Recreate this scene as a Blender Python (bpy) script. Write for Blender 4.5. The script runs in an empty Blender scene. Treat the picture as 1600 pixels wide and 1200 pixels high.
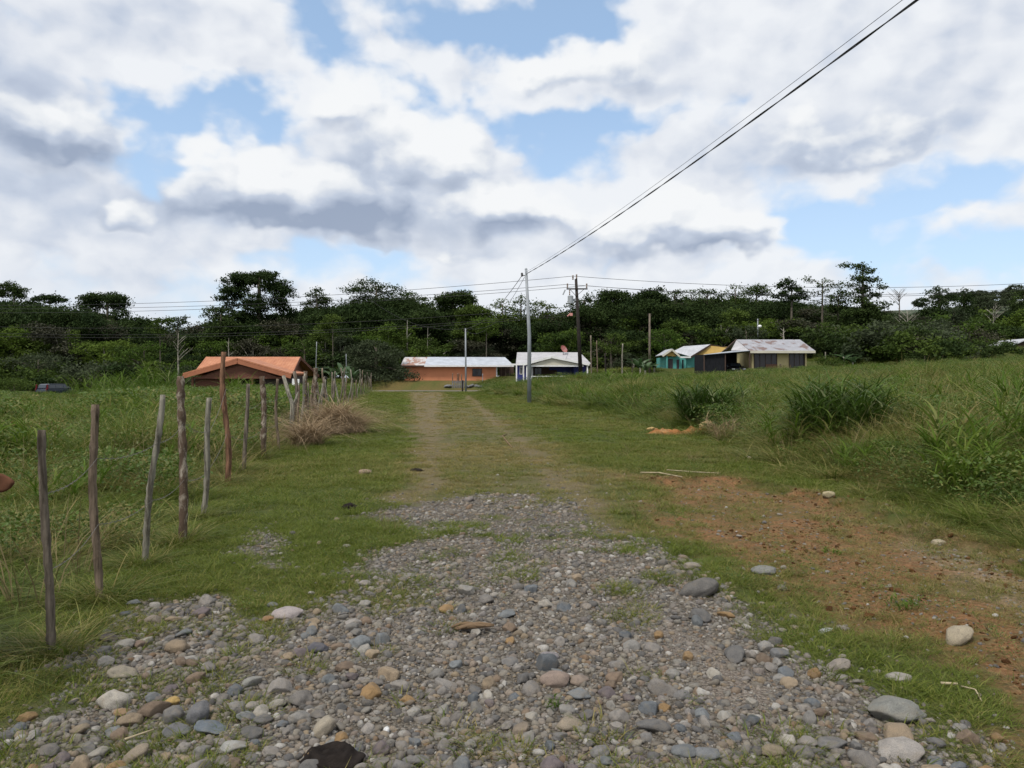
import bpy, bmesh, math, random
import numpy as np
from mathutils import Vector, Matrix, noise as mnoise

random.seed(7)
RS = np.random.RandomState(11)
C = bpy.context.scene.collection
PI = math.pi
R = math.radians
CAMZ = 1.7
FPX = 1200.0
HOR = 590.0

# ------------------------------------------------------------------ helpers
def sstep(a, b, x):
    t = np.clip((np.asarray(x, float) - a) / (b - a), 0, 1)
    return t * t * (3 - 2 * t)

_T = np.random.RandomState(5).rand(256, 256)
def vnoise(x, y):
    x = np.asarray(x, float); y = np.asarray(y, float)
    xi = np.floor(x).astype(int); yi = np.floor(y).astype(int)
    fx = x - xi; fy = y - yi
    fx = fx * fx * (3 - 2 * fx); fy = fy * fy * (3 - 2 * fy)
    a = _T[xi & 255, yi & 255]; b = _T[(xi + 1) & 255, yi & 255]
    c = _T[xi & 255, (yi + 1) & 255]; d = _T[(xi + 1) & 255, (yi + 1) & 255]
    return (a * (1 - fx) + b * fx) * (1 - fy) + (c * (1 - fx) + d * fx) * fy
def fbm(x, y, o=4):
    s = 0; a = .5; t = 0
    for k in range(o):
        s = s + a * vnoise(x * 2 ** k + 17.3 * k, y * 2 ** k + 5.1 * k); t += a; a *= .5
    return s / t

def srgb(r, g, b):
    f = lambda c: (c / 255 / 12.92) if c / 255 <= .04045 else ((c / 255 + .055) / 1.055) ** 2.4
    return (f(r), f(g), f(b))

def mesh_np(name, V, F, smooth=False, attrs=None):
    """V (n,3), F (m,k) -> mesh, fast."""
    V = np.asarray(V, np.float32); F = np.asarray(F, np.int32)
    me = bpy.data.meshes.new(name)
    me.vertices.add(len(V)); me.vertices.foreach_set('co', V.ravel())
    m, k = F.shape
    me.loops.add(m * k); me.loops.foreach_set('vertex_index', F.ravel())
    me.polygons.add(m)
    me.polygons.foreach_set('loop_start', np.arange(0, m * k, k, dtype=np.int32))
    me.polygons.foreach_set('loop_total', np.full(m, k, np.int32))
    if smooth:
        me.polygons.foreach_set('use_smooth', np.ones(m, bool))
    for an, av in (attrs or {}).items():
        at = me.attributes.new(an, 'FLOAT', 'POINT'); at.data.foreach_set('value', np.asarray(av, np.float32).ravel())
    me.update(calc_edges=True)
    return me

def link(name, me, mat=None, parent=None, loc=None, kind=None, label=None, cat=None, group=None):
    o = bpy.data.objects.new(name, me); C.objects.link(o)
    if mat is not None and me is not None and not me.materials:
        me.materials.append(mat)
    if parent: o.parent = parent
    if loc is not None: o.location = loc
    tag(o, label, cat, group, kind)
    return o
def tag(o, label=None, cat=None, group=None, kind=None):
    if label: o['label'] = label
    if cat: o['category'] = cat
    if group: o['group'] = group
    if kind: o['kind'] = kind
    return o
def empty(name, loc, label, cat, group=None, rz=0):
    o = bpy.data.objects.new(name, None); C.objects.link(o)
    o.empty_display_size = .2
    o.location = loc; o.rotation_euler = (0, 0, rz)
    return tag(o, label, cat, group)

class MB:
    """collects simple solids into one mesh"""
    def __init__(s): s.v = []; s.f = []
    def add(s, V, F):
        n = len(s.v); s.v += [tuple(p) for p in V]; s.f += [tuple(i + n for i in f) for f in F]; return s
    def box(s, c, d, rz=0, rot=None):
        hx, hy, hz = d[0] / 2, d[1] / 2, d[2] / 2
        P = [Vector((x, y, z)) for x in (-hx, hx) for y in (-hy, hy) for z in (-hz, hz)]
        M = rot if rot is not None else Matrix.Rotation(rz, 3, 'Z')
        P = [M @ p + Vector(c) for p in P]
        return s.add(P, [(0, 1, 3, 2), (4, 6, 7, 5), (0, 4, 5, 1), (2, 3, 7, 6), (0, 2, 6, 4), (1, 5, 7, 3)])
    def bar(s, a, b, w, h):
        a = Vector(a); b = Vector(b); d = b - a
        q = d.to_track_quat('Y', 'Z').to_matrix()
        return s.box((a + b) / 2, (w, d.length, h), rot=q)
    def slab(s, P, th):
        """polygon P (ccw from above) thickened downward along its normal"""
        P = [Vector(p) for p in P]
        n = (P[1] - P[0]).cross(P[2] - P[0]).normalized()
        Q = [p - n * th for p in P]; k = len(P)
        F = [tuple(range(k)), tuple(range(2 * k - 1, k - 1, -1))]
        F += [(i, k + i, k + (i + 1) % k, (i + 1) % k) for i in range(k)]
        return s.add(P + Q, F)
    def tube(s, pts, rad, n=8, cap=True, jit=0):
        pts = [Vector(p) for p in pts]
        if not hasattr(rad, '__len__'): rad = [rad] * len(pts)
        base = len(s.v); up = None
        for i, p in enumerate(pts):
            t = (pts[min(i + 1, len(pts) - 1)] - pts[max(i - 1, 0)]).normalized()
            if up is None:
                up = t.orthogonal().normalized()
            up = (up - t * up.dot(t)).normalized(); w = t.cross(up)
            for k in range(n):
                a = 2 * PI * k / n
                s.v.append(tuple(p + (up * math.cos(a) + w * math.sin(a)) * rad[i] * (1 + jit * (random.random() - .5))))
        for i in range(len(pts) - 1):
            for k in range(n):
                a = base + i * n + k; b = base + i * n + (k + 1) % n
                s.f.append((a, b, b + n, a + n))
        if cap:
            s.f.append(tuple(base + k for k in range(n - 1, -1, -1)))
            e = base + (len(pts) - 1) * n
            s.f.append(tuple(e + k for k in range(n)))
        return s
    def build(s, name, mat, parent=None, smooth=False, bevel=0, **kw):
        me = bpy.data.meshes.new(name); me.from_pydata(s.v, [], s.f); me.update()
        if smooth: me.polygons.foreach_set('use_smooth', np.ones(len(me.polygons), bool))
        if bevel:
            bm = bmesh.new(); bm.from_mesh(me)
            bmesh.ops.bevel(bm, geom=list(bm.edges), offset=bevel, segments=2, affect='EDGES', clamp_overlap=True)
            bm.to_mesh(me); bm.free()
        return link(name, me, mat, parent, **kw)

# ------------------------------------------------------------------ the lie of the land
FY = np.array([-30, 0, 3.5, 4.74, 5.9, 7.0, 9.5, 12.75, 16.3, 22.7, 51, 93, 3000.])
FX = np.array([-1.5, -2.0, -2.55, -2.84, -3.2, -3.37, -3.8, -4.7, -5.3, -6.5, -10.8, -17., -17.])
EY = np.array([-30, 0, 7.8, 10.2, 14.6, 20.4, 34, 49, 90, 93, 3000.])
EX = np.array([6.5, 5.8, 5.3, 5.1, 5.0, 5.4, 4.6, 1.7, -4.2, -4.4, -4.4])
def fence_x(y): return np.interp(y, FY, FX)
def bank_x(y): return np.interp(y, EY, EX)
def H(x, y):
    x = np.asarray(x, float); y = np.asarray(y, float)
    d = np.maximum(x - bank_x(y), 0); dl = np.maximum(fence_x(y) - x, 0)
    rough = sstep(0, 2, d) + sstep(0, 2, dl)
    h = .35 * sstep(0, 2.5, d) + .05 * np.minimum(d, 90) + .01 * np.maximum(d - 90, 0)
    h = h - .018 * np.minimum(dl, 70)
    road = sstep(91.5, 93, y) * (1 - sstep(99, 100.5, y))
    h = h + .75 * np.exp(-((x - 7) / 7) ** 2 - ((y - 80) / 7) ** 2)
    h = h + 1.0 * sstep(99.3, 103, y) * sstep(-45, -25, x)
    h = h + .3 * sstep(99.3, 103, y)
    h = h + .1 * np.clip(y - 106, 0, 70) * sstep(34, 60, x)
    h = h + (fbm(x * .35 + 40, y * .35 + 11, 3) - .5) * .42 * np.clip(rough, 0, 1) * (1 - road)
    h = h + (fbm(x * 1.1, y * 1.1, 3) - .5) * .07 * (1 - road) + (fbm(x * 4.1, y * 4.1, 2) - .5) * .02 * (1 - road)
    if DIRTW is not None:
        m = (y > 2.5) & (y < 16) & (x > .5) & (x < 10)
        if m.any():
            h = np.array(h); sd = poly_sd(x[m], y[m], DIRTW) + (fbm(x[m] * 2.2, y[m] * 2.2, 3) - .5) * .5
            h[m] -= .085 * sstep(-.02, .16, sd) - .03 * sstep(-.5, -.05, sd) * (1 - sstep(-.05, .05, sd))
    return h
DIRTW = None
def h1(x, y): return float(H(np.array([x]), np.array([y]))[0])
def G(u, v):
    """ground point that the photograph shows at (u, v)"""
    y = CAMZ * FPX / max(v - HOR, 4)
    for _ in range(40):
        x = (u - 800) / FPX * y
        yn = (CAMZ - h1(x, y)) * FPX / max(v - HOR, 4)
        y = .6 * y + .4 * yn
    return Vector(((u - 800) / FPX * y, y, h1((u - 800) / FPX * y, y)))
def PT(u, v, y):
    return Vector(((u - 800) / FPX * y, y, CAMZ - (v - HOR) / FPX * y))
def PIX(x, y, z):
    return 800 + FPX * x / y, HOR - FPX * (z - CAMZ) / y

def poly_sd(x, y, P):
    """signed distance (+ inside)"""
    x = np.asarray(x, float); y = np.asarray(y, float)
    P = np.asarray(P, float); n = len(P)
    ins = np.zeros(x.shape, bool); dist = np.full(x.shape, 1e9)
    for i in range(n):
        ax, ay = P[i]; bx, by = P[(i + 1) % n]
        dx, dy = bx - ax, by - ay
        t = np.clip(((x - ax) * dx + (y - ay) * dy) / (dx * dx + dy * dy + 1e-12), 0, 1)
        dist = np.minimum(dist, np.hypot(x - ax - t * dx, y - ay - t * dy))
        c = ((ay > y) != (by > y))
        with np.errstate(divide='ignore', invalid='ignore'):
            xc = ax + (y - ay) * dx / (dy if dy != 0 else 1e-12)
        ins ^= c & (x < xc)
    return np.where(ins, dist, -dist)
def gp(L):
    return [((u - 800) / FPX * (CAMZ * FPX / (v - HOR)), CAMZ * FPX / (v - HOR)) for u, v in L]

GRAVEL = gp([(-250, 1700), (20, 1220), (90, 1130), (130, 1060), (140, 1015), (215, 965), (330, 940), (345, 985), (450, 960), (540, 925), (585, 905),
             (530, 885), (545, 862), (660, 845), (620, 822), (545, 803), (660, 783), (760, 772), (880, 778), (930, 822), (1010, 848), (1080, 880), (1150, 925),
             (1220, 965), (1300, 1030), (1380, 1085), (1470, 1130), (1560, 1240), (1900, 1700)])
SIDEHEAP = gp([(350, 870), (390, 835), (440, 818), (470, 838), (440, 870), (490, 885), (420, 892)])
DIRT = gp([(985, 742), (1040, 742), (1130, 742), (1230, 760), (1330, 778), (1460, 826), (1640, 870), (1760, 1000), (1900, 1300), (1660, 1300), (1570, 1180),
           (1510, 1070), (1405, 1015), (1290, 965), (1190, 912), (1100, 868), (1020, 832), (950, 800), (1010, 785), (1060, 800), (1040, 775)])
DIRTW = gp([(1000, 750), (1040, 748), (1130, 748), (1230, 764), (1330, 782), (1460, 830), (1640, 874), (1760, 1000), (1560, 990), (1400, 930), (1250, 880), (1120, 830), (1040, 800)])
PALEDIRT = gp([(1380, 800), (1470, 835), (1640, 880), (1700, 980), (1560, 960), (1480, 900), (1400, 850)])
WORNL = gp([(640, 613), (694, 613), (692, 640), (702, 690), (700, 760), (690, 790), (620, 790), (650, 730)])
WORNR = gp([(722, 618), (738, 618), (775, 650), (800, 670), (830, 690), (890, 740), (960, 790), (960, 830), (890, 800), (840, 740), (790, 690)])
WORNM = gp([(640, 616), (700, 616), (760, 640), (860, 680), (960, 740), (980, 800), (900, 800), (620, 800), (640, 740), (670, 690), (640, 650)])
GPATCH = gp([(560, 905), (650, 900), (720, 925), (690, 955), (560, 950), (500, 930)])
SANDY = gp([(960, 930), (1050, 960), (1130, 1010), (1200, 1080), (1230, 1120), (1160, 1120), (1090, 1050), (1000, 990)])

def masks(x, y):
    n1 = fbm(x * 1.7 + 3, y * 1.7 + 9, 4) - .5; n2 = fbm(x * .6 + 31, y * .6 + 2, 4) - .5; n3 = fbm(x * 5 + 8, y * 5, 3) - .5
    sg = np.maximum(poly_sd(x, y, GRAVEL), poly_sd(x, y, SIDEHEAP))
    g = sstep(-.22, .22, sg + n1 * .9 + n3 * .35)
    patch = sstep(-.15, .15, poly_sd(x, y, GPATCH) + n1 * 1.3 + n3 * .6) * .42
    g = g * (1 - patch)
    g = g * (1 - .8 * sstep(.13, .2, n1 + n3 * .5) * sstep(5.5, 9, y))
    dd = sstep(-.3, .5, poly_sd(x, y, DIRT) + n1 * 1.1 + n3 * .5)
    tuft = sstep(.0, .16, n2 * .8 + n1 * .9)
    d = dd * (1 - .32 * tuft * sstep(-.3, .1, n1 + .1))
    d = np.maximum(d, sstep(-24, -20, x) * (1 - sstep(1, 4, x)) * sstep(98.8, 99.4, y) * (1 - sstep(112, 115, y)) * (.34 + 1.0 * n2))
    d = np.clip(d, 0, 1)
    pale = sstep(-.2, .6, poly_sd(x, y, PALEDIRT) + n1)
    w = np.maximum(sstep(-.5, .6, poly_sd(x, y, WORNM) + n2 * 1.6 + n1) * .55,
                   np.maximum(sstep(-.5, .4, poly_sd(x, y, WORNL) + n1), sstep(-.4, .4, poly_sd(x, y, WORNR) + n1)))
    sandy = sstep(-.1, .2, poly_sd(x, y, SANDY) + n1 * .5)
    return g, d, w, pale, sandy
# ------------------------------------------------------------------ materials
def nmat(name):
    m = bpy.data.materials.new(name); m.use_nodes = True
    nt = m.node_tree; nt.nodes.clear()
    return m, nt
def N(nt, t, **kw):
    n = nt.nodes.new(t)
    for k, v in kw.items():
        if k.startswith('i_'):
            n.inputs[k[2:].replace('_', ' ')].default_value = v
        else: setattr(n, k, v)
    return n
def L(nt, a, b): nt.links.new(a, b)
def noise_n(nt, scale, detail=4, rough=.55, vec=None, dist=0):
    n = N(nt, 'ShaderNodeTexNoise'); n.inputs['Scale'].default_value = scale
    n.inputs['Detail'].default_value = detail; n.inputs['Roughness'].default_value = rough; n.inputs['Distortion'].default_value = dist
    if vec is not None: L(nt, vec, n.inputs['Vector'])
    return n
def ramp(nt, fac, stops, interp='LINEAR'):
    r = N(nt, 'ShaderNodeValToRGB'); r.color_ramp.interpolation = interp
    e = r.color_ramp.elements
    while len(e) > 1: e.remove(e[-1])
    e[0].position = stops[0][0]; e[0].color = tuple(stops[0][1]) + (1,)
    for p, c in stops[1:]:
        q = e.new(p); q.color = tuple(c) + (1,)
    L(nt, fac, r.inputs[0]); return r.outputs[0]
def mix(nt, f, a, b, mode='MIX'):
    m = N(nt, 'ShaderNodeMix', data_type='RGBA', blend_type=mode); m.clamp_factor = True
    for s, v in ((m.inputs[0], f), (m.inputs[6], a), (m.inputs[7], b)):
        if isinstance(v, (int, float)): s.default_value = v
        elif isinstance(v, tuple): s.default_value = (v + (1,))[:4]
        else: L(nt, v, s)
    return m.outputs[2]
def math_n(nt, op, a, b=None, c=None, clamp=False):
    m = N(nt, 'ShaderNodeMath', operation=op); m.use_clamp = clamp
    for i, v in enumerate((a, b, c)):
        if v is None: continue
        if isinstance(v, (int, float)): m.inputs[i].default_value = v
        else: L(nt, v, m.inputs[i])
    return m.outputs[0]
def finish(nt, col, rough=.8, bump=None, bstr=.3, bdist=.02, spec=.3, metal=0, trans=0, normal=None):
    b = N(nt, 'ShaderNodeBsdfPrincipled')
    if isinstance(col, tuple): b.inputs['Base Color'].default_value = (col + (1,))[:4]
    else: L(nt, col, b.inputs['Base Color'])
    if isinstance(rough, (int, float)): b.inputs['Roughness'].default_value = rough
    else: L(nt, rough, b.inputs['Roughness'])
    b.inputs['Specular IOR Level'].default_value = spec; b.inputs['Metallic'].default_value = metal
    if bump is not None:
        bn = N(nt, 'ShaderNodeBump'); bn.inputs['Strength'].default_value = bstr; bn.inputs['Distance'].default_value = bdist
        L(nt, bump, bn.inputs['Height']); L(nt, bn.outputs[0], b.inputs['Normal'])
    out = N(nt, 'ShaderNodeOutputMaterial')
    sh = b.outputs[0]
    if trans:
        t = N(nt, 'ShaderNodeBsdfTranslucent')
        if isinstance(col, tuple): t.inputs[0].default_value = (col + (1,))[:4]
        else: L(nt, col, t.inputs[0])
        ms = N(nt, 'ShaderNodeMixShader'); ms.inputs[0].default_value = trans
        L(nt, sh, ms.inputs[1]); L(nt, t.outputs[0], ms.inputs[2]); sh = ms.outputs[0]
    L(nt, sh, out.inputs[0])

def plain(name, col, rough=.7, var=.25, scale=3., bstr=.15, spec=.3, metal=0, dirt=None, dirt_amt=.5, stretch=None):
    """weathered surface: base colour broken by noise, optional stains of another colour"""
    m, nt = nmat(name)
    tc = N(nt, 'ShaderNodeTexCoord'); v = tc.outputs['Object']
    if stretch:
        mp = N(nt, 'ShaderNodeMapping'); mp.inputs['Scale'].default_value = stretch; L(nt, v, mp.inputs[0]); v = mp.outputs[0]
    n = noise_n(nt, scale, 6, .6, v)
    lo = tuple(c * (1 - var) for c in col); hi = tuple(min(1, c * (1 + var)) for c in col)
    c = ramp(nt, n.outputs[0], [(.3, lo), (.7, hi)])
    if dirt:
        n2 = noise_n(nt, scale * .6, 7, .65, v, .6)
        f = ramp(nt, n2.outputs[0], [(.5, (0, 0, 0)), (.64, (dirt_amt,) * 3)])
        c = mix(nt, f, c, dirt)
    n3 = noise_n(nt, scale * 12, 3, .6, v)
    finish(nt, c, rough, n3.outputs[0], bstr, .01, spec, metal)
    return m

def leaf_mat(name, a, b, dry=None, trans=.3, rough=.5, spec=.25, tone=False):
    """leaves and blades: colour varies per plant, per blade; 'dry' is mixed in by the tone of the spot it grows on"""
    m, nt = nmat(name)
    oi = N(nt, 'ShaderNodeObjectInfo'); at = N(nt, 'ShaderNodeAttribute', attribute_name='b')
    f = math_n(nt, 'ADD', math_n(nt, 'MULTIPLY', oi.outputs['Random'], .6 if name.startswith('tree') else .45), math_n(nt, 'MULTIPLY', at.outputs['Fac'], .4 if name.startswith('tree') else .55))
    c = mix(nt, f, a, b)
    if dry:
        if tone:
            it = N(nt, 'ShaderNodeAttribute', attribute_name='tone', attribute_type='INSTANCER')
            d = math_n(nt, 'SUBTRACT', math_n(nt, 'ADD', it.outputs['Fac'], at.outputs['Fac']), .75, clamp=True)
            d = math_n(nt, 'MULTIPLY', d, 1.4, clamp=True)
        else:
            d = math_n(nt, 'MULTIPLY', math_n(nt, 'GREATER_THAN', at.outputs['Fac'], .9), .8)
        c = mix(nt, d, c, dry)
    finish(nt, c, rough, spec=spec, trans=trans)
    return m

M = {}
def build_materials():
    # ground
    m, nt = nmat('ground_soil'); M['ground'] = m
    tc = N(nt, 'ShaderNodeTexCoord'); P = tc.outputs['Object']
    A = {k: N(nt, 'ShaderNodeAttribute', attribute_name=k).outputs['Fac'] for k in ('gravel', 'dirt', 'worn', 'pale', 'field', 'sandy')}
    nb = noise_n(nt, .9, 6, .6, P); nm = noise_n(nt, 5, 6, .65, P); nf = noise_n(nt, 38, 5, .7, P); nx = noise_n(nt, 140, 3, .6, P)
    grass = ramp(nt, nm.outputs[0], [(.3, (.034, .052, .012)), (.5, (.062, .085, .018)), (.7, (.10, .105, .03))])
    grass = mix(nt, math_n(nt, 'MULTIPLY', ramp(nt, nf.outputs[0], [(.4, (0, 0, 0)), (.62, (1, 1, 1))]), .45), grass, (.085, .07, .032))
    worn = ramp(nt, nf.outputs[0], [(.3, (.07, .06, .028)), (.5, (.135, .108, .058)), (.68, (.23, .185, .12))])
    dirt = ramp(nt, nm.outputs[0], [(.25, (.10, .052, .024)), (.42, (.18, .084, .034)), (.58, (.26, .118, .044)), (.8, (.32, .18, .085))])
    dirt = mix(nt, .6, dirt, ramp(nt, nf.outputs[0], [(.34, (.055, .036, .02)), (.5, (.165, .092, .046)), (.62, (.30, .19, .10))]))
    pale = ramp(nt, nf.outputs[0], [(.3, (.13, .10, .065)), (.65, (.36, .29, .2))])
    vor = N(nt, 'ShaderNodeTexVoronoi'); vor.inputs['Scale'].default_value = 55; L(nt, P, vor.inputs['Vector'])
    vor2 = N(nt, 'ShaderNodeTexVoronoi'); vor2.inputs['Scale'].default_value = 120; L(nt, P, vor2.inputs['Vector'])
    sep = N(nt, 'ShaderNodeSeparateColor'); L(nt, vor.outputs['Color'], sep.inputs[0])
    sep2 = N(nt, 'ShaderNodeSeparateColor'); L(nt, vor2.outputs['Color'], sep2.inputs[0])
    GR = [(0, (.075, .068, .058)), (.25, (.135, .122, .104)), (.5, (.19, .17, .14)), (.75, (.24, .215, .18)), (.93, (.30, .275, .24)), (1, (.5, .48, .45))]
    gr = mix(nt, .5, ramp(nt, sep.outputs[0], GR), ramp(nt, sep2.outputs[0], GR))
    gr = mix(nt, math_n(nt, 'MULTIPLY', nm.outputs[0], .9), gr, (.085, .065, .045))  # soil darkened to stand in for shade in the gaps between stones
    sand = ramp(nt, sep2.outputs[0], [(0, (.15, .12, .10)), (.6, (.25, .21, .17)), (1, (.36, .32, .28))])
    gr = mix(nt, math_n(nt, 'MULTIPLY', A['sandy'], .8), gr, sand)
    c = mix(nt, A['worn'], grass, worn)
    dirt = mix(nt, math_n(nt, 'MULTIPLY', A['pale'], .7), dirt, pale)
    deb = ramp(nt, noise_n(nt, 11, 7, .75, P).outputs[0], [(.47, (0, 0, 0)), (.58, (.7, .7, .7))])
    dirt = mix(nt, deb, dirt, ramp(nt, nf.outputs[0], [(.3, (.045, .05, .02)), (.7, (.14, .12, .055))]))
    c = mix(nt, A['dirt'], c, dirt)
    fieldc = ramp(nt, nm.outputs[0], [(.3, (.035, .045, .012)), (.6, (.07, .08, .022)), (.8, (.11, .095, .045))])
    c = mix(nt, A['field'], c, fieldc)
    c = mix(nt, A['gravel'], c, gr)
    hgt = math_n(nt, 'ADD', math_n(nt, 'MULTIPLY', nf.outputs[0], .6), math_n(nt, 'MULTIPLY', math_n(nt, 'SUBTRACT', 1, vor.outputs['Distance']), math_n(nt, 'MULTIPLY', A['gravel'], .8)))
    hgt = math_n(nt, 'ADD', hgt, math_n(nt, 'MULTIPLY', nx.outputs[0], .25))
    finish(nt, c, .95, hgt, 1.0, .035, .12)

    # road
    m, nt = nmat('road_gravelled_asphalt'); M['road'] = m
    tc = N(nt, 'ShaderNodeTexCoord'); n = noise_n(nt, .5, 6, .6, tc.outputs['Object']); n2 = noise_n(nt, 9, 4, .7, tc.outputs['Object'])
    c = mix(nt, n2.outputs[0], ramp(nt, n.outputs[0], [(.3, (.11, .105, .10)), (.7, (.24, .21, .18))]), (.17, .155, .14))
    finish(nt, c, .95, n2.outputs[0], .3, .02, .1)

    # stones
    for key in ('stone', 'pebble'):
        m, nt = nmat('river_' + key); M[key] = m
        tc = N(nt, 'ShaderNodeTexCoord'); oi = N(nt, 'ShaderNodeObjectInfo')
        if key == 'stone': base = oi.outputs['Color']
        else:
            base = ramp(nt, oi.outputs['Random'], [(0, (.09, .085, .08)), (.14, (.125, .12, .117)), (.28, (.215, .20, .175)), (.4, (.17, .15, .125)), (.5, (.26, .235, .195)),
                        (.6, (.145, .128, .118)), (.7, (.27, .21, .14)), (.8, (.22, .205, .195)), (.88, (.19, .125, .075)), (.95, (.30, .285, .26)), (1, (.42, .40, .37))])
        v = N(nt, 'ShaderNodeVectorMath', operation='ADD'); L(nt, tc.outputs['Object'], v.inputs[0])
        cv = N(nt, 'ShaderNodeCombineXYZ'); L(nt, math_n(nt, 'MULTIPLY', oi.outputs['Random'], 50), cv.inputs[0]); L(nt, cv.outputs[0], v.inputs[1])
        a = noise_n(nt, 2.2, 5, .6, v.outputs[0]); s = noise_n(nt, 22, 4, .7, v.outputs[0])
        c = mix(nt, .8, base, ramp(nt, a.outputs[0], [(.3, (.62, .62, .63)), (.5, (.95, .95, .95)), (.72, (1.22, 1.17, 1.1))]), 'MULTIPLY')
        c = mix(nt, .8, c, ramp(nt, s.outputs[0], [(.33, (.55, .55, .55)), (.5, (1, 1, 1)), (.68, (1.3, 1.3, 1.28))]), 'MULTIPLY')
        geo = N(nt, 'ShaderNodeNewGeometry')
        # soil that clings to some of the stones
        n4 = noise_n(nt, 1.1, 4, .6, v.outputs[0])
        c = mix(nt, ramp(nt, n4.outputs[0], [(.50, (0, 0, 0)), (.68, (.5, .5, .5))]), c, (.15, .125, .095))
        finish(nt, c, .78, s.outputs[0], .45, .06, .25)

    # plants
    M['lawn'] = leaf_mat('short_grass_blades', (.072, .108, .012), (.165, .205, .030), (.30, .23, .09), .36, .5, .2, True)
    M['field'] = leaf_mat('field_grass_blades', (.058, .098, .012), (.150, .200, .030), (.34, .27, .11), .38, .5, .2, True)
    M['weed'] = leaf_mat('weed_leaves', (.045, .088, .013), (.115, .175, .032), (.24, .19, .07), .36, .5, .25, True)
    M['clump'] = leaf_mat('tall_grass_leaves', (.046, .094, .009), (.13, .20, .024), (.24, .25, .11), .38, .55, .15)
    M['clump_dark'] = leaf_mat('tall_grass_leaves_dark', (.028, .060, .008), (.082, .138, .018), (.22, .24, .12), .3, .5, .18)
    M['weedcane'] = leaf_mat('cane_leaves', (.050, .100, .010), (.140, .210, .026), (.26, .22, .09), .38, .55, .15, True)
    M['stems'] = leaf_mat('dry_weed_stems', (.13, .105, .05), (.26, .21, .11), None, .15, .7, .1)
    M['dry'] = leaf_mat('dry_stalks', (.15, .105, .062), (.38, .28, .17), None, .15, .7, .1)
    M['leaf_dark'] = leaf_mat('tree_leaves_dark', (.018, .035, .011), (.052, .078, .021), None, .25, .7, .08)
    M['leaf_deep'] = leaf_mat('tree_leaves_deep', (.012, .025, .009), (.036, .056, .016), None, .2, .7, .05)  # darker leaf copy: shade of the gaps between trees put into colour
    M['leaf_mid'] = leaf_mat('tree_leaves_mid', (.030, .056, .012), (.082, .118, .023), None, .3, .7, .08)
    M['leaf_light'] = leaf_mat('tree_leaves_light', (.045, .085, .014), (.115, .165, .028), None, .35, .7, .08)
    M['leaf_grey'] = leaf_mat('tree_leaves_greyish', (.036, .05, .024), (.075, .092, .05), None, .3, .7, .08)
    M['leaf_brown'] = leaf_mat('thicket_leaves_brownish', (.03, .032, .018), (.07, .068, .038), None, .2, .6, .2)
    M['banana'] = leaf_mat('banana_leaves', (.03, .07, .02), (.10, .16, .07), None, .35, .4, .35)
    M['bark'] = plain('bark', (.11, .095, .075), .9, .5, 4, .5, .1)
    M['bark_pale'] = plain('bark_pale', (.27, .25, .21), .9, .4, 3, .4, .1)
    def post(name, c, d, amt=.9, sc=9):
        return plain(name, tuple(q * 1.15 for q in c), .92, .7, sc * 3, 1.0, .08, dirt=tuple(q * .6 for q in d), dirt_amt=amt, stretch=(1, 1, .09))
    M['post_grey'] = post('post_grey_wood', (.15, .125, .10), (.07, .055, .04))
    M['post_pale'] = post('post_pale_wood', (.20, .185, .15), (.12, .10, .075))
    M['post_brown'] = post('post_brown_wood', (.15, .115, .085), (.07, .05, .035))
    M['post_red'] = post('post_reddish_wood', (.17, .095, .06), (.09, .05, .035))
    M['post_mottled'] = plain('post_mottled_bark', (.10, .07, .05), .95, .3, 16, .7, .1, dirt=(.42, .37, .30), dirt_amt=.95, stretch=(1, 1, .5))
    M['post_dark'] = plain('post_dark_bark', (.03, .026, .022), .95, .3, 14, .7, .1, dirt=(.33, .31, .28), dirt_amt=.9, stretch=(1, 1, .4))
    M['wire'] = plain('old_wire', (.12, .11, .10), .6, .3, 20, 0, .4)
    M['cable'] = plain('black_cable', (.012, .012, .013), .5, .2, 5, 0, .4)
    M['steel'] = plain('galvanised_steel', (.24, .26, .28), .55, .18, 2, .05, .5, dirt=(.15, .14, .13), dirt_amt=.35)
    M['tarred'] = plain('tarred_wood', (.028, .023, .02), .85, .4, 6, .3, .2)
    M['grey_paint'] = plain('grey_paint', (.32, .34, .36), .5, .15, 3, .05, .4)
    M['porcelain'] = plain('porcelain', (.20, .14, .11), .3, .2, 5, 0, .5)
    M['white'] = plain('white_paint', (.74, .74, .73), .6, .08, 2, .05, .3, dirt=(.5, .47, .42), dirt_amt=.4)
    M['lamp'] = plain('lamp_lens', (.8, .8, .78), .3, .05, 2, 0, .5)
    M['dung'] = plain('dung', (.020, .016, .014), .95, .5, 14, .9, .1)
    M['driftwood'] = plain('driftwood', (.17, .115, .07), .9, .4, 8, .6, .1, dirt=(.30, .22, .14), dirt_amt=.7, stretch=(.3, 1, 1))
    M['twig'] = plain('pale_twig', (.36, .30, .20), .85, .3, 8, .3, .1)
    m, nt = nmat('soil_clod'); M['clod'] = m; oi = N(nt, 'ShaderNodeObjectInfo'); tc = N(nt, 'ShaderNodeTexCoord'); n = noise_n(nt, 3, 5, .7, tc.outputs['Object'])
    cc_ = ramp(nt, oi.outputs['Random'], [(0, (.11, .055, .025)), (.5, (.22, .105, .042)), (.8, (.30, .17, .08)), (1, (.36, .27, .17))])
    finish(nt, mix(nt, .8, cc_, ramp(nt, n.outputs[0], [(.3, (.5, .5, .5)), (.7, (1.2, 1.2, 1.2))]), 'MULTIPLY'), .95, n.outputs[0], .8, .2, .05)
    M['mound'] = plain('orange_soil', (.25, .115, .042), .95, .5, 7, .9, .1, dirt=(.30, .19, .09), dirt_amt=.8)
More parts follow.
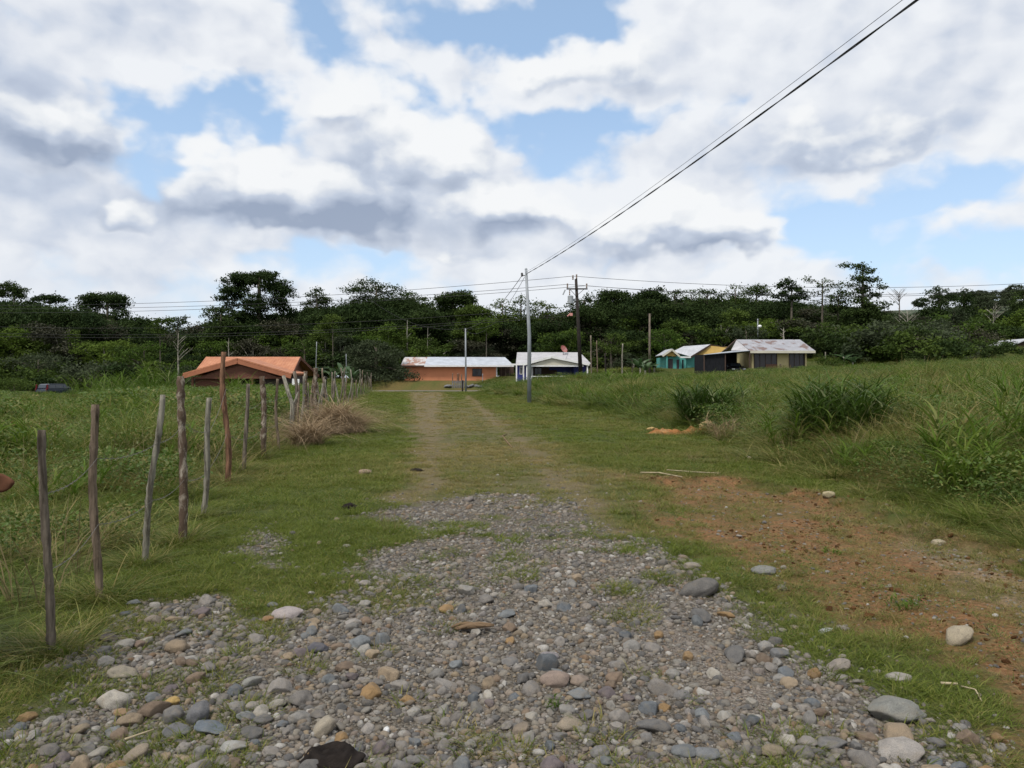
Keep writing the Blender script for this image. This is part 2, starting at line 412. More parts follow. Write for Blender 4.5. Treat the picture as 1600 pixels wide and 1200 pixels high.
    # buildings
    def wavy(name, col, rust=None, amt=.0, rscale=.5, axis=0, rough=.5):
        m, nt = nmat(name); tc = N(nt, 'ShaderNodeTexCoord'); sx = N(nt, 'ShaderNodeSeparateXYZ'); L(nt, tc.outputs['Object'], sx.inputs[0])
        w = math_n(nt, 'SINE', math_n(nt, 'MULTIPLY', sx.outputs[axis], 32))
        n = noise_n(nt, 1.2, 6, .6, tc.outputs['Object'])
        c = ramp(nt, n.outputs[0], [(.3, tuple(k * .78 for k in col)), (.7, tuple(min(.9, k * 1.12) for k in col))])
        if rust:
            mp = N(nt, 'ShaderNodeMapping'); mp.inputs['Scale'].default_value = (1, .55, .55); L(nt, tc.outputs['Object'], mp.inputs[0])
            r = noise_n(nt, rscale, 7, .68, mp.outputs[0], .5)
            f = ramp(nt, r.outputs[0], [(amt, (0, 0, 0)), (amt + .05, (.85, .85, .85))])
            c = mix(nt, f, c, rust)
        finish(nt, c, rough, w, .5, .02, .4)
        return m
    M['roof_metal'] = wavy('corrugated_roof_pale', (.42, .45, .50))
    M['roof_white'] = wavy('corrugated_roof_white', (.44, .45, .48))
    M['roof_rusty'] = wavy('corrugated_roof_rusty', (.30, .30, .325), (.13, .065, .045), .51, .8)
    M['roof_patch'] = wavy('corrugated_roof_stained', (.48, .46, .45), (.26, .11, .06), .47, .9)
    M['roof_grey'] = wavy('corrugated_roof_grey', (.40, .39, .40))
    m, nt = nmat('orange_roof_tiles'); M['roof_orange'] = m
    tc = N(nt, 'ShaderNodeTexCoord'); sx = N(nt, 'ShaderNodeSeparateXYZ'); L(nt, tc.outputs['Object'], sx.inputs[0])
    w1 = math_n(nt, 'SINE', math_n(nt, 'MULTIPLY', sx.outputs[0], 22)); w2 = math_n(nt, 'FRACT', math_n(nt, 'MULTIPLY', sx.outputs[1], 2.6))
    n = noise_n(nt, 1.3, 6, .6, tc.outputs['Object'])
    c = ramp(nt, n.outputs[0], [(.3, (.33, .13, .07)), (.55, (.42, .18, .095)), (.75, (.48, .23, .13))])
    finish(nt, c, .65, math_n(nt, 'ADD', w1, w2), .4, .03, .3)
    M['fascia_orange'] = plain('orange_fascia', (.34, .13, .068), .6, .12, 2, .05)
    M['gable_brown'] = plain('brown_boards', (.13, .055, .035), .8, .3, 4, .2, stretch=(1, 1, 8))
    M['wall_dim'] = plain('shade_toned_wall', (.07, .055, .05), .9, .3, 2, .1)  # gloom under the porch roof is put into this colour
    M['salmon'] = plain('salmon_wall', (.66, .27, .145), .85, .08, .8, .08, .2, dirt=(.56, .22, .12), dirt_amt=.6)
    M['wall_white'] = plain('white_wall', (.60, .60, .62), .8, .1, 1, .05, dirt=(.45, .43, .40), dirt_amt=.4)
    M['wall_blue'] = plain('blue_wall', (.045, .055, .20), .8, .2, 1, .05)
    M['wall_teal'] = plain('teal_wall', (.10, .34, .31), .85, .12, 1, .05, dirt=(.08, .25, .22), dirt_amt=.5)
    M['wall_yellow'] = plain('yellow_wall', (.42, .28, .085), .85, .14, 1, .05)
    M['wall_cream'] = plain('cream_wall', (.56, .47, .25), .85, .12, 1, .05, dirt=(.42, .33, .17), dirt_amt=.5)
    M['fascia_cream'] = plain('cream_fascia', (.55, .52, .43), .7, .1, 1, .05)
    M['shade_cloth'] = plain('black_shade_cloth', (.016, .017, .020), .95, .4, 1.5, .3, .1, stretch=(5, 5, 1))
    M['wood_dark'] = plain('dark_wood', (.07, .045, .035), .8, .3, 4, .2, stretch=(8, 1, 1))
    M['wood_door'] = plain('brown_door_wood', (.15, .075, .05), .7, .3, 4, .2, stretch=(8, 1, 1))
    M['glass'] = plain('dark_window_glass', (.02, .02, .024), .12, .3, 1, 0, .5)
    M['curtain'] = plain('curtained_glass', (.05, .042, .048), .25, .5, 5, 0, .5, stretch=(6, 1, .2))
    M['dish'] = plain('satellite_dish_paint', (.55, .25, .22), .5, .15, 3, .05, .4)
    M['rubble'] = plain('grey_rubble', (.17, .17, .18), .9, .35, 5, .6, .1)
    # car
    M['car_blue'] = plain('dark_blue_car_paint', (.012, .020, .035), .22, .2, 2, .0, .5)
    M['car_black'] = plain('black_car_paint', (.012, .012, .016), .25, .2, 2, .0, .5)
    M['car_glass'] = plain('car_glass', (.03, .04, .055), .08, .2, 1, 0, .6)
    M['tyre'] = plain('tyre_rubber', (.015, .015, .015), .9, .2, 8, .2, .2)
    M['rim'] = plain('alloy_rim', (.35, .35, .36), .4, .1, 3, 0, .5)
    M['red_lens'] = plain('red_lamp_lens', (.16, .012, .018), .25, .1, 3, 0, .5)
    M['clear_lens'] = plain('clear_lamp_lens', (.6, .62, .64), .2, .1, 3, 0, .5)
    M['hide'] = plain('brown_cow_hide', (.095, .042, .024), .9, .3, 9, .2, .15)
build_materials()
# ------------------------------------------------------------------ ground
def build_ground():
    xs = [0.]
    while xs[-1] < 9: xs.append(xs[-1] + .07)
    st = .07
    while xs[-1] < 2200: st *= 1.09; xs.append(xs[-1] + st)
    xs = np.array([-a for a in xs[:0:-1]] + xs) + 1.0
    ys = [-60, -40, -25, -16, -10, -6, -4, -2.5, -1.2, 0]
    while ys[-1] < 2: ys.append(ys[-1] + .12)
    while ys[-1] < 260: ys.append(ys[-1] + max(.05, .0115 * ys[-1]))
    while ys[-1] < 3200: ys.append(ys[-1] * 1.12)
    ys = np.array(ys, float)
    X, Y = np.meshgrid(xs, ys); nx, ny = len(xs), len(ys)
    x = X.ravel(); y = Y.ravel()
    z = H(x, y)
    i = np.arange(nx - 1)[None, :] + np.arange(ny - 1)[:, None] * nx
    F = np.stack([i, i + 1, i + 1 + nx, i + nx], -1).reshape(-1, 4)
    g, d, w, pale, sandy = masks(x, y)
    fld = np.maximum(sstep(.2, 1.2, x - bank_x(y) + (fbm(x, y) - .5)), sstep(-.1, .8, fence_x(y) - x + (fbm(x, y) - .5) * 1.2)) * (1 - d)
    me = mesh_np('ground', np.stack([x, y, z], -1), F, True, dict(gravel=g, dirt=d, worn=w, pale=pale, field=fld, sandy=sandy))
    link('ground', me, M['ground'], kind='structure')
    # the cross road at the end of the track: a crowned sheet lying on the ground
    xs = np.linspace(-75, 30, 140); ys = np.linspace(93.4, 98.6, 9)
    X, Y = np.meshgrid(xs, ys)
    x = X.ravel(); y = Y.ravel(); edge = (fbm(x * .7, y * 0 + 3) - .5) * .5
    z = H(x, y) + .03 + .05 * (1 - ((y - 96) / 2.6) ** 2)
    y = y + np.where((y < 93.6) | (y > 98.4), edge, 0)
    i = np.arange(len(xs) - 1)[None, :] + np.arange(len(ys) - 1)[:, None] * len(xs)
    F = np.stack([i, i + 1, i + 1 + len(xs), i + len(xs)], -1).reshape(-1, 4)
    link('road', mesh_np('road', np.stack([x, y, z], -1), F, True), M['road'], kind='structure')
build_ground()

# ------------------------------------------------------------------ blades and leaves
def blades(n, spread, hmin, hmax, width, lean, curl, seg=3, rs=RS, tip=.15, up=0.0):
    """n arching blades; returns V, F, b"""
    a = rs.rand(n) * 2 * PI; r = spread * np.sqrt(rs.rand(n))
    bx, by = r * np.cos(a), r * np.sin(a)
    da = a + (rs.rand(n) - .5) * 2.2
    dx, dy = np.cos(da), np.sin(da)
    h = hmin + (hmax - hmin) * rs.rand(n); ln = lean * (.35 + rs.rand(n)); cu = curl * (.3 + rs.rand(n))
    w = width * (.6 + .8 * rs.rand(n)); fa = rs.rand(n) * PI
    wx, wy = np.cos(fa), np.sin(fa)
    V = np.zeros((n, (seg + 1) * 2, 3)); ts = np.linspace(0, 1, seg + 1)
    for k, t in enumerate(ts):
        s = ln * t + cu * t * t
        px = bx + dx * h * s; py = by + dy * h * s
        pz = h * (t - .5 * cu * t * t * t) - .01 + up
        ww = w * .5 * ((1 - t) ** .6 * (1 - tip) + tip * (t < 1))
        V[:, 2 * k, 0] = px - wx * ww; V[:, 2 * k, 1] = py - wy * ww; V[:, 2 * k, 2] = pz
        V[:, 2 * k + 1, 0] = px + wx * ww; V[:, 2 * k + 1, 1] = py + wy * ww; V[:, 2 * k + 1, 2] = pz
    base = (np.arange(n) * (seg + 1) * 2)[:, None, None]
    q = np.array([[2 * k, 2 * k + 1, 2 * k + 3, 2 * k + 2] for k in range(seg)])[None]
    F = (base + q).reshape(-1, 4)
    b = np.repeat(rs.rand(n), (seg + 1) * 2)
    return V.reshape(-1, 3), F, b
def cane(n, w, h, width, rs, curl=1., lean=.45):
    """upright stems with long leaves arching off them at all heights"""
    ns = max(5, n // 9); a = rs.rand(ns) * 2 * PI; r = w * .78 * np.sqrt(rs.rand(ns)); sh = h * (.42 + .66 * rs.rand(ns)) * (1 - .25 * (r / w))
    la = a + (rs.rand(ns) - .5); ll = (.12 + .30 * rs.rand(ns)) * (.4 + r / w)
    k = rs.randint(0, ns, n); t = rs.rand(n) ** .75
    z = t * sh[k] * .92
    V, F, b = blades(n, .0, h * .26, h * .55, width, .30 + .3 * lean, 1.15 * curl, 5, rs, tip=.03)
    V = V.reshape(n, -1, 3)
    V[:, :, 0] += (np.cos(a[k]) * r[k] + np.cos(la[k]) * ll[k] * z)[:, None]; V[:, :, 1] += (np.sin(a[k]) * r[k] + np.sin(la[k]) * ll[k] * z)[:, None]; V[:, :, 2] += (z * .82)[:, None]
    V[:, :, 2] = np.maximum(V[:, :, 2], 0)
    return V.reshape(-1, 3), F, b
def leaves(P, size, rs=RS, up=.45, ratio=.55):
    """one diamond leaf at each point of P"""
    n = len(P)
    nrm = rs.randn(n, 3); nrm[:, 2] += up * 2; nrm /= np.linalg.norm(nrm, axis=1)[:, None]
    t = np.cross(nrm, rs.randn(n, 3)); t /= np.linalg.norm(t, axis=1)[:, None] + 1e-9
    u = np.cross(nrm, t)
    s = (size * (.6 + .8 * rs.rand(n)))[:, None]
    V = np.stack([P - t * s, P - u * s * ratio + nrm * s * .12, P + t * s, P + u * s * ratio + nrm * s * .12], 1).reshape(-1, 3)
    F = np.arange(4 * n).reshape(n, 4)
    return V, F, np.repeat(rs.rand(n), 4)
def cat(parts):
    Vs, Fs, bs = [], [], []; k = 0
    for V, F, b in parts:
        Vs.append(V); Fs.append(F + k); bs.append(b); k += len(V)
    return np.concatenate(Vs), np.concatenate(Fs), np.concatenate(bs)
def veg_mesh(name, parts, mat):
    V, F, b = cat(parts) if isinstance(parts, list) else parts
    me = mesh_np(name, V, F, False, dict(b=b)); me.materials.append(mat); return me

# ------------------------------------------------------------------ scatter (only for stuff)
def proto_coll(name, meshes):
    col = bpy.data.collections.new(name)
    for i, me in enumerate(meshes):
        col.objects.link(bpy.data.objects.new('%s_%02d' % (name, i), me))
    return col
def scatter(name, col, P, rot, scl, idx, tone=None):
    n = len(P)
    me = bpy.data.meshes.new(name); me.vertices.add(n); me.vertices.foreach_set('co', np.asarray(P, np.float32).ravel())
    def at(nm, ty, v, key):
        a = me.attributes.new(nm, ty, 'POINT'); a.data.foreach_set(key, v)
    at('rot', 'FLOAT_VECTOR', np.asarray(rot, np.float32).ravel(), 'vector')
    at('scl', 'FLOAT_VECTOR', np.asarray(scl, np.float32).ravel(), 'vector')
    at('pick', 'INT', np.asarray(idx, np.int32).ravel(), 'value')
    at('tone', 'FLOAT', np.asarray(tone if tone is not None else np.zeros(n), np.float32).ravel(), 'value')
    o = link(name, me, kind='stuff')
    ng = bpy.data.node_groups.new(name + '_scatter', 'GeometryNodeTree')
    ng.interface.new_socket('Geometry', in_out='INPUT', socket_type='NodeSocketGeometry')
    ng.interface.new_socket('Geometry', in_out='OUTPUT', socket_type='NodeSocketGeometry')
    gi = ng.nodes.new('NodeGroupInput'); go = ng.nodes.new('NodeGroupOutput')
    ip = ng.nodes.new('GeometryNodeInstanceOnPoints'); ci = ng.nodes.new('GeometryNodeCollectionInfo')
    ci.inputs['Collection'].default_value = col; ci.inputs['Separate Children'].default_value = True; ci.inputs['Reset Children'].default_value = True
    def na(nm, ty):
        q = ng.nodes.new('GeometryNodeInputNamedAttribute'); q.data_type = ty; q.inputs['Name'].default_value = nm; return q.outputs['Attribute']
    e2r = ng.nodes.new('FunctionNodeEulerToRotation')
    ng.links.new(gi.outputs[0], ip.inputs['Points']); ng.links.new(ci.outputs[0], ip.inputs['Instance'])
    ip.inputs['Pick Instance'].default_value = True
    ng.links.new(na('pick', 'INT'), ip.inputs['Instance Index'])
    ng.links.new(na('rot', 'FLOAT_VECTOR'), e2r.inputs[0]); ng.links.new(e2r.outputs[0], ip.inputs['Rotation'])
    ng.links.new(na('scl', 'FLOAT_VECTOR'), ip.inputs['Scale'])
    ng.links.new(ip.outputs[0], go.inputs[0])
    md = o.modifiers.new('scatter', 'NODES'); md.node_group = ng
    return o

def wedge(n, y0, y1, pad=1.5, k=.80, rs=RS):
    """n random ground points between the distances y0 and y1, across what the photograph shows and a margin"""
    y = np.sqrt(y0 * y0 + (y1 * y1 - y0 * y0) * rs.rand(n))
    x = (rs.rand(n) * 2 - 1) * (k * y + pad)
    return x, y
def area(y0, y1, pad=1.5, k=.80): return k * (y1 * y1 - y0 * y0) + 2 * pad * (y1 - y0)

# ------------------------------------------------------------------ stones
def stone_mesh(name, seed, sub=3, lump=.18, cuts=3, ang=.0):
    rs = np.random.RandomState(seed)
    bm = bmesh.new(); bmesh.ops.create_icosphere(bm, subdivisions=sub, radius=1)
    ps = [(Vector(rs.randn(3)).normalized(), .52 + .36 * rs.rand()) for _ in range(cuts + 2)]
    off = Vector(rs.rand(3) * 40)
    sx, sy, sz = 1, .62 + .3 * rs.rand(), .42 + .26 * rs.rand()
    for v in bm.verts:
        p = v.co.copy()
        p *= 1 + lump * mnoise.noise(p * 1.3 + off) + lump * .35 * mnoise.noise(p * 3.4 + off)
        for nrm, dd in ps:
            e = p.dot(nrm) - dd
            if e > 0: p -= nrm * e * (.8 + ang)
        p.x *= 1 + .22 * math.copysign(1, p.x) * (abs(p.x)) * (rs.rand() * 0 + .35)
        v.co = (p.x * sx, p.y * sy, p.z * sz)
    for f in bm.faces: f.smooth = True
    me = bpy.data.meshes.new(name); bm.to_mesh(me); bm.free()
    return me

STONES = [stone_mesh('river_stone', 40 + i, 4, .2, 1 + i % 4, .1) for i in range(18)]
STONES_R = [stone_mesh('boulder', 140 + i, 4, .16, -1 + i % 2, .0) for i in range(8)]
for s in STONES_R: s.materials.append(M['stone'])
for s in STONES: s.materials.append(M['stone'])
PEBB = [stone_mesh('pebble', 80 + i, 2, .25, 3 + i % 3, .1) for i in range(14)]
for s in PEBB: s.materials.append(M['pebble'])

PAL = [('grey', (.20, .185, .17)), ('grey', (.155, .148, .142)), ('blue-grey', (.115, .125, .135)), ('tan', (.27, .21, .145)), ('brown', (.17, .125, .09)),
       ('purple-grey', (.145, .12, .122)), ('pale', (.33, .305, .265)), ('grey', (.24, .22, .20)), ('grey', (.27, .255, .23)), ('ochre', (.24, .155, .075)), ('grey', (.13, .125, .12)), ('blue-grey', (.165, .175, .18)), ('grey', (.21, .20, .185)), ('grey', (.18, .165, .15))]
# the stones one can point to: u, v of the base middle, width and height in the photograph, colour, sharpness, label
SPECIAL = [
 (1500, 1006, 52, 40, (.34, .29, .21), 'large smooth tan boulder lying alone on the orange dirt', 35),
 (1400, 1128, 104, 34, (.205, .205, .185), 'long flat grey slab stone at the right edge of the gravel', 0),
 (1413, 1186, 72, 34, (.31, .285, .26), 'pale humped stone in the grass below the long grey slab', 10),
 (1094, 932, 62, 40, (.125, .118, .11), 'big dark boulder half buried in the far right edge of the gravel', 20),
 (1081, 890, 30, 16, (.25, .22, .18), 'pale stone just behind the big dark boulder', 0),
 (306, 1130, 44, 54, (.135, .135, .14), 'dark pear-shaped stone standing on its broad end among smaller stones', 60),
 (446, 967, 46, 24, (.33, .29, .28), 'pale pinkish boulder in the grass above the left gravel edge', 0),
 (417, 972, 20, 17, (.27, .16, .08), 'ochre stone leaning against the pale pinkish boulder', 0),
 (424, 949, 20, 13, (.16, .17, .16), 'small grey stone behind the pale pinkish boulder', 0),
 (265, 1102, 28, 22, (.42, .29, .11), 'yellow angular stone near the left edge of the gravel', 15),
 (272, 1152, 42, 38, (.15, .15, .155), 'round blue-grey stone beside the flat slate-blue slab', 0),
 (325, 1148, 54, 22, (.13, .15, .17), 'flat slate-blue slab below the dark pear-shaped stone', -15),
 (502, 1150, 44, 40, (.32, .28, .22), 'pale oval tan stone tilted beside the big black dung pat', 50),
 (603, 1146, 13, 17, (.72, .72, .72), 'small bright white stone right of the big black dung pat', 70),
 (868, 1072, 46, 36, (.26, .20, .165), 'large pinkish-brown stone in the middle of the gravel', 0),
 (905, 1070, 32, 24, (.24, .19, .155), 'pinkish stone touching the large pinkish-brown one', 0),
 (888, 1140, 46, 28, (.25, .21, .16), 'tan flat-topped stone below the green tuft in the gravel', 0),
 (901, 1092, 44, 22, (.19, .20, .205), 'grey-blue angular stone above the green tuft in the gravel', 0),
 (812, 1150, 32, 32, (.21, .17, .13), 'brown wedge-shaped stone with a sharp top', 40),
 (1291, 991, 26, 14, (.32, .33, .32), 'whitish angular stone in grass beside the dirt', 15),
 (1468, 852, 24, 13, (.36, .31, .22), 'tan stone on the pale dirt below the bank', 0),
 (1296, 776, 20, 13, (.36, .31, .19), 'cream rock at the upper edge of the orange dirt', 0),
 (1196, 897, 38, 15, (.20, .20, .185), 'flat grey stone alone in the grass strip by the dirt', 0),
 (360, 1175, 42, 24, (.31, .305, .285), 'whitish stone left of the big black dung pat', 0),
 (185, 1060, 48, 26, (.26, .23, .18), 'tan wedge-shaped stone on the left end of the cobbles', -10),
 (493, 1020, 34, 27, (.10, .098, .112), 'dark purple-grey round cobble in the left of the gravel', 0),
 (858, 1031, 30, 22, (.23, .21, .215), 'round pale grey cobble above the large pinkish-brown stone', 0),
 (569, 915, 20, 14, (.27, .245, .225), 'pinkish-grey cobble in the mossy patch', 0),
 (568, 741, 24, 8, (.26, .19, .13), 'flat brown stone lying in the grass beside the fence', 0),
 (1105, 672, 26, 15, (.36, .25, .12), 'yellow rock on top of the orange dirt mound', 20),
 (1018, 673, 16, 7, (.42, .29, .12), 'small yellow rock left of the dirt mound', 0),
 (1302, 1171, 50, 26, (.155, .15, .145), 'dark grey oval stone at the lower right of the gravel', 0),
 (1262, 1166, 36, 24, (.23, .21, .19), 'grey-tan oval stone left of the dark oval one', 0),
 (1208, 1182, 42, 30, (.22, .18, .125), 'brown mottled cobble at the bottom of the gravel', 0),
 (1106, 1185, 40, 28, (.17, .175, .18), 'blue-grey cobble at the bottom middle of the gravel', 0),
 (1070, 1182, 42, 24, (.145, .152, .155), 'dark blue-grey cobble left of its lighter neighbour', 0),
 (1218, 1027, 32, 20, (.15, .15, .15), 'dark grey rounded stone on the right rim of the track', 0),
 (1312, 1048, 40, 24, (.24, .21, .18), 'grey-brown boulder beside the right rim grass', 20),
 (1408, 1066, 38, 20, (.29, .27, .24), 'pale grey boulder in the long grass right of the gravel', 0),
 (390, 1072, 34, 22, (.24, .235, .215), 'smooth grey egg-shaped cobble on the left cobbles', 20),
 (392, 1110, 26, 24, (.26, .24, .21), 'round pale grey cobble below the egg-shaped one', 0),
 (430, 1107, 30, 22, (.26, .24, .205), 'pale oval cobble right of the round one', 15),
 (188, 1118, 26, 20, (.28, .19, .11), 'tan round cobble in the lower left', 0),
 (120, 1146, 30, 20, (.22, .18, .13), 'brown cobble at the far lower left edge', 20),
 (205, 1190, 48, 30, (.24, .20, .15), 'brown angular rock at the bottom left', 30),
 (190, 1015, 34, 24, (.29, .275, .25), 'pale angular rock near the second fence post', 15),
 (216, 1013, 22, 24, (.19, .14, .11), 'brown rounded rock beside the pale angular one', 0),
 (238, 974, 26, 22, (.24, .20, .16), 'brown-grey rock on the heap of tan pebbles', 0),
 (1170, 718, 14, 8, (.34, .29, .22), 'small pale rock in the grass above the dirt', 0),
 (540, 855, 14, 6, (.3, .28, .24), 'flat pale stone in the grass left of the gravel', 0),
]
def build_stones():
    placed = []                                   # (x, y, r)
    grid = {}
    def free(x, y, r, k=.85):
        cx, cy = int(x / .3), int(y / .3)
        for a in (-1, 0, 1):
            for b in (-1, 0, 1):
                for (px, py, pr) in grid.get((cx + a, cy + b), ()):
                    if (px - x) ** 2 + (py - y) ** 2 < ((pr + r) * k) ** 2: return False
        return True
    def put(x, y, r): grid.setdefault((int(x / .3), int(y / .3)), []).append((x, y, r))
    rs = np.random.RandomState(3)
    for i, (u, v, w, h, col, lab, tilt) in enumerate(SPECIAL):
        p = G(u, v); y = p.y
        if 'dirt mound' in lab and 'top' in lab: p.z += .07
        rx = w * y / FPX / 2 * 1.08
        elev = math.atan2(CAMZ - p.z, y)
        hh = h * y / FPX
        ry = rx * (.75 if w > h else .9)
        rz = max(.36 * rx, (hh - 2 * ry * math.sin(elev)) / (2 * math.cos(elev)) * .5 + .28 * rx)
        me = (STONES if any(q in lab for q in ('angular', 'wedge', 'slab', 'rock')) else STONES_R)[i % 8]
        bb = [max(abs(c.co[k]) for c in me.vertices) for k in range(3)]
        o = link('stone', me, None, None, (p.x, p.y + ry * .5, p.z + rz * .45), label=lab, cat='stone', group='river stones about the track')
        o.scale = (rx / bb[0], ry / bb[1], rz / bb[2])
        o.rotation_euler = ((rs.rand() - .5) * .3, R(-tilt), (rs.rand() - .5) * .3)
        o.color = (*col, 1)
        put(p.x, p.y + ry * .5, rx)
    # cobbles: all sizes over the gravel, the biggest ones to the eye as single objects
    n = 15000
    y = 2.6 * (12.5 / 2.6) ** rs.rand(n); x = -4.6 + 9.6 * rs.rand(n)
    g, d, w, pale, sandy = masks(x, y)
    prob = g * (1 - .93 * sandy)
    prob = np.where(y > 7.5, prob * .5, prob)
    left = (x < -.12 * y - .2) & (y < 6.2)
    u0, v0 = PIX(x, y, 0 * x)
    rim = (poly_sd(x, y, GRAVEL) < .5) & (x > .4)
    prob = prob * np.where(left | rim, .98, .85) * (1 - .75 * sstep(.52, .62, fbm(x * 1.9 + 5, y * 1.9 + 40, 3)) * left)
    keep = rs.rand(n) < prob
    x, y, left, rim = x[keep], y[keep], left[keep], rim[keep]
    r = .0185 * np.exp(np.abs(rs.randn(len(x))) * .5) * np.where(left | rim, 1.12, 1.0) * np.where(y > 6.5, .9, 1)
    r = np.minimum(r, .085)
    o_ = np.argsort(-r)
    sel = []
    for i in o_:
        if free(x[i], y[i], r[i] * .9, .86):
            put(x[i], y[i], r[i] * .9); sel.append(i)
    sel = np.array(sel); x, y, r, left = x[sel], y[sel], r[sel], left[sel]
    u, v = PIX(x, y, H(x, y))
    inview = (u > -5) & (u < 1605) & (v < 1215)
    size = np.where(inview, r / y, 0)
    order = np.argsort(-size)
    nsing = 292 - len(SPECIAL)
    single, rest = order[:nsing], order[nsing:]
    z = H(x, y)
    for k in single:
        ci = rs.randint(len(PAL)); nm, c = PAL[ci]
        if left[k] and rs.rand() < .12: nm, c = PAL[3 if rs.rand() < .6 else 4]
        j = .8 + .4 * rs.rand(); c = tuple(q * j for q in c)
        if u[k] < 420: where = 'on the left side of the track'
        elif u[k] > 1120: where = 'on the right rim of the track'
        elif v[k] < 1000: where = 'in the far middle of the gravel'
        elif u[k] < 780: where = 'in the gravel left of the pinkish-brown stone'
        else: where = 'in the gravel right of the pinkish-brown stone'
        o = link('stone', STONES[rs.randint(len(STONES))], None, None, (x[k], y[k], z[k] + r[k] * .18), label='%s rounded river stone %s' % (nm, where), cat='stone', group='%s cobbles %s' % (nm, where))
        s = r[k] * 1.02
        o.scale = (s, s * (.85 + .3 * rs.rand()), s * (1.0 + .3 * rs.rand()))
        o.rotation_euler = ((rs.rand() - .5) * .6, (rs.rand() - .5) * .6, rs.rand() * 2 * PI); o.color = (*c, 1)
    # small gravel
    n = 120000
    yy = 2.5 * (12.5 / 2.5) ** rs.rand(n); xx = -5 + 10.5 * rs.rand(n)
    g, d, w, pale, sandy = masks(xx, yy)
    # thinning out into the grass and on the dirt
    halo = sstep(-1.3, .1, poly_sd(xx, yy, GRAVEL)) * .03
    p = np.maximum(np.maximum(g * (1 - .55 * sandy), halo), d * .05 * (1 + 1.5 * pale)) * np.where(yy > 8, .8, 1)
    keep = rs.rand(n) < p
    xx, yy = xx[keep], yy[keep]
    rr = .0070 * np.exp(np.abs(rs.randn(len(xx))) * .6); rr = np.minimum(rr, .03) * (1 + .03 * yy)
    # scattered stones along the worn part further on
    n = 1800
    x3 = -3.2 + 6.2 * rs.rand(n); y3 = 10 + 13 * rs.rand(n) ** 1.7
    g3, d3, w3, p3, s3 = masks(x3, y3); k3 = rs.rand(n) < (w3 * .6 * (1 - sstep(11, 22, y3)) + .03)
    x3, y3 = x3[k3], y3[k3]; r3 = .012 + .02 * rs.rand(len(x3)) ** 2
    X = np.concatenate([x[rest], xx, x3]); Y = np.concatenate([y[rest], yy, y3]); RR = np.concatenate([r[rest], rr, r3])
    Z = H(X, Y) + RR * .12
    m = len(X)
    rot = np.stack([(rs.rand(m) - .5) * .8, (rs.rand(m) - .5) * .8, rs.rand(m) * 2 * PI], -1)
    scl = np.stack([RR, RR * (.8 + .4 * rs.rand(m)), RR * (.9 + .5 * rs.rand(m))], -1)
    scatter('gravel', proto_coll('pebble', PEBB), np.stack([X, Y, Z], -1), rot, scl, rs.randint(0, len(PEBB), m))
    # crumbs of soil on the bare dirt
    n = 26000
    xx, yy = 1.5 + 9 * rs.rand(n), 4 * (14 / 4) ** rs.rand(n)
    d = masks(xx, yy)[1]; k = rs.rand(n) < d * .55 * (.3 + 1.4 * sstep(.45, .65, fbm(xx * 1.6, yy * 1.6 + 9, 3)))
    xx, yy = xx[k], yy[k]; m2 = len(xx); rr = .004 * np.exp(np.abs(rs.randn(m2)) * .75) * (1 + .03 * yy); rr = np.minimum(rr, .035)
    cl = []
    for i in range(6):
        me = stone_mesh('clod', 180 + i, 2, .5, 2); me.materials.append(M['clod']); cl.append(me)
    scatter('soil_crumbs', proto_coll('clod', cl), np.stack([xx, yy, H(xx, yy) + rr * .15], -1), np.stack([(rs.rand(m2) - .5), (rs.rand(m2) - .5), rs.rand(m2) * 6.28], -1), np.stack([rr, rr, rr * .9], -1), rs.randint(0, 6, m2))
    return m
print('gravel', build_stones())

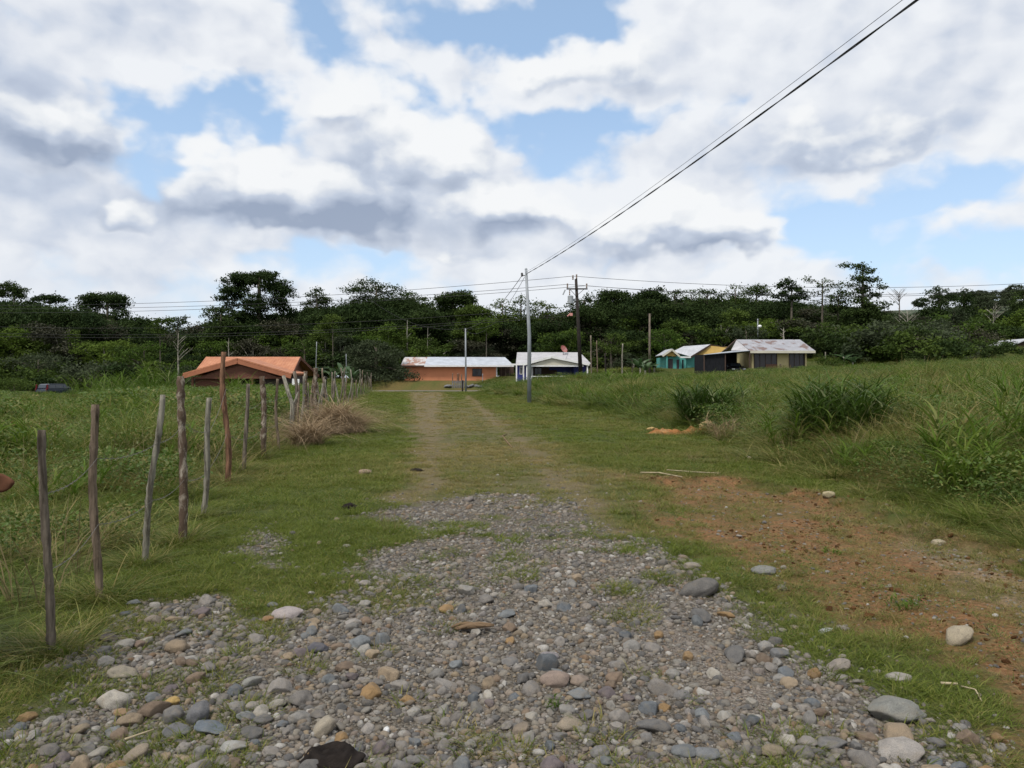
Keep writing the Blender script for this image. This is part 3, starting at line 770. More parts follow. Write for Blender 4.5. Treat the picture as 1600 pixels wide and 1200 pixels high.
# ------------------------------------------------------------------ grass
def build_grass():
    rs = np.random.RandomState(21)
    near = [veg_mesh('turf', blades(46, .075, .025, .075, .0042, .8, .9, 2, rs), M['lawn']) for _ in range(5)]
    wide = [veg_mesh('turf_wide', blades(90, .26, .04, .10, .011, .8, .9, 2, rs), M['lawn']) for _ in range(5)]
    col = proto_coll('turf', near + wide)
    Ps, Rr, Ss, Ii, Tt = [], [], [], [], []
    def layer(n, y0, y1, sc, wd, thick=1.0):
        x, y = wedge(n, y0, y1, rs=rs)
        g, d, w, pale, sandy = masks(x, y)
        inside = sstep(-.6, .1, x - fence_x(y)) * (1 - sstep(.2, 1.2, x - bank_x(y)))
        nn = fbm(x * 1.3 + 50, y * 1.3, 3)
        dens = (1 - g) * (1 - .93 * d) * (1 - .62 * w) * (.45 + .9 * nn)
        tuft_in_gravel = g * .9 * np.maximum(sstep(.64, .73, fbm(x * 2.3 + 7, y * 2.3 + 3, 3)), .55 * sstep(.50, .60, fbm(x * 1.9 + 5, y * 1.9 + 40, 3)) * (x < -.12 * y - .2) * (y < 6.2)) * (1 - sandy * .6)
        tuft_in_dirt = d * np.maximum(sstep(.58, .68, fbm(x * 1.5 + 70, y * 1.5, 3)) * .6, .06 + .25 * sstep(.5, .65, fbm(x * 4 + 7, y * 4, 2)))
        dens = np.maximum(np.maximum(dens, tuft_in_gravel), tuft_in_dirt) * inside * (1 - sstep(91, 92.5, y)) * thick
        k = rs.rand(n) < dens
        x, y = x[k], y[k]; w = w[k]; g = g[k]; d = d[k]; m = len(x)
        if not m: return
        s = sc * (.65 + .7 * rs.rand(m)) * (1 - .45 * w) * (1 - .25 * d)
        big = fbm(x * .22 + 9, y * .22 + 4, 3)
        tone = np.clip(.16 + .30 * sstep(-2.2, -3.2, x) * sstep(7, 4, y) + .45 * d + .75 * w + .9 * (big - .52) + .5 * (fbm(x * .9, y * .9 + 60, 3) - .5), 0, 1)
        Ps.append(np.stack([x, y, H(x, y) - .004], -1)); Rr.append(np.stack([(rs.rand(m) - .5) * .3, (rs.rand(m) - .5) * .3, rs.rand(m) * 6.28], -1))
        Ss.append(np.stack([s, s, s * (.75 + .6 * rs.rand(m))], -1)); Ii.append(rs.randint(0, 5, m) + (5 if wd else 0)); Tt.append(tone)
    layer(int(area(2.6, 9) * 330), 2.6, 9, 1.0, False)
    layer(int(area(9, 20) * 95), 9, 20, 1.3, False)
    layer(int(area(12, 30) * 24), 12, 30, .75, True)
    layer(int(area(28, 93) * 9), 28, 93, 1.15, True)
    cc = lambda q: np.concatenate(q)
    scatter('short_grass', col, cc(Ps), cc(Rr), cc(Ss), cc(Ii), cc(Tt))
    n1 = len(cc(Ps))
    # tall grass of the fields
    f1 = [veg_mesh('tall_grass', blades(60, .16, .22, .62, .0085, .35, .95, 4, rs), M['field']) for _ in range(6)]
    f2 = [veg_mesh('tall_grass_wide', blades(130, .65, .35, .85, .030, .4, .9, 3, rs), M['field']) for _ in range(4)]
    f3 = [veg_mesh('tangled_grass', blades(90, .20, .14, .34, .008, .55, 1.0, 4, rs), M['field']) for _ in range(4)]
    col = proto_coll('field', f1 + f2 + f3)
    Ps, Rr, Ss, Ii, Tt = [], [], [], [], []
    def flayer(n, y0, y1, sc, kind):
        x, y = wedge(n, y0, y1, rs=rs)
        d, = masks(x, y)[1:2]
        e = x - bank_x(y); f = fence_x(y) - x
        nz = fbm(x * .8 + 15, y * .8, 3) - .5
        right = sstep(.0, 1.0, e + nz * 1.6); left = sstep(-.15, .7, f + nz * 1.2)
        hgt = np.where(e > 0, .45 + .55 * sstep(.2, 2.5, e), .5 + .5 * sstep(0, 2.0, f))
        dens = np.maximum(right, left) * (1 - .9 * d) * (1 - sstep(92, 93, y) * (1 - sstep(99.5, 100.5, y)))
        # keep clear of the houses and the car standing there
        for (x0, x1, yy0, yy1) in CLEAR: dens = np.where((x > x0) & (x < x1) & (y > yy0) & (y < yy1), 0, dens)
        k = rs.rand(n) < dens
        x, y, e, f, hgt = x[k], y[k], e[k], f[k], hgt[k]; m = len(x)
        patch = fbm(x * .28 + 3, y * .28 + 8, 3); p2 = fbm(x * 1.1 + 60, y * 1.1 + 5, 2)
        hv = .5 + .9 * sstep(.3, .75, patch) + .7 * sstep(.52, .75, p2)
        hv = np.where((x < 0) & (y < 14), hv * (.42 + .38 * sstep(5, 12, y)), hv) * np.where(y > 60, .85, 1)
        hv = np.where(x < 0, hv * (1 - .42 * sstep(18, 45, y)), hv * (1 - .38 * sstep(25, 60, y)))
        s = sc * (.7 + .6 * rs.rand(m))
        tone = np.clip(.10 + 1.0 * (fbm(x * .16 + 33, y * .16, 3) - .48) + 1.5 * (fbm(x * .8, y * .8 + 20, 3) - .5) + np.where(x < 0, .20, .02), 0, 1)
        Ps.append(np.stack([x, y, H(x, y) - .02], -1)); Rr.append(np.stack([(rs.rand(m) - .5) * .4, (rs.rand(m) - .5) * .4, rs.rand(m) * 6.28], -1))
        Ss.append(np.stack([s, s, s * hgt * hv * (.75 + .5 * rs.rand(m))], -1))
        b, c = {0: (0, 6), 1: (6, 4), 2: (10, 4)}[kind]
        Ii.append(rs.randint(0, c, m) + b); Tt.append(tone)
    flayer(int(area(3, 12) * 34), 3, 12, .9, 0)
    flayer(int(area(3, 14) * 26), 3, 14, 1.0, 2)
    flayer(int(area(12, 32) * 14), 12, 32, 1.2, 0)
    flayer(int(area(14, 40) * 5), 14, 40, 1.7, 2)
    flayer(int(area(30, 112) * 1.5), 30, 112, 1.0, 1)
    flayer(int(area(28, 60) * 2.0), 28, 60, 1.5, 0)
    # grass grown up round the feet of the fence posts
    for (pu, pv) in [(80, 1022), (152, 935), (224, 882), (287, 848), (318, 806), (355, 755), (381, 738), (413, 715), (434, 705)]:
        p = G(pu, pv); m = 9; a = rs.rand(m) * 6.28; q = .03 + .13 * rs.rand(m); x = p.x + np.cos(a) * q - .03; y = p.y + np.sin(a) * q
        s = .55 + .4 * rs.rand(m); Ps.append(np.stack([x, y, H(x, y) - .02], -1)); Rr.append(np.stack([0 * x, 0 * x, rs.rand(m) * 6.28], -1)); Ss.append(np.stack([s, s, s * (.4 + .35 * rs.rand(m))], -1)); Ii.append(rs.randint(0, 6, m)); Tt.append(.2 + .3 * rs.rand(m))
    scatter('field_grass', col, cc(Ps), cc(Rr), cc(Ss), cc(Ii), cc(Tt))
    n2 = len(cc(Ps))
    # low broad-leaved weeds among the grass
    def weed(n, r, h, size):
        st = []
        P = np.stack([rs.randn(n) * r, rs.randn(n) * r, h * rs.rand(n) ** .7], -1)
        return leaves(P, size, rs, .8, .5)
    ws = [veg_mesh('weed', weed(80, .10, .25, .017), M['weed']) for _ in range(4)] + [veg_mesh('weed_bush', weed(520, .32, .75, .034), M['weed']) for _ in range(4)] + [veg_mesh('weed_cane', cane(130, .34, .85, .024, rs), M['weedcane']) for _ in range(5)] + [veg_mesh('weed_stems', blades(26, .25, .5, 1.15, .010, .35, .5, 4, rs), M['stems']) for _ in range(3)]
    col = proto_coll('weeds', ws)
    Ps, Rr, Ss, Ii, Tt = [], [], [], [], []
    for (n, y0, y1, sc, b, nb) in ((int(area(3, 16) * 26), 3, 16, 1.1, 0, 4), (int(area(6, 45) * 1.3), 6, 45, .82, 4, 4), (int(area(40, 95) * .4), 40, 95, .95, 4, 4), (int(area(6, 40) * .9), 6, 40, 1.1, 8, 5), (int(area(38, 95) * .4), 38, 95, .95, 8, 5), (int(area(5, 60) * .8), 5, 60, .85, 13, 3)):
        x, y = wedge(n, y0, y1, rs=rs)
        e = x - bank_x(y); f = fence_x(y) - x
        dn = np.maximum(sstep(.1, 1, e), sstep(-.2, .6, f)) * sstep(.44, .56, fbm(x * .5 + 80 + 13 * b, y * .5 + 7 * b, 3)) * (1 - sstep(91, 92, y))
        for (x0, x1, yy0, yy1) in CLEAR: dn = np.where((x > x0) & (x < x1) & (y > yy0) & (y < yy1), 0, dn)
        k = rs.rand(n) < dn; x, y = x[k], y[k]; m = len(x); s = sc * (.6 + .8 * rs.rand(m))
        Ps.append(np.stack([x, y, H(x, y)], -1)); Rr.append(np.stack([0 * x, 0 * x, rs.rand(m) * 6.28], -1)); Ss.append(np.stack([s, s, s], -1))
        Ii.append(rs.randint(0, nb, m) + b); Tt.append(np.clip(.12 + 1.2 * (fbm(x * .6, y * .6) - .5) + .15 * rs.randn(m), 0, 1))
    # small rosettes and dead stalks on the mown-looking ground beside the track
    for (n, y0, y1, sc, b, nb) in ((int(area(3, 9) * 26), 3, 9, .38, 0, 4), (int(area(9, 24) * 7), 9, 24, .5, 0, 4), (int(area(24, 90) * .8), 24, 90, .75, 0, 4), (int(area(4, 40) * .5), 4, 40, .32, 13, 3)):
        x, y = wedge(n, y0, y1, rs=rs); g, d, w, pale, sandy = masks(x, y)
        dn = sstep(-.3, .2, x - fence_x(y)) * (1 - sstep(0, .8, x - bank_x(y))) * (1 - .97 * g) * (1 - .6 * w) * (1 - .5 * d) * sstep(.40, .58, fbm(x * 1.2 + 31, y * 1.2, 3))
        k = rs.rand(n) < dn; x, y = x[k], y[k]; m = len(x); s = sc * (.6 + .8 * rs.rand(m))
        Ps.append(np.stack([x, y, H(x, y)], -1)); Rr.append(np.stack([0 * x, 0 * x, rs.rand(m) * 6.28], -1)); Ss.append(np.stack([s, s, s * .8], -1)); Ii.append(rs.randint(0, nb, m) + b); Tt.append(np.clip(.2 + .3 * rs.rand(m), 0, 1))
    # taller weeds in the left field, short of the line of sight to the parked car
    for (n, sc, b, nb) in ((3200, 1.5, 8, 5), (2000, 1.45, 4, 4)):
        y = 22 + 62 * rs.rand(n) ** .8; x = -y * (.2 + .62 * rs.rand(n)); q = x / y
        k = (x < fence_x(y) - 1.2) & ~((q > -.67) & (q < -.535)) & (fbm(x * .16 + 3 + b, y * .16, 3) > .45)
        for (x0, x1, yy0, yy1) in CLEAR: k &= ~((x > x0) & (x < x1) & (y > yy0 - 5) & (y < yy1))
        x, y = x[k], y[k]; m = len(x); s = sc * (.5 + .7 * rs.rand(m))
        Ps.append(np.stack([x, y, H(x, y)], -1)); Rr.append(np.stack([0 * x, 0 * x, rs.rand(m) * 6.28], -1)); Ss.append(np.stack([s * 1.2, s * 1.2, s], -1)); Ii.append(rs.randint(0, nb, m) + b); Tt.append(np.clip(.1 + 1.2 * (fbm(x * .3, y * .3) - .5) + .1 * rs.randn(m), 0, 1))
    scatter('weeds', col, cc(Ps), cc(Rr), cc(Ss), cc(Ii), cc(Tt))
    print('grass', n1, n2, len(cc(Ps)))
CLEAR = [(-54.5, -51, 86, 92), (-31, -19, 69.5, 80), (-15, 0, 103, 113), (0, 11, 95, 106), (20, 41, 92, 113), (70, 84, 100, 118)]
build_grass()
# ------------------------------------------------------------------ fence
def rough_pole(base, top, r0, r1, seed, knots=.12, n=12, seg=30, bend=.02, buried=.15):
    rs = np.random.RandomState(int(seed)); mb = MB()
    base, top = Vector(base), Vector(top); d = top - base
    pts, rad = [], []
    side = d.orthogonal().normalized(); s2 = d.cross(side).normalized()
    ph = rs.rand(2) * 6
    for i in range(seg + 1):
        t = i / seg; tt = t * (1 + buried / max(d.length, .1)) - buried / max(d.length, .1)
        p = base + d * tt + side * bend * d.length * math.sin(2.2 * PI * t + ph[0]) * .5 + s2 * bend * d.length * math.sin(1.7 * PI * t + ph[1]) * .5
        pts.append(p); rad.append((r0 + (r1 - r0) * t) * (1 + knots * (rs.rand() - .5) * 2))
    mb.tube(pts, rad, n, jit=.22)
    return mb
POSTS = [  # base u,v, top u,v, width px, material, label
 (80, 1022, 65, 672, 14, 'post_grey', 'nearest fence post, rough grey-brown pole leaning left at the photo\'s left edge'),
 (152, 935, 146, 632, 14, 'post_brown', 'thick upright brown fence post with a flat sawn top, second from the front'),
 (224, 882, 252, 617, 11, 'post_pale', 'slim pale grey fence stake leaning to the right, third from the front'),
 (287, 848, 283, 588, 14, 'post_mottled', 'mottled bark fence post flaked brown and white, before the orange roof\'s left end'),
 (318, 806, 328, 622, 10, 'post_pale', 'short pale grey fence stake with a pointed top beside the mottled post'),
 (355, 755, 350, 550, 10, 'post_red', 'tall reddish-brown fence pole standing up against the orange roof'),
 (381, 738, 388, 600, 7, 'post_grey', 'thin grey fence stake just right of the tall reddish pole'),
 (413, 715, 410, 588, 10, 'post_mottled', 'fence post with a paler broad top below the middle of the orange roof'),
 (434, 705, 432, 592, 5, 'post_brown', 'very thin dark fence stake under the right half of the orange roof'),
 (474, 668, 478, 580, 7, 'post_mottled', 'mottled fence stake right of the crooked branching one'),
 (492, 660, 493, 575, 8, 'post_mottled', 'stout flaky fence stake before the right end of the orange roof'),
 (507, 645, 509, 588, 6, 'post_dark', 'near-black fence stake with white bark flecks behind the dry brush'),
]
def build_fence():
    tops = []
    for i, (u, v, tu, tv, w, mt, lab) in enumerate(POSTS):
        b = G(u, v); t = PT(tu, tv, b.y + (.06 if i % 2 else -.05))
        r = w * b.y / FPX / 2 * .88
        mb = rough_pole((0, 0, 0), t - b, r * 1.05, r * .9, 200 + i, .13 if 'mottled' not in mt else .2, bend=.009 + .008 * (i % 3))
        mb.build('fence_post', M[mt], None, True, loc=b, label=lab, cat='fence post', group='rough fence posts along the left of the track')
        tops.append((b, t))
    # the crooked one with a fork
    b = G(455, 682); y = b.y
    mb = MB(); w = 7 * y / FPX / 2
    P = [PT(455, 700, y) - b, Vector((0, 0, 0)), PT(457, 632, y) - b, PT(450, 612, y + .1) - b, PT(443, 587, y + .15) - b]
    mb.tube(P, [w * 1.1, w, w * .95, w * .9, w * .75], 9)
    mb.tube([PT(457, 634, y) - b, PT(463, 622, y + .1) - b, PT(466, 612, y + .1) - b], [w * .7, w * .5, w * .2], 7)
    mb.build('fence_post', M['post_pale'], None, True, loc=b, label='crooked pale fence post bent to the left with a short side branch', cat='fence post', group='rough fence posts along the left of the track')
    # the far stakes, close together
    rs = np.random.RandomState(8)
    us = [461, 466, 471, 481, 485, 489, 497, 501, 504, 511, 514, 517, 520, 523, 527, 532, 536, 541, 545, 549, 552, 556, 559, 562, 565, 568, 570, 573, 575, 577, 579, 581, 583]
    ys = np.linspace(10, 92, 2000); fu = 800 + FPX * fence_x(ys) / ys
    for i, u in enumerate(us):
        y = float(ys[np.argmin(np.abs(fu - u))]); x = float(fence_x(y)); b = Vector((x, y, h1(x, y)))
        hgt = min(1.45 + .85 * rs.rand(), .35 + y * .045 + .5 * rs.rand()) if y < 40 else 1.5 + .9 * rs.rand(); r = .028 + .03 * rs.rand()
        mb = rough_pole((0, 0, 0), ((rs.rand() - .5) * .42, (rs.rand() - .5) * .3, hgt), r, r * .8, 300 + i, .18, 8, 10, .045)
        k = i % 4
        mt = ('post_grey', 'post_brown', 'post_pale', 'post_grey')[k]
        w = ('brown', 'pale', 'grey')[(k == 2) + 2 * (k in (0, 3)) if k != 1 else 0]
        mb.build('fence_post', M[mt], None, True, loc=b, label='thin %s stake in the far close-set stretch of the fence by the road' % w, cat='fence post', group='far %s fence stakes by the road' % w)
    # two strands of barbed wire
    base = [(t[0], t[1]) for t in tops]
    for k, (f, nm) in enumerate(((.38, 'lower'), (.72, 'upper'))):
        mb = MB(); pts = []
        for b, t in base[:12]:
            pts.append(b.lerp(t, f) + Vector((.02, 0, 0)))
        fine = []
        for a, c in zip(pts, pts[1:]):
            for s in range(6):
                q = a.lerp(c, s / 6); q.z -= .05 * 4 * (s / 6) * (1 - s / 6); fine.append(q)
        mb.tube(fine, .0022, 5)
        for a, c in zip(fine, fine[1:]):
            for s in (.25, .75):
                q = a.lerp(c, s)
                mb.tube([q + Vector((.01, .006, .014)), q - Vector((.01, .006, .014))], .0014, 4)
        mb.build('barbed_wire', M['wire'], label='%s strand of rusty barbed wire strung between the near fence posts' % nm, cat='wire')
build_fence()

# ------------------------------------------------------------------ small things on the ground
def lump(name, rx, ry, rz, seed, mat, amp=.25, freq=2.0, rings=0, sub=4, flat=True):
    bm = bmesh.new(); bmesh.ops.create_icosphere(bm, subdivisions=sub, radius=1); off = Vector((seed * 3.1, 7, seed))
    for v in bm.verts:
        p = v.co.copy(); k = 1 + amp * mnoise.noise(p * freq + off) + amp * .5 * mnoise.noise(p * freq * 3 + off)
        p *= k
        if rings and p.z > 0:
            rr = math.hypot(p.x, p.y)
            p.z *= 1 + rings * math.sin(rr * 13) - .35 * math.exp(-(rr / .35) ** 2)
        if flat and p.z < -.15: p.z = -.15
        v.co = (p.x * rx, p.y * ry, p.z * rz)
    for f in bm.faces: f.smooth = True
    me = bpy.data.meshes.new(name); bm.to_mesh(me); bm.free(); me.materials.append(mat); return me
def put_lump(name, u, v, w, hfrac, seed, mat, label, cat, **kw):
    b = G(u, v); r = w * b.y / FPX / 2
    return link(name, lump(name, r, r * .8, r * hfrac, seed, mat, **kw), None, None, (b.x, b.y, b.z + .005), label=label, cat=cat)
put_lump('dung_pat', 519, 1190, 96, .42, 1, M['dung'], 'big black dried dung pat on the gravel at the bottom of the picture', 'dung', rings=.22, amp=.16)
put_lump('dung_pat', 546, 794, 24, .55, 2, M['dung'], 'small dark dung heap in the grass at the gravel\'s far left corner', 'dung', amp=.3)
put_lump('dung_pat', 650, 736, 20, .4, 3, M['dung'], 'dark dung lump on the worn grass in the middle of the track', 'dung', amp=.3)

def build_driftwood():
    b = G(738, 990); rs = np.random.RandomState(4); mb = MB(); s = b.y / FPX
    for k in range(7):
        x0 = -34 * s + rs.rand() * 14 * s; x1 = 34 * s - rs.rand() * 24 * s
        yy = (k - 3) * .009; z = .015 + .012 * rs.rand()
        P = [(x0 + (x1 - x0) * t, yy + .010 * math.sin(5 * t + k) + .02 * t, z + .012 * math.sin(3 * t) + .012 * t) for t in np.linspace(0, 1, 8)]
        mb.tube(P, [.006 + .008 * math.sin(PI * min(1, t * .9 + .1)) for t in np.linspace(0, 1, 8)], 6)
    mb.build('driftwood', M['driftwood'], None, True, loc=b + Vector((0, 0, .015)), label='splintered brown piece of rotten wood lying on the gravel', cat='wood')
    def twig(pts, r, label, mat='twig'):
        Q = [G(u, v) + Vector((0, 0, dz)) for u, v, dz in pts]; o = Q[0].copy()
        MB().tube([q - o for q in Q], [r * (1 - .5 * i / len(Q)) for i in range(len(Q))], 6).build('stick', M[mat], None, True, loc=o, label=label, cat='stick')
    twig([(1000, 741, .03), (1030, 743, .05), (1066, 748, .03)], .014, 'long thin pale stick lying along the top of the orange dirt')
    twig([(1042, 736, .02), (1085, 741, .04), (1125, 742, .03)], .011, 'second thin stick on the grass edge behind the long one')
    twig([(1470, 1073, .02), (1496, 1077, .03)], .009, 'short pale straw piece in the grass right of the gravel')
    twig([(1502, 1078, .02), (1524, 1086, .03), (1534, 1100, .015)], .005, 'thin bent pale straw curving down in the right grass')
    twig([(195, 1172, .05), (240, 1158, .055)], .006, 'straw-coloured twig lying across the lower left cobbles')
    twig([(800, 700, .01), (785, 683, .03), (792, 679, .03)], .02, 'dark broken stick on the worn middle of the track', 'driftwood')
build_driftwood()

def build_mound():
    b = G(1068, 678); rs = np.random.RandomState(9)
    nx, ny = 70, 40; xs = np.linspace(-1.25, 1.1, nx); ys = np.linspace(-.7, .7, ny); X, Y = np.meshgrid(xs, ys)
    bump = .16 * np.exp(-((X - .62) / .36) ** 2 - (Y / .36) ** 2) + .2 * np.exp(-((X - .15) / .35) ** 2 - (Y / .32) ** 2) + .2 * np.exp(-((X + .75) / .3) ** 2 - (Y / .25) ** 2) + .1 * np.exp(-((X + .3) / .5) ** 2 - (Y / .4) ** 2)
    nzz = (fbm(X * 4 + 3, Y * 4, 4) - .5)
    nz2 = fbm(X * 11 + 9, Y * 11, 3) - .5
    Z = bump * (.8 + 1.1 * nzz + .3 * nz2) + nzz * .16 + nz2 * .03 - .05
    edge = np.maximum(np.abs(X + .07) / 1.17, np.abs(Y) / .7); Z = np.where(edge > .93, -.25, Z)
    Z += H(X.ravel() + b.x, Y.ravel() + b.y).reshape(X.shape) - b.z
    i = np.arange(nx - 1)[None, :] + np.arange(ny - 1)[:, None] * nx
    F = np.stack([i, i + 1, i + 1 + nx, i + nx], -1).reshape(-1, 4)
    link('dirt_mound', mesh_np('dirt_mound', np.stack([X.ravel(), Y.ravel(), Z.ravel()], -1), F, True), M['mound'], None, b, label='low heap of dug orange soil at the edge of the right grass', cat='dirt heap')
build_mound()

# dry cut brush against the fence
def build_brush():
    rs = np.random.RandomState(13)
    def heap(u, v, wpx, h, n, lab, sq=.9):
        b = G(u, v); w = wpx * b.y / FPX / 2
        a = rs.rand(n) * 2 * PI; rr = np.sqrt(rs.rand(n)); zt = (1 - rr ** 1.6) * h * (.75 + .5 * rs.rand(n))
        bx = np.cos(a) * rr * w; by = np.sin(a) * rr * w * sq; bz = zt * rs.rand(n) ** .35
        V, F, bb = blades(n, .01, .35, .95, .014, .9, 1.6, 4, rs, tip=.3)
        V = V.reshape(n, -1, 3) + np.stack([bx, by, bz], -1)[:, None]
        V[:, :, 2] = np.maximum(V[:, :, 2], .0)
        return b, (V.reshape(-1, 3), F, bb)
    b, p = heap(526, 678, 84, .72, 2300, '')
    link('brush_pile', veg_mesh('brush_pile', p, M['dry']), None, None, b, label='heap of dry tan cut grass leaning on the fence', cat='brush pile')
    b, p = heap(480, 696, 48, .40, 700, '')
    link('brush_pile', veg_mesh('brush_pile', p, M['dry']), None, None, b, label='smaller brown heap of dead stalks left of the big dry heap', cat='brush pile')
build_brush()

# clumps of big-leaved grass, each one plant
def grass_clump(u, v, wpx, hpx, n, label, seed, mat='clump', curl=1.0, width=.035, y=None, lean=.45):
    rs = np.random.RandomState(seed)
    if y is None: b = G(u, v); y = b.y
    else: x = (u - 800) / FPX * y; b = Vector((x, y, h1(x, y)))
    w = wpx * y / FPX / 2; h = hpx * y / FPX
    p1 = cane(n, w, h, width, rs, curl, lean)
    p2 = blades(n // 4, w * .75, h * .35, h * .75, width * .8, .45, curl * 1.1, 5, rs, tip=.05)
    return link('grass_clump', veg_mesh('grass_clump', [p1, p2], M[mat]), None, None, b, label=label, cat='grass clump')
grass_clump(1312, 690, 128, 122, 1500, 'big dark clump of broad-bladed grass on the right bank', 31, 'clump_dark', curl=1.1)
grass_clump(1105, 657, 96, 68, 1200, 'dark green clump of tall grass above the orange soil heap', 32, 'clump_dark', width=.04)
grass_clump(1400, 655, 60, 62, 160, 'bright upright tuft right behind the big dark clump', 33, 'clump', .7)
grass_clump(968, 600, 60, 38, 300, 'leafy bright clump on the bank left of the teal house', 34, width=.06, y=62)
grass_clump(1010, 618, 60, 44, 260, 'mid-green tuft between the bank clumps below the teal house', 35, width=.04, y=36)
grass_clump(1225, 672, 70, 40, 220, 'low arching tuft left of the big dark clump', 36)
grass_clump(1600, 665, 110, 110, 420, 'tall tangled clump cut off by the right edge of the picture', 37, 'clump', 1.1, .03)
grass_clump(255, 640, 70, 76, 360, 'tall cane-like grass left of the orange roofed house', 38, width=.05, y=56, curl=.8)
grass_clump(150, 640, 70, 58, 300, 'pale cane grass just right of the parked car', 39, width=.05, y=62, curl=.8)
grass_clump(371, 640, 34, 54, 300, 'tall green cane grass growing up before the orange gable', 40, width=.05, y=52, curl=.7)
grass_clump(402, 660, 80, 44, 360, 'greyish drooping grass mound behind the fence below the orange roof', 41, 'field', 1.3, .025)
grass_clump(265, 668, 60, 50, 260, 'dark drooping tuft behind the mottled fence post', 42, 'field', 1.3, .02)
grass_clump(1355, 735, 84, 56, 240, 'lime-green leafy tuft in front of the big dark clump', 43, 'clump', .9, .025)
grass_clump(1130, 685, 60, 48, 200, 'brownish tangle of stems beside the orange soil heap', 44, 'dry', .9, .010)
grass_clump(920, 630, 70, 34, 240, 'rounded green tuft right of the grey steel pole', 45, width=.03, y=44)
grass_clump(866, 1104, 42, 22, 60, 'bright green tuft growing among the cobbles', 46, 'clump', .9, .006)
grass_clump(1412, 948, 64, 24, 130, 'dark low tuft of grass on the orange dirt', 47, 'clump', 1.2, .007, lean=.9)
grass_clump(1300, 865, 52, 14, 100, 'small flat tuft on the middle of the orange dirt', 48, 'clump', 1.2, .008, lean=1.0)

# ------------------------------------------------------------------ the cow whose ear reaches into the picture
grass_clump(308, 640, 46, 30, 420, 'leafy green clump under the left eave of the orange roof', 49, width=.05, y=60)
grass_clump(335, 640, 40, 26, 380, 'green clump between the orange gable and its left eave', 50, width=.05, y=61)
grass_clump(432, 650, 50, 26, 400, 'green clump under the right eave of the orange roof', 51, width=.05, y=58)
grass_clump(200, 640, 90, 62, 520, 'wide stand of cane grass between the parked car and the orange house', 52, width=.05, y=60)

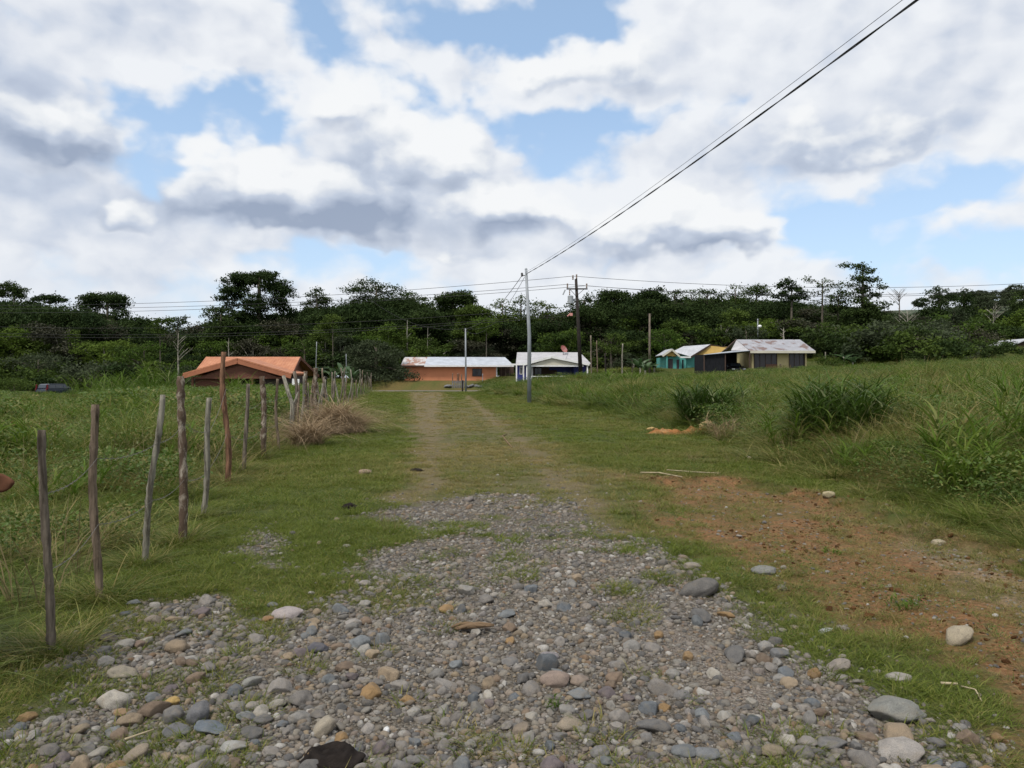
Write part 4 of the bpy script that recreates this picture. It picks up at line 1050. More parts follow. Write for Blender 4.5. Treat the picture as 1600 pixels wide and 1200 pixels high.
def build_cow():
    me = bpy.data.meshes.new('cow_skin'); bm = bmesh.new(); sl = bm.verts.layers.skin.verify()
    def vv(p, rx, ry=None):
        v = bm.verts.new(p); v[sl].radius = (rx, ry or rx); return v
    def chain(a, L_):
        for p, r in L_:
            b = vv(p, r); bm.edges.new((a, b)); a = b
        return a
    # body runs to the left (-X) and slightly back; head turned towards the camera
    pel = vv((-1.75, .30, 1.02), .21)
    pel[sl].use_root = True
    mid = chain(pel, [((-1.35, .27, .96), .27), ((-.95, .22, .95), .27)])
    sh = chain(mid, [((-.62, .17, 1.0), .23)])
    nk = chain(sh, [((-.34, .08, 1.12), .145), ((-.16, .0, 1.2), .115)])
    hd = chain(nk, [((-.03, -.06, 1.20), .105)])
    chain(hd, [((-.02, -.20, 1.08), .085), ((-.01, -.33, .96), .065), ((-.01, -.37, .92), .055)])
    for s in (-1, 1):
        chain(sh, [((-.60, .17 + s * .15, .78), .11), ((-.58, .17 + s * .15, .45), .058), ((-.60, .17 + s * .15, .12), .045), ((-.57, .16 + s * .15, .02), .055)])
        chain(pel, [((-1.72, .30 + s * .15, .78), .14), ((-1.66, .30 + s * .16, .55), .085), ((-1.84, .30 + s * .16, .36), .055), ((-1.80, .30 + s * .16, .10), .045), ((-1.76, .29 + s * .16, .02), .055)])
    chain(pel, [((-1.98, .32, 1.05), .05), ((-2.04, .33, .85), .025), ((-2.05, .33, .5), .02), ((-2.05, .33, .38), .035)])
    bm.to_mesh(me); bm.free()
    o = bpy.data.objects.new('cow_skin', me); C.objects.link(o)
    sk = o.modifiers.new('skin', 'SKIN'); sk.use_smooth_shade = True
    ss = o.modifiers.new('sub', 'SUBSURF'); ss.levels = 2; ss.render_levels = 2
    dg = bpy.context.evaluated_depsgraph_get(); dg.update()
    ev = o.evaluated_get(dg); tm = bpy.data.meshes.new_from_object(ev)
    bm = bmesh.new(); bm.from_mesh(tm)
    bpy.data.objects.remove(o); bpy.data.meshes.remove(tm)
    # ears: cupped leaf shapes grown out of the sides of the head
    def ear(s, root, d, length, width):
        d = Vector(d).normalized(); up = Vector((0, 0, 1)); up = (up - d * up.dot(d)).normalized(); fr = d.cross(up) * s
        n, k = 9, 8; rows = []
        for i in range(n):
            t = i / (n - 1); w = width * (math.sin(PI * (t * .86 + .12)) ** .7)
            row = []
            for side in (1, -1):
                for j in range(k):
                    q = -1 + 2 * j / (k - 1) if side == 1 else 1 - 2 * j / (k - 1)
                    cup = .35 * w * (1 - q * q) * (1 - .6 * t) - (.0 if side == 1 else .012 * (1 - q * q) + .004)
                    row.append(bm.verts.new(Vector(root) + d * length * t + up * (q * w - .25 * w * t) + fr * (-cup)))
            rows.append(row)
        for a, b in zip(rows, rows[1:]):
            m = len(a)
            for j in range(m):
                f = bm.faces.new((a[j], a[(j + 1) % m], b[(j + 1) % m], b[j])); f.smooth = True
        bm.faces.new(rows[-1]); bm.faces.new(rows[0][::-1])
    ear(1, (.05, -.05, 1.26), (1, -.12, -.02), .17, .052)
    ear(-1, (-.11, -.05, 1.26), (-1, .05, .05), .17, .052)
    # eyes as low swellings in the hide
    for s in (-1, 1):
        r = bmesh.ops.create_uvsphere(bm, u_segments=10, v_segments=8, radius=.02, matrix=Matrix.Translation((-.02 + s * .082, -.15, 1.15)))
    for f in bm.faces: f.smooth = True
    bmesh.ops.recalc_face_normals(bm, faces=list(bm.faces))
    m2 = bpy.data.meshes.new('cow'); bm.to_mesh(m2); bm.free()
    y = 4.05; tip = PT(25, 755, y)
    m2.materials.append(M['hide'])
    link('cow', m2, None, None, (tip.x - .22, y + .06, tip.z - 1.25), label='brown cow outside the left edge with only its ear in the picture', cat='cow')
    # stand it on the ground: the legs are stretched to reach
    gx, gy = tip.x - 1.2, y + .3; dz = (tip.z - 1.25) - h1(gx, gy)
    for v in m2.vertices:
        if v.co.z < .8: v.co.z -= dz * sstep(.8, .1, v.co.z) if False else dz * float(np.clip((.8 - v.co.z) / .7, 0, 1))
build_cow()

# ------------------------------------------------------------------ poles and wires
def insulator(mb, p, h=.22, r=.06):
    for k in range(3):
        z = p[2] + h * k / 3
        mb.tube([(p[0], p[1], z), (p[0], p[1], z + h * .16), (p[0], p[1], z + h * .33)], [r * .5, r, r * .45], 8)
def build_poles():
    # grey steel pole on the right of the track
    b = G(827, 630); top = PT(822, 420, b.y)
    hgt = top.z - b.z
    e = empty('utility_pole', b, 'slim grey steel pole standing at the right edge of the grassy track', 'pole')
    MB().tube([(0, 0, -.5), (0, 0, hgt * .5), (top.x - b.x, 0, hgt)], [.145, .12, .085], 14).build('shaft', M['steel'], e, True)
    MB().tube([(top.x - b.x, 0, hgt - .02), (top.x - b.x, 0, hgt + .05)], [.1, .03], 12).build('cap', M['steel'], e)
    mb = MB().box((top.x - b.x - .18, 0, hgt - .45), (.22, .05, .05)); insulator(mb, (top.x - b.x - .28, 0, hgt - .52), .26, .08)
    mb.build('bracket', M['tarred'], e)
    MB().box((.11, -.02, 3.2), (.09, .12, .22)).build('clamp', M['grey_paint'], e, bevel=.01)
    GP = top.copy(); GP.z -= .35
    # tarred wooden pole with transformer
    y = 84.; x = (908 - 800) / FPX * y; b = Vector((x, y, h1(x, y))); tz = CAMZ - (436 - HOR) / FPX * y; hgt = tz - b.z; tx = (900 - 800) / FPX * y - x
    e = empty('utility_pole', b, 'tall dark wooden pole with crossarm and transformer in front of the white house', 'pole')
    MB().tube([(0, 0, -.5), (tx * .5, 0, hgt * .5), (tx, 0, hgt)], [.24, .20, .15], 12).build('shaft', M['tarred'], e, True)
    ca = MB().box((tx + .1, -.18, hgt - 1.1), (2.3, .12, .14)); ca.bar((tx - .7, -.2, hgt - 1.1), (tx, -.2, hgt - 1.9), .05, .05); ca.bar((tx + .9, -.2, hgt - 1.1), (tx, -.2, hgt - 1.9), .05, .05)
    ca.build('crossarm', M['tarred'], e)
    for dx, dz in ((-.95, -1.0), (1.15, -1.0), (-.35, -.1), (.05, 0)):
        mb = MB(); insulator(mb, (tx + dx, -.18, hgt + dz), .5, .11); mb.build('insulator', M['porcelain'], e)
    MB().tube([(tx - 1.45, -.25, hgt - 1.75), (tx - 1.2, -.25, hgt - 1.2)], .07, 8).build('fuse_cutout', M['grey_paint'], e)
    tr = MB().tube([(tx - .62, -.25, hgt - 2.75), (tx - .62, -.25, hgt - 2.68), (tx - .62, -.25, hgt - 1.9), (tx - .62, -.25, hgt - 1.82)], [.26, .31, .31, .2], 16).build('transformer', M['grey_paint'], e, False)
    mb = MB(); insulator(mb, (tx - .72, -.3, hgt - 1.8), .6, .08); mb.build('bushing', M['porcelain'], tr)
    MB().box((tx - .25, -.1, hgt - 2.3), (.5, .1, .25)).build('mounting_bracket', M['steel'], e)
    mb = MB().box((tx - .55, -.25, hgt - 3.9), (.3, .22, .3)); mb.tube([(tx - .95, -.25, hgt - 4.1), (tx - .6, -.25, hgt - 3.75)], .07, 8); mb.build('junction_box', M['dish'], e)
    WP = Vector((x + tx, y, tz))
    def pole(u, vb, vt, y, r, mat, label, lean=0):
        x = (u - 800) / FPX * y; b = Vector((x, y, h1(x, y))); h = CAMZ - (vt - HOR) / FPX * y - b.z
        e = empty('utility_pole', b, label, 'pole')
        MB().tube([(0, 0, -.4), (lean * .5, 0, h * .5), (lean, 0, h)], [r * 1.2, r, r * .8], 10).build('shaft', M[mat], e, True)
        mb = MB().box((lean, -.02, h - .25), (.5, .08, .08)); insulator(mb, (lean + .2, -.02, h - .2), .2, .06); insulator(mb, (lean - .2, -.02, h - .2), .2, .06)
        mb.build('bracket', M['tarred'], e)
        return Vector((x + lean, y, b.z + h)), e
    SP, _ = pole(728, 612, 513, 92.2, .10, 'steel', 'thin grey pole by the road in front of the salmon house', -.05)
    P2, _ = pole(1015, 585, 490, 101, .15, 'post_grey', 'greyish wooden pole left of the teal house')
    LP, e = pole(1184, 575, 498, 112, .09, 'steel', 'thin lamp pole behind the rusty roof')
    hz = LP.z - e.location.z
    MB().bar((0, 0, hz - 1.1), (.25, 0, hz - 1.05), .06, .06).build('lamp_arm', M['steel'], e)
    MB().tube([(.28, 0, hz - 1.35), (.28, 0, hz - 1.2), (.28, 0, hz - 1.0), (.28, 0, hz - .9)], [.12, .28, .28, .1], 12).build('lamp_head', M['lamp'], e, True)
    def stake(u, vt, y, r, mat, label, group=None):
        x = (u - 800) / FPX * y; b = Vector((x, y, h1(x, y))); h = CAMZ - (vt - HOR) / FPX * y - b.z
        rough_pole((0, 0, 0), ((u % 7 - 3) * .02, 0, h), r, r * .8, int(u), .12, 8, 10, .012).build('post', M[mat], None, True, loc=b, label=label, cat='post', group=group)
    stake(924, 524, 95, .10, 'post_grey', 'tall grey post just right of the white house')
    stake(933, 532, 97, .08, 'post_brown', 'slightly shorter brown post next to the tall grey one')
    stake(946, 552, 90, .10, 'tarred', 'short black post right of the white house')
    stake(972, 537, 93, .10, 'post_pale', 'pale grey post on the bank halfway to the teal house')
    stake(541, 600 - 47, 98, .06, 'steel', 'thin bare metal stake behind the far fence')
    stake(494, 534, 84, .05, 'steel', 'thin greenish metal mast at the right end of the orange roof')
    stake(1290, 550, 104, .09, 'post_pale', 'pale post right of the cream house')
    # wires
    def wire(A, B, sag, r, label, mat='cable', n=48, twist=0):
        A, B = Vector(A), Vector(B); o = A.copy()
        def at(t):
            p = A.lerp(B, t); p.z -= sag * 4 * t * (1 - t); return p - o
        mb = MB()
        if twist:
            m = int((B - A).length * 9)
            for ph in (0, PI):
                P = []
                for i in range(m + 1):
                    t = i / m; a = twist * t * (B - A).length + ph; p = at(t)
                    P.append(p + Vector((math.cos(a) * r * .95, 0, math.sin(a) * r * .95)))
                mb.tube(P, r, 6, False)
        else: mb.tube([at(i / n) for i in range(n + 1)], r, 6, False)
        mb.build('overhead_wire', M[mat], None, True, loc=o, label=label, cat='wire')
    nxt = Vector((10.6, -9.5, 8.9))
    # the next pole of the line stands behind the camera
    bb = Vector((10.6, -9.5, h1(10.6, -9.5)))
    e = empty('utility_pole', bb, 'grey steel pole of the same line standing behind the viewer', 'pole')
    MB().tube([(0, 0, -.5), (0, 0, 9.2 - bb.z)], [.145, .085], 14).build('shaft', M['steel'], e, True)
    return GP, WP, SP, P2, nxt, wire
GP, WP, SP, P2, NXT, wire = build_poles()
def build_wires():
    wire(GP, NXT, .62, .013, 'thick twisted black service cable rising overhead to the upper right', twist=1.6)
    wire(GP + Vector((-.05, 0, .10)), NXT + Vector((-.11, 0, .11)), .60, .006, 'thin wire running just above the thick twisted cable')
    wire(GP + Vector((-.2, 0, 0)), SP, .9, .02, 'cable running down from the steel pole to the thin roadside pole')
    wire(GP + Vector((-.1, 0, -.2)), SP + Vector((.1, 0, -.3)), 1.6, .014, 'slack second cable between the steel pole and the roadside pole')
    y = 84.
    tz = WP.z
    for dx, dz, sg, lab in ((-.35, .3, 1.1, 'topmost'), (-.95, -.6, 1.0, 'middle'), (1.15, -.75, 1.0, 'lower')):
        A = WP + Vector((dx, -.18, dz))
        Lz = {'topmost': 476, 'middle': 481, 'lower': 488}[lab]
        wire(A, PT(-140, Lz, 96), sg, .022, lab + ' power line from the wooden pole to the left edge of the picture')
        Rz = {'topmost': 432, 'middle': 437, 'lower': 439.5}[lab]
        wire(A, PT(1760, Rz, 92), 1.3 + .2 * (dz < 0), .022, lab + ' power line from the wooden pole to the right edge of the picture')
    for v0, v1, k in ((478, 506, 'uppermost'), (489, 516, 'middle'), (492, 521, 'lowest')):
        wire(PT(903, v0, 84), PT(-140, v1, 92), 1.3, .018, k + ' low cable crossing in front of the left forest')
    wire(SP, PT(560, 452, 104), 1.8, .02, 'curved cable hanging from the top of the thin roadside pole to the left')
    wire(SP, PT(776, 503, 100), .4, .018, 'short service cable from the thin roadside pole toward the trees')
    wire(WP + Vector((0, -.1, -4.2)), PT(882, 566, 97), .6, .014, 'service cable from the wooden pole down to the white house')
build_wires()
# ------------------------------------------------------------------ houses
def wall_box(e, name, mat, x0, x1, y0, y1, z0, z1, parent=None):
    return MB().box(((x0 + x1) / 2, (y0 + y1) / 2, (z0 + z1) / 2), (x1 - x0, y1 - y0, z1 - z0)).build(name, M[mat], parent or e)
def window(e, x0, x1, z0, z1, y, glass='glass', frame='wood_dark', bars=1):
    """glazed window standing 3 cm proud of the wall face at y"""
    f = .07; mb = MB()
    mb.box(((x0 + x1) / 2, y - .03, z1 - f / 2), (x1 - x0, .1, f)).box(((x0 + x1) / 2, y - .03, z0 + f / 2), (x1 - x0, .1, f))
    mb.box((x0 + f / 2, y - .03, (z0 + z1) / 2), (f, .1, z1 - z0 - 2 * f)).box((x1 - f / 2, y - .03, (z0 + z1) / 2), (f, .1, z1 - z0 - 2 * f))
    for i in range(bars):
        mb.box((x0 + (x1 - x0) * (i + 1) / (bars + 1), y - .03, (z0 + z1) / 2), (f * .8, .08, z1 - z0 - 2 * f))
    w = mb.build('window', M[frame], e)
    MB().box(((x0 + x1) / 2, y - .01, (z0 + z1) / 2), (x1 - x0 - f, .03, z1 - z0 - f)).build('pane', M[glass], w)
    return w
def post_at(e, x, y, z0, z1, mat='white', w=.16, name='porch_post'):
    MB().box((x, y, (z0 + z1) / 2), (w, w, z1 - z0)).box((x, y, z0 + .06), (w * 1.4, w * 1.4, .12)).build(name, M[mat], e)

def house_orange_roof():
    y = 75.; ox = -25.; gz = h1(ox, y) - .05
    e = empty('house', (ox, y, gz), 'low house with a wide orange tiled roof half hidden behind the fence', 'house')
    X = lambda u, yy=y: (u - 800) / FPX * yy - ox
    Z = lambda v, yy=y: CAMZ - (v - HOR) / FPX * yy - gz
    rl, rr = X(322), X(469); rz = Z(557.5)
    fe = -4.0; ez = Z(585.5, y + fe); be = 4.2
    el, er = X(300, y + fe), X(456, y + fe)
    mb = MB()
    mb.slab([(el, fe, ez), (er, fe, ez), (rr, 0, rz), (rl, 0, rz)], .12)                       # front
    mb.slab([(el, be, ez), (el, fe, ez), (rl, 0, rz)], .12)                                    # hip on the left
    mb.slab([(er + .4, be, ez), (el, be, ez), (rl, 0, rz), (rr, 0, rz)], .12)                   # back
    r = mb.build('roof', M['roof_orange'], e)
    # front gable over the porch
    fy = -6.6; gx = X(371, y + fy); gzp = Z(561.5, y + fy); gl, gr = X(286, y + fy), X(455, y + fy); gez = Z(585, y + fy)
    gb = MB()
    gb.slab([(gl, fy, gez), (gx, fy, gzp), (gx, -1.2, gzp), (gl, -1.2, gez)][::-1], .12)
    gb.slab([(gr, fy, gez), (gx, fy, gzp), (gx, -1.2, gzp), (gr, -1.2, gez)], .12)
    gb.build('porch_roof', M['roof_orange'], e)
    fb = MB().bar((gl, fy - .04, gez - .2), (gx, fy - .04, gzp - .2), .06, .34).bar((gr, fy - .04, gez - .2), (gx, fy - .04, gzp - .2), .06, .34)
    fb.build('fascia', M['fascia_orange'], e)
    MB().bar((rr + .04, 0, rz - .12), (er + .04, fe, ez - .12), .06, .3).bar((rr + .04, 0, rz - .12), (er + .44, be, ez - .12), .06, .26).build('fascia', M['gable_brown'], e)
    MB().slab([(gl + 1.3, fy + .35, gez - .25), (gr - 1.3, fy + .35, gez - .25), (gx, fy + .35, gzp - .22)], .08).build('gable', M['gable_brown'], e)
    # porch shade put into wall colour, dark blocks fill its opening; posts in front
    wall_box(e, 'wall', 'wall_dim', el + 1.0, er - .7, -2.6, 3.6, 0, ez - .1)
    wall_box(e, 'porch_shade_fill', 'gable_brown', gl + .8, gx - .9, -5.9, -2.61, 0, gez - .32); wall_box(e, 'porch_shade_fill', 'wall_dim', gx + 1.6, gr - .9, -5.6, -2.61, 0, gez - .32)
    MB().slab([(er - .69, -2.6, ez - .1), (er - .69, 3.6, ez - .1), (er - .69, 0, rz - .25)], .06).build('gable', M['gable_brown'], e)
    for px in (gl + .7, gl + 3.4, gr - 3.6, gr - .7): post_at(e, px, fy + .4, 0, gez - .2 + (.0 if px in (gl + .7, gr - .7) else .0), 'gable_brown', .18)
    MB().box(((gl + gr) / 2, fy + .35, gez - .30), (gr - gl - 1.2, .14, .16)).build('beam', M['gable_brown'], e)
    window(e, gx + .6, gx + 2.2, .9, 1.9, -2.6); window(e, gx - 2.6, gx - 1.0, .9, 1.9, -2.6)
    d = MB().box((gx - .2, -2.63, .95), (.85, .06, 1.9)).build('door', M['wood_door'], e); MB().box((gx + .1, -2.68, .95), (.05, .06, .12)).build('handle', M['steel'], d)
    # white board at its right corner
    p = PT(462, 598, 66.); gzz = h1(p.x, 66.)
    s = empty('board', (p.x, 66., gzz), 'small square white board standing by the fence at the orange house', 'board')
    MB().box((0, 0, p.z - gzz), (.62, .05, .66), rot=Matrix.Rotation(R(4), 3, 'Y')).build('panel', M['white'], s, bevel=.01)
    MB().box((0, .06, (p.z - gzz) / 2), (.07, .06, p.z - gzz)).build('stake', M['post_grey'], s)
house_orange_roof()

def house_salmon():
    y = 105.; ox = -8.; gz = h1(ox, y) - .1
    e = empty('house', (ox, y, gz), 'long salmon-orange house with a pale metal roof at the end of the track', 'house')
    X = lambda u, yy=y: (u - 800) / FPX * yy - ox
    Z = lambda v, yy=y: CAMZ - (v - HOR) / FPX * yy - gz
    xl, xr = X(632), X(775); ez = Z(571); D = 7.
    wall_box(e, 'wall', 'salmon', xl, xr, 0, D, -.6, ez)
    rl, rs_, rr = X(626, y - .8), X(663, y - .8), X(803, y - .8); rz = Z(558, y + 3); fe = -.8; ezf = Z(571, y - .8)
    rrt = X(789, y + 3)
    MB().slab([(rs_ + .003, fe, ezf), (rr, fe, ezf - .0), (rrt, 3, rz), (rs_ + .003, 3, rz + .02)], .07).slab([(rr, D + .6, ezf), (rl, D + .6, ezf), (rl, 3.03, rz), (rrt, 3.03, rz)], .07).build('roof', M['roof_metal'], e)
    MB().slab([(rl, fe, ezf + .02), (rs_, fe, ezf + .02), (rs_, 3, rz + .0), (rl, 3, rz)], .07).build('roof', M['roof_patch'], e)['label'] = 'rust-stained left end of the roof'
    MB().box(((rs_ + rr) / 2, fe - .04, ezf - .08), (rr - rs_, .06, .2)).build('fascia', M['white'], e)
    MB().box(((rl + rs_) / 2, fe - .04, ezf - .07), (rs_ - rl - .01, .05, .16)).build('fascia', M['wood_dark'], e)
    window(e, X(738), X(753), Z(588), Z(576), 0, 'glass', 'wood_dark')
    post_at(e, X(775) + .1, -.1, -.4, ez - .05, 'white', .16, 'corner_post')
    for k, u in enumerate((783, 790, 796)): post_at(e, X(u), .3, -.4, ez - .1, 'post_brown', .1)
    wall_box(e, 'back_wall', 'wood_dark', X(777) + .2, X(803), 4.5, 4.7, -.4, ez - .1)
    # stakes, a low picket gate and a heap of rubble before it
    def st(u, v0, v1, yy, r, mat, label):
        b = PT(u, 600, yy); b.z = h1(b.x, yy); h = CAMZ - (v1 - HOR) / FPX * yy - b.z
        rough_pole((0, 0, 0), (.03, 0, h), r, r * .9, u, .1, 8, 8, .01).build('post', M[mat], None, True, loc=b, label=label, cat='post')
    st(707, 0, 583, 102, .07, 'post_brown', 'left one of the short brown posts before the salmon house')
    st(715.5, 0, 583, 102, .16, 'post_red', 'broad reddish post between two thin ones before the salmon house')
    st(721, 0, 585, 102, .07, 'post_brown', 'thin brown post touching the roadside pole before the salmon house')
    st(754, 0, 584, 102, .05, 'steel', 'thin stake under the window of the salmon house')
    st(722.5, 0, 594, 92.8, .11, 'tarred', 'short black post at the foot of the thin roadside pole')
    b = PT(716, 600, 100.5); b.z = h1(b.x, 100.5)
    g = empty('picket_gate', b, 'low grey picket gate standing in front of the salmon house', 'gate')
    for k in range(7): MB().box((-.75 + k * .24, 0, .5), (.12, .03, 1.0)).build('picket', M['rubble'], g)
    MB().box((0, .03, .3), (1.7, .03, .09)).box((0, .03, .8), (1.7, .03, .09)).build('rail', M['rubble'], g)
    rs = np.random.RandomState(5)
    def pile(u, w, h, n, label):
        b = PT(u, 600, 100.8); b.z = h1(b.x, 100.8); bm = bmesh.new()
        for k in range(n):
            t = rs.rand() * 2 - 1
            mtx = Matrix.Translation((t * w, (rs.rand() - .5) * .8, h * (1 - abs(t)) * rs.rand() + .05)) @ Matrix.Rotation(rs.rand() * 6, 4, 'Z') @ Matrix.Diagonal((.3 + .2 * rs.rand(), .22, .2, 1))
            bmesh.ops.create_icosphere(bm, subdivisions=2, radius=.8, matrix=mtx)
        for v in bm.verts: v.co += Vector((mnoise.noise(v.co * 4), mnoise.noise(v.co * 4 + Vector((9, 0, 0))), mnoise.noise(v.co * 4 + Vector((0, 7, 0))))) * .07
        me = bpy.data.meshes.new('rubble_pile'); bm.to_mesh(me); bm.free()
        link('rubble_pile', me, M['rubble'], None, b, label=label, cat='rubble')
    pile(702, .5, .22, 10, 'grey rubble heap left of the low picket gate')
    pile(741, 1.0, .25, 18, 'grey rubble heap under the window of the salmon house')
house_salmon()

def house_white():
    y = 97.; ox = 5.; gz = h1(ox, y) - .05
    e = empty('house', (ox, y, gz), 'white house with blue walls and a shallow front gable behind the poles', 'house')
    X = lambda u, yy=y: (u - 800) / FPX * yy - ox
    Z = lambda v, yy=y: CAMZ - (v - HOR) / FPX * yy - gz
    xl, xr = X(808), X(917)
    # main roof, ridge along the front
    yr = 5.5; rz = Z(550.5, y + yr); rl, rr = X(808, y + yr), X(906, y + yr); ez = Z(568.5)
    el, er = X(806), X(924)
    MB().slab([(el, 0, ez), (er, 0, ez), (rr, yr, rz), (rl, yr, rz + .001)], .08).slab([(er, 10, ez), (el, 10, ez), (rl, yr, rz), (rr, yr, rz)], .08).slab([(er, 0, ez), (er, 10, ez), (rr, yr, rz)], .08).build('roof', M['roof_grey'], e)
    fy = -1.6; gx = X(862, y + fy); gp = Z(557, y + fy); gl, gr = X(818, y + fy), X(921, y + fy); gez = Z(569, y + fy)
    MB().slab([(gl, fy, gez), (gl, 3.6, gez), (gx, 3.6, gp), (gx, fy, gp)][::-1], .08).slab([(gr, fy, gez), (gx, fy, gp), (gx, 3.6, gp), (gr, 3.6, gez)][::-1], .08).build('porch_roof', M['roof_grey'], e)
    MB().bar((gl, fy - .04, gez - .06), (gx, fy - .04, gp - .06), .06, .26).bar((gr, fy - .04, gez - .06), (gx, fy - .04, gp - .06), .06, .26).build('fascia', M['white'], e)
    MB().slab([(gl + .9, fy + .2, gez - .12), (gr - .9, fy + .2, gez - .12), (gx, fy + .2, gp - .16)], .06).build('gable', M['fascia_cream'], e)
    MB().box(((gl + gr) / 2, fy + .2, gez - .22), (gr - gl - 1.4, .1, .16)).build('beam', M['white'], e)
    MB().box((el + .3, -.04, ez - .08), (2.0, .06, .2)).build('fascia', M['white'], e)
    # walls: blue room at the left, dark recessed porch
    wall_box(e, 'wall', 'wall_blue', xl, X(826), .5, 9, -.3, ez - .1)
    wall_box(e, 'wall', 'wall_white', X(826) + .003, X(833), .42, 9, -.3, ez - .1)
    wall_box(e, 'back_wall', 'wood_dark', X(833) + .003, X(860), 3.0, 9, -.3, ez + .1)
    wall_box(e, 'back_wall', 'wall_blue', X(860) + .003, X(898), 3.05, 9, -.3, ez + .1)
    wall_box(e, 'wall', 'wall_blue', X(898) + .003, xr, 1.5, 9, -.3, ez - .1)
    for u in (807, 818): post_at(e, X(u, y - .4), -.4, -.3, ez - .15, 'white', .16)
    for u in (824, 918): post_at(e, X(u, y + fy), fy + .2, -.3, gez - .2, 'white', .28 if u == 824 else .16)
    rl_ = MB(); zr = Z(588, y + fy)
    rl_.box(((X(826) + X(885)) / 2, fy + .2, zr), (X(885) - X(826), .08, .1)); rl_.box(((X(826) + X(885)) / 2, fy + .2, zr - .6), (X(885) - X(826), .06, .08))
    for u in range(830, 886, 9): rl_.box((X(u), fy + .2, zr - .35), (.06, .06, .7))
    rl_.build('railing', M['white'], e)
    window(e, X(836), X(848), Z(586), Z(574), 3.0, 'glass', 'wood_dark'); window(e, X(812) , X(816.5), Z(585), Z(573), .5, 'glass', 'white', 0)
    d = MB().box((X(866), 3.0, .9), (1.0, .06, 2.0)).build('door', M['wood_dark'], e); MB().box((X(866) + .35, 2.95, .9), (.06, .06, .14)).build('handle', M['steel'], d)
    MB().box((X(832), .38, Z(574)), (.12, .06, .2)).build('meter_box', M['grey_paint'], e)
    # satellite dish on the roof
    yy = y + 4.5; c = PT(880, 546, yy); zr = CAMZ - (553 - HOR) / FPX * yy
    s = empty('satellite_dish', (c.x, yy, zr), 'faded reddish satellite dish on the roof of the white house', 'dish')
    bm = bmesh.new(); rings = []
    for i in range(7):
        r = .56 * i / 6; z = .42 * (r / .56) ** 2 * .45
        rings.append([bm.verts.new((r * math.cos(a) * .95, r * math.sin(a), z)) for a in np.linspace(0, 2 * PI, 20, endpoint=False)] if i else [bm.verts.new((0, 0, 0))])
    for k in range(20): bm.faces.new((rings[0][0], rings[1][k], rings[1][(k + 1) % 20]))
    for a, b_ in zip(rings[1:], rings[2:]):
        for k in range(20): bm.faces.new((a[k], b_[k], b_[(k + 1) % 20], a[(k + 1) % 20]))
    bmesh.ops.solidify(bm, geom=list(bm.faces), thickness=.025)
    for f in bm.faces: f.smooth = True
    me = bpy.data.meshes.new('reflector'); bm.to_mesh(me); bm.free()
    o = link('reflector', me, M['dish'], s, (0, -.05, c.z - zr)); o.rotation_euler = (R(62), R(0), R(38))
    MB().tube([(0, 0, -.3), (0, 0, c.z - zr - .1)], .04, 8).tube([(0, 0, c.z - zr - .25), (.02, -.06, c.z - zr)], .03, 8).build('mast', M['steel'], s)
    MB().tube([(.1, -.25, c.z - zr - .42), (.34, -.62, c.z - zr + .02)], .018, 6).tube([(.30, -.58, c.z - zr), (.38, -.68, c.z - zr + .06)], .05, 8).build('feed_arm', M['grey_paint'], s)
house_white()

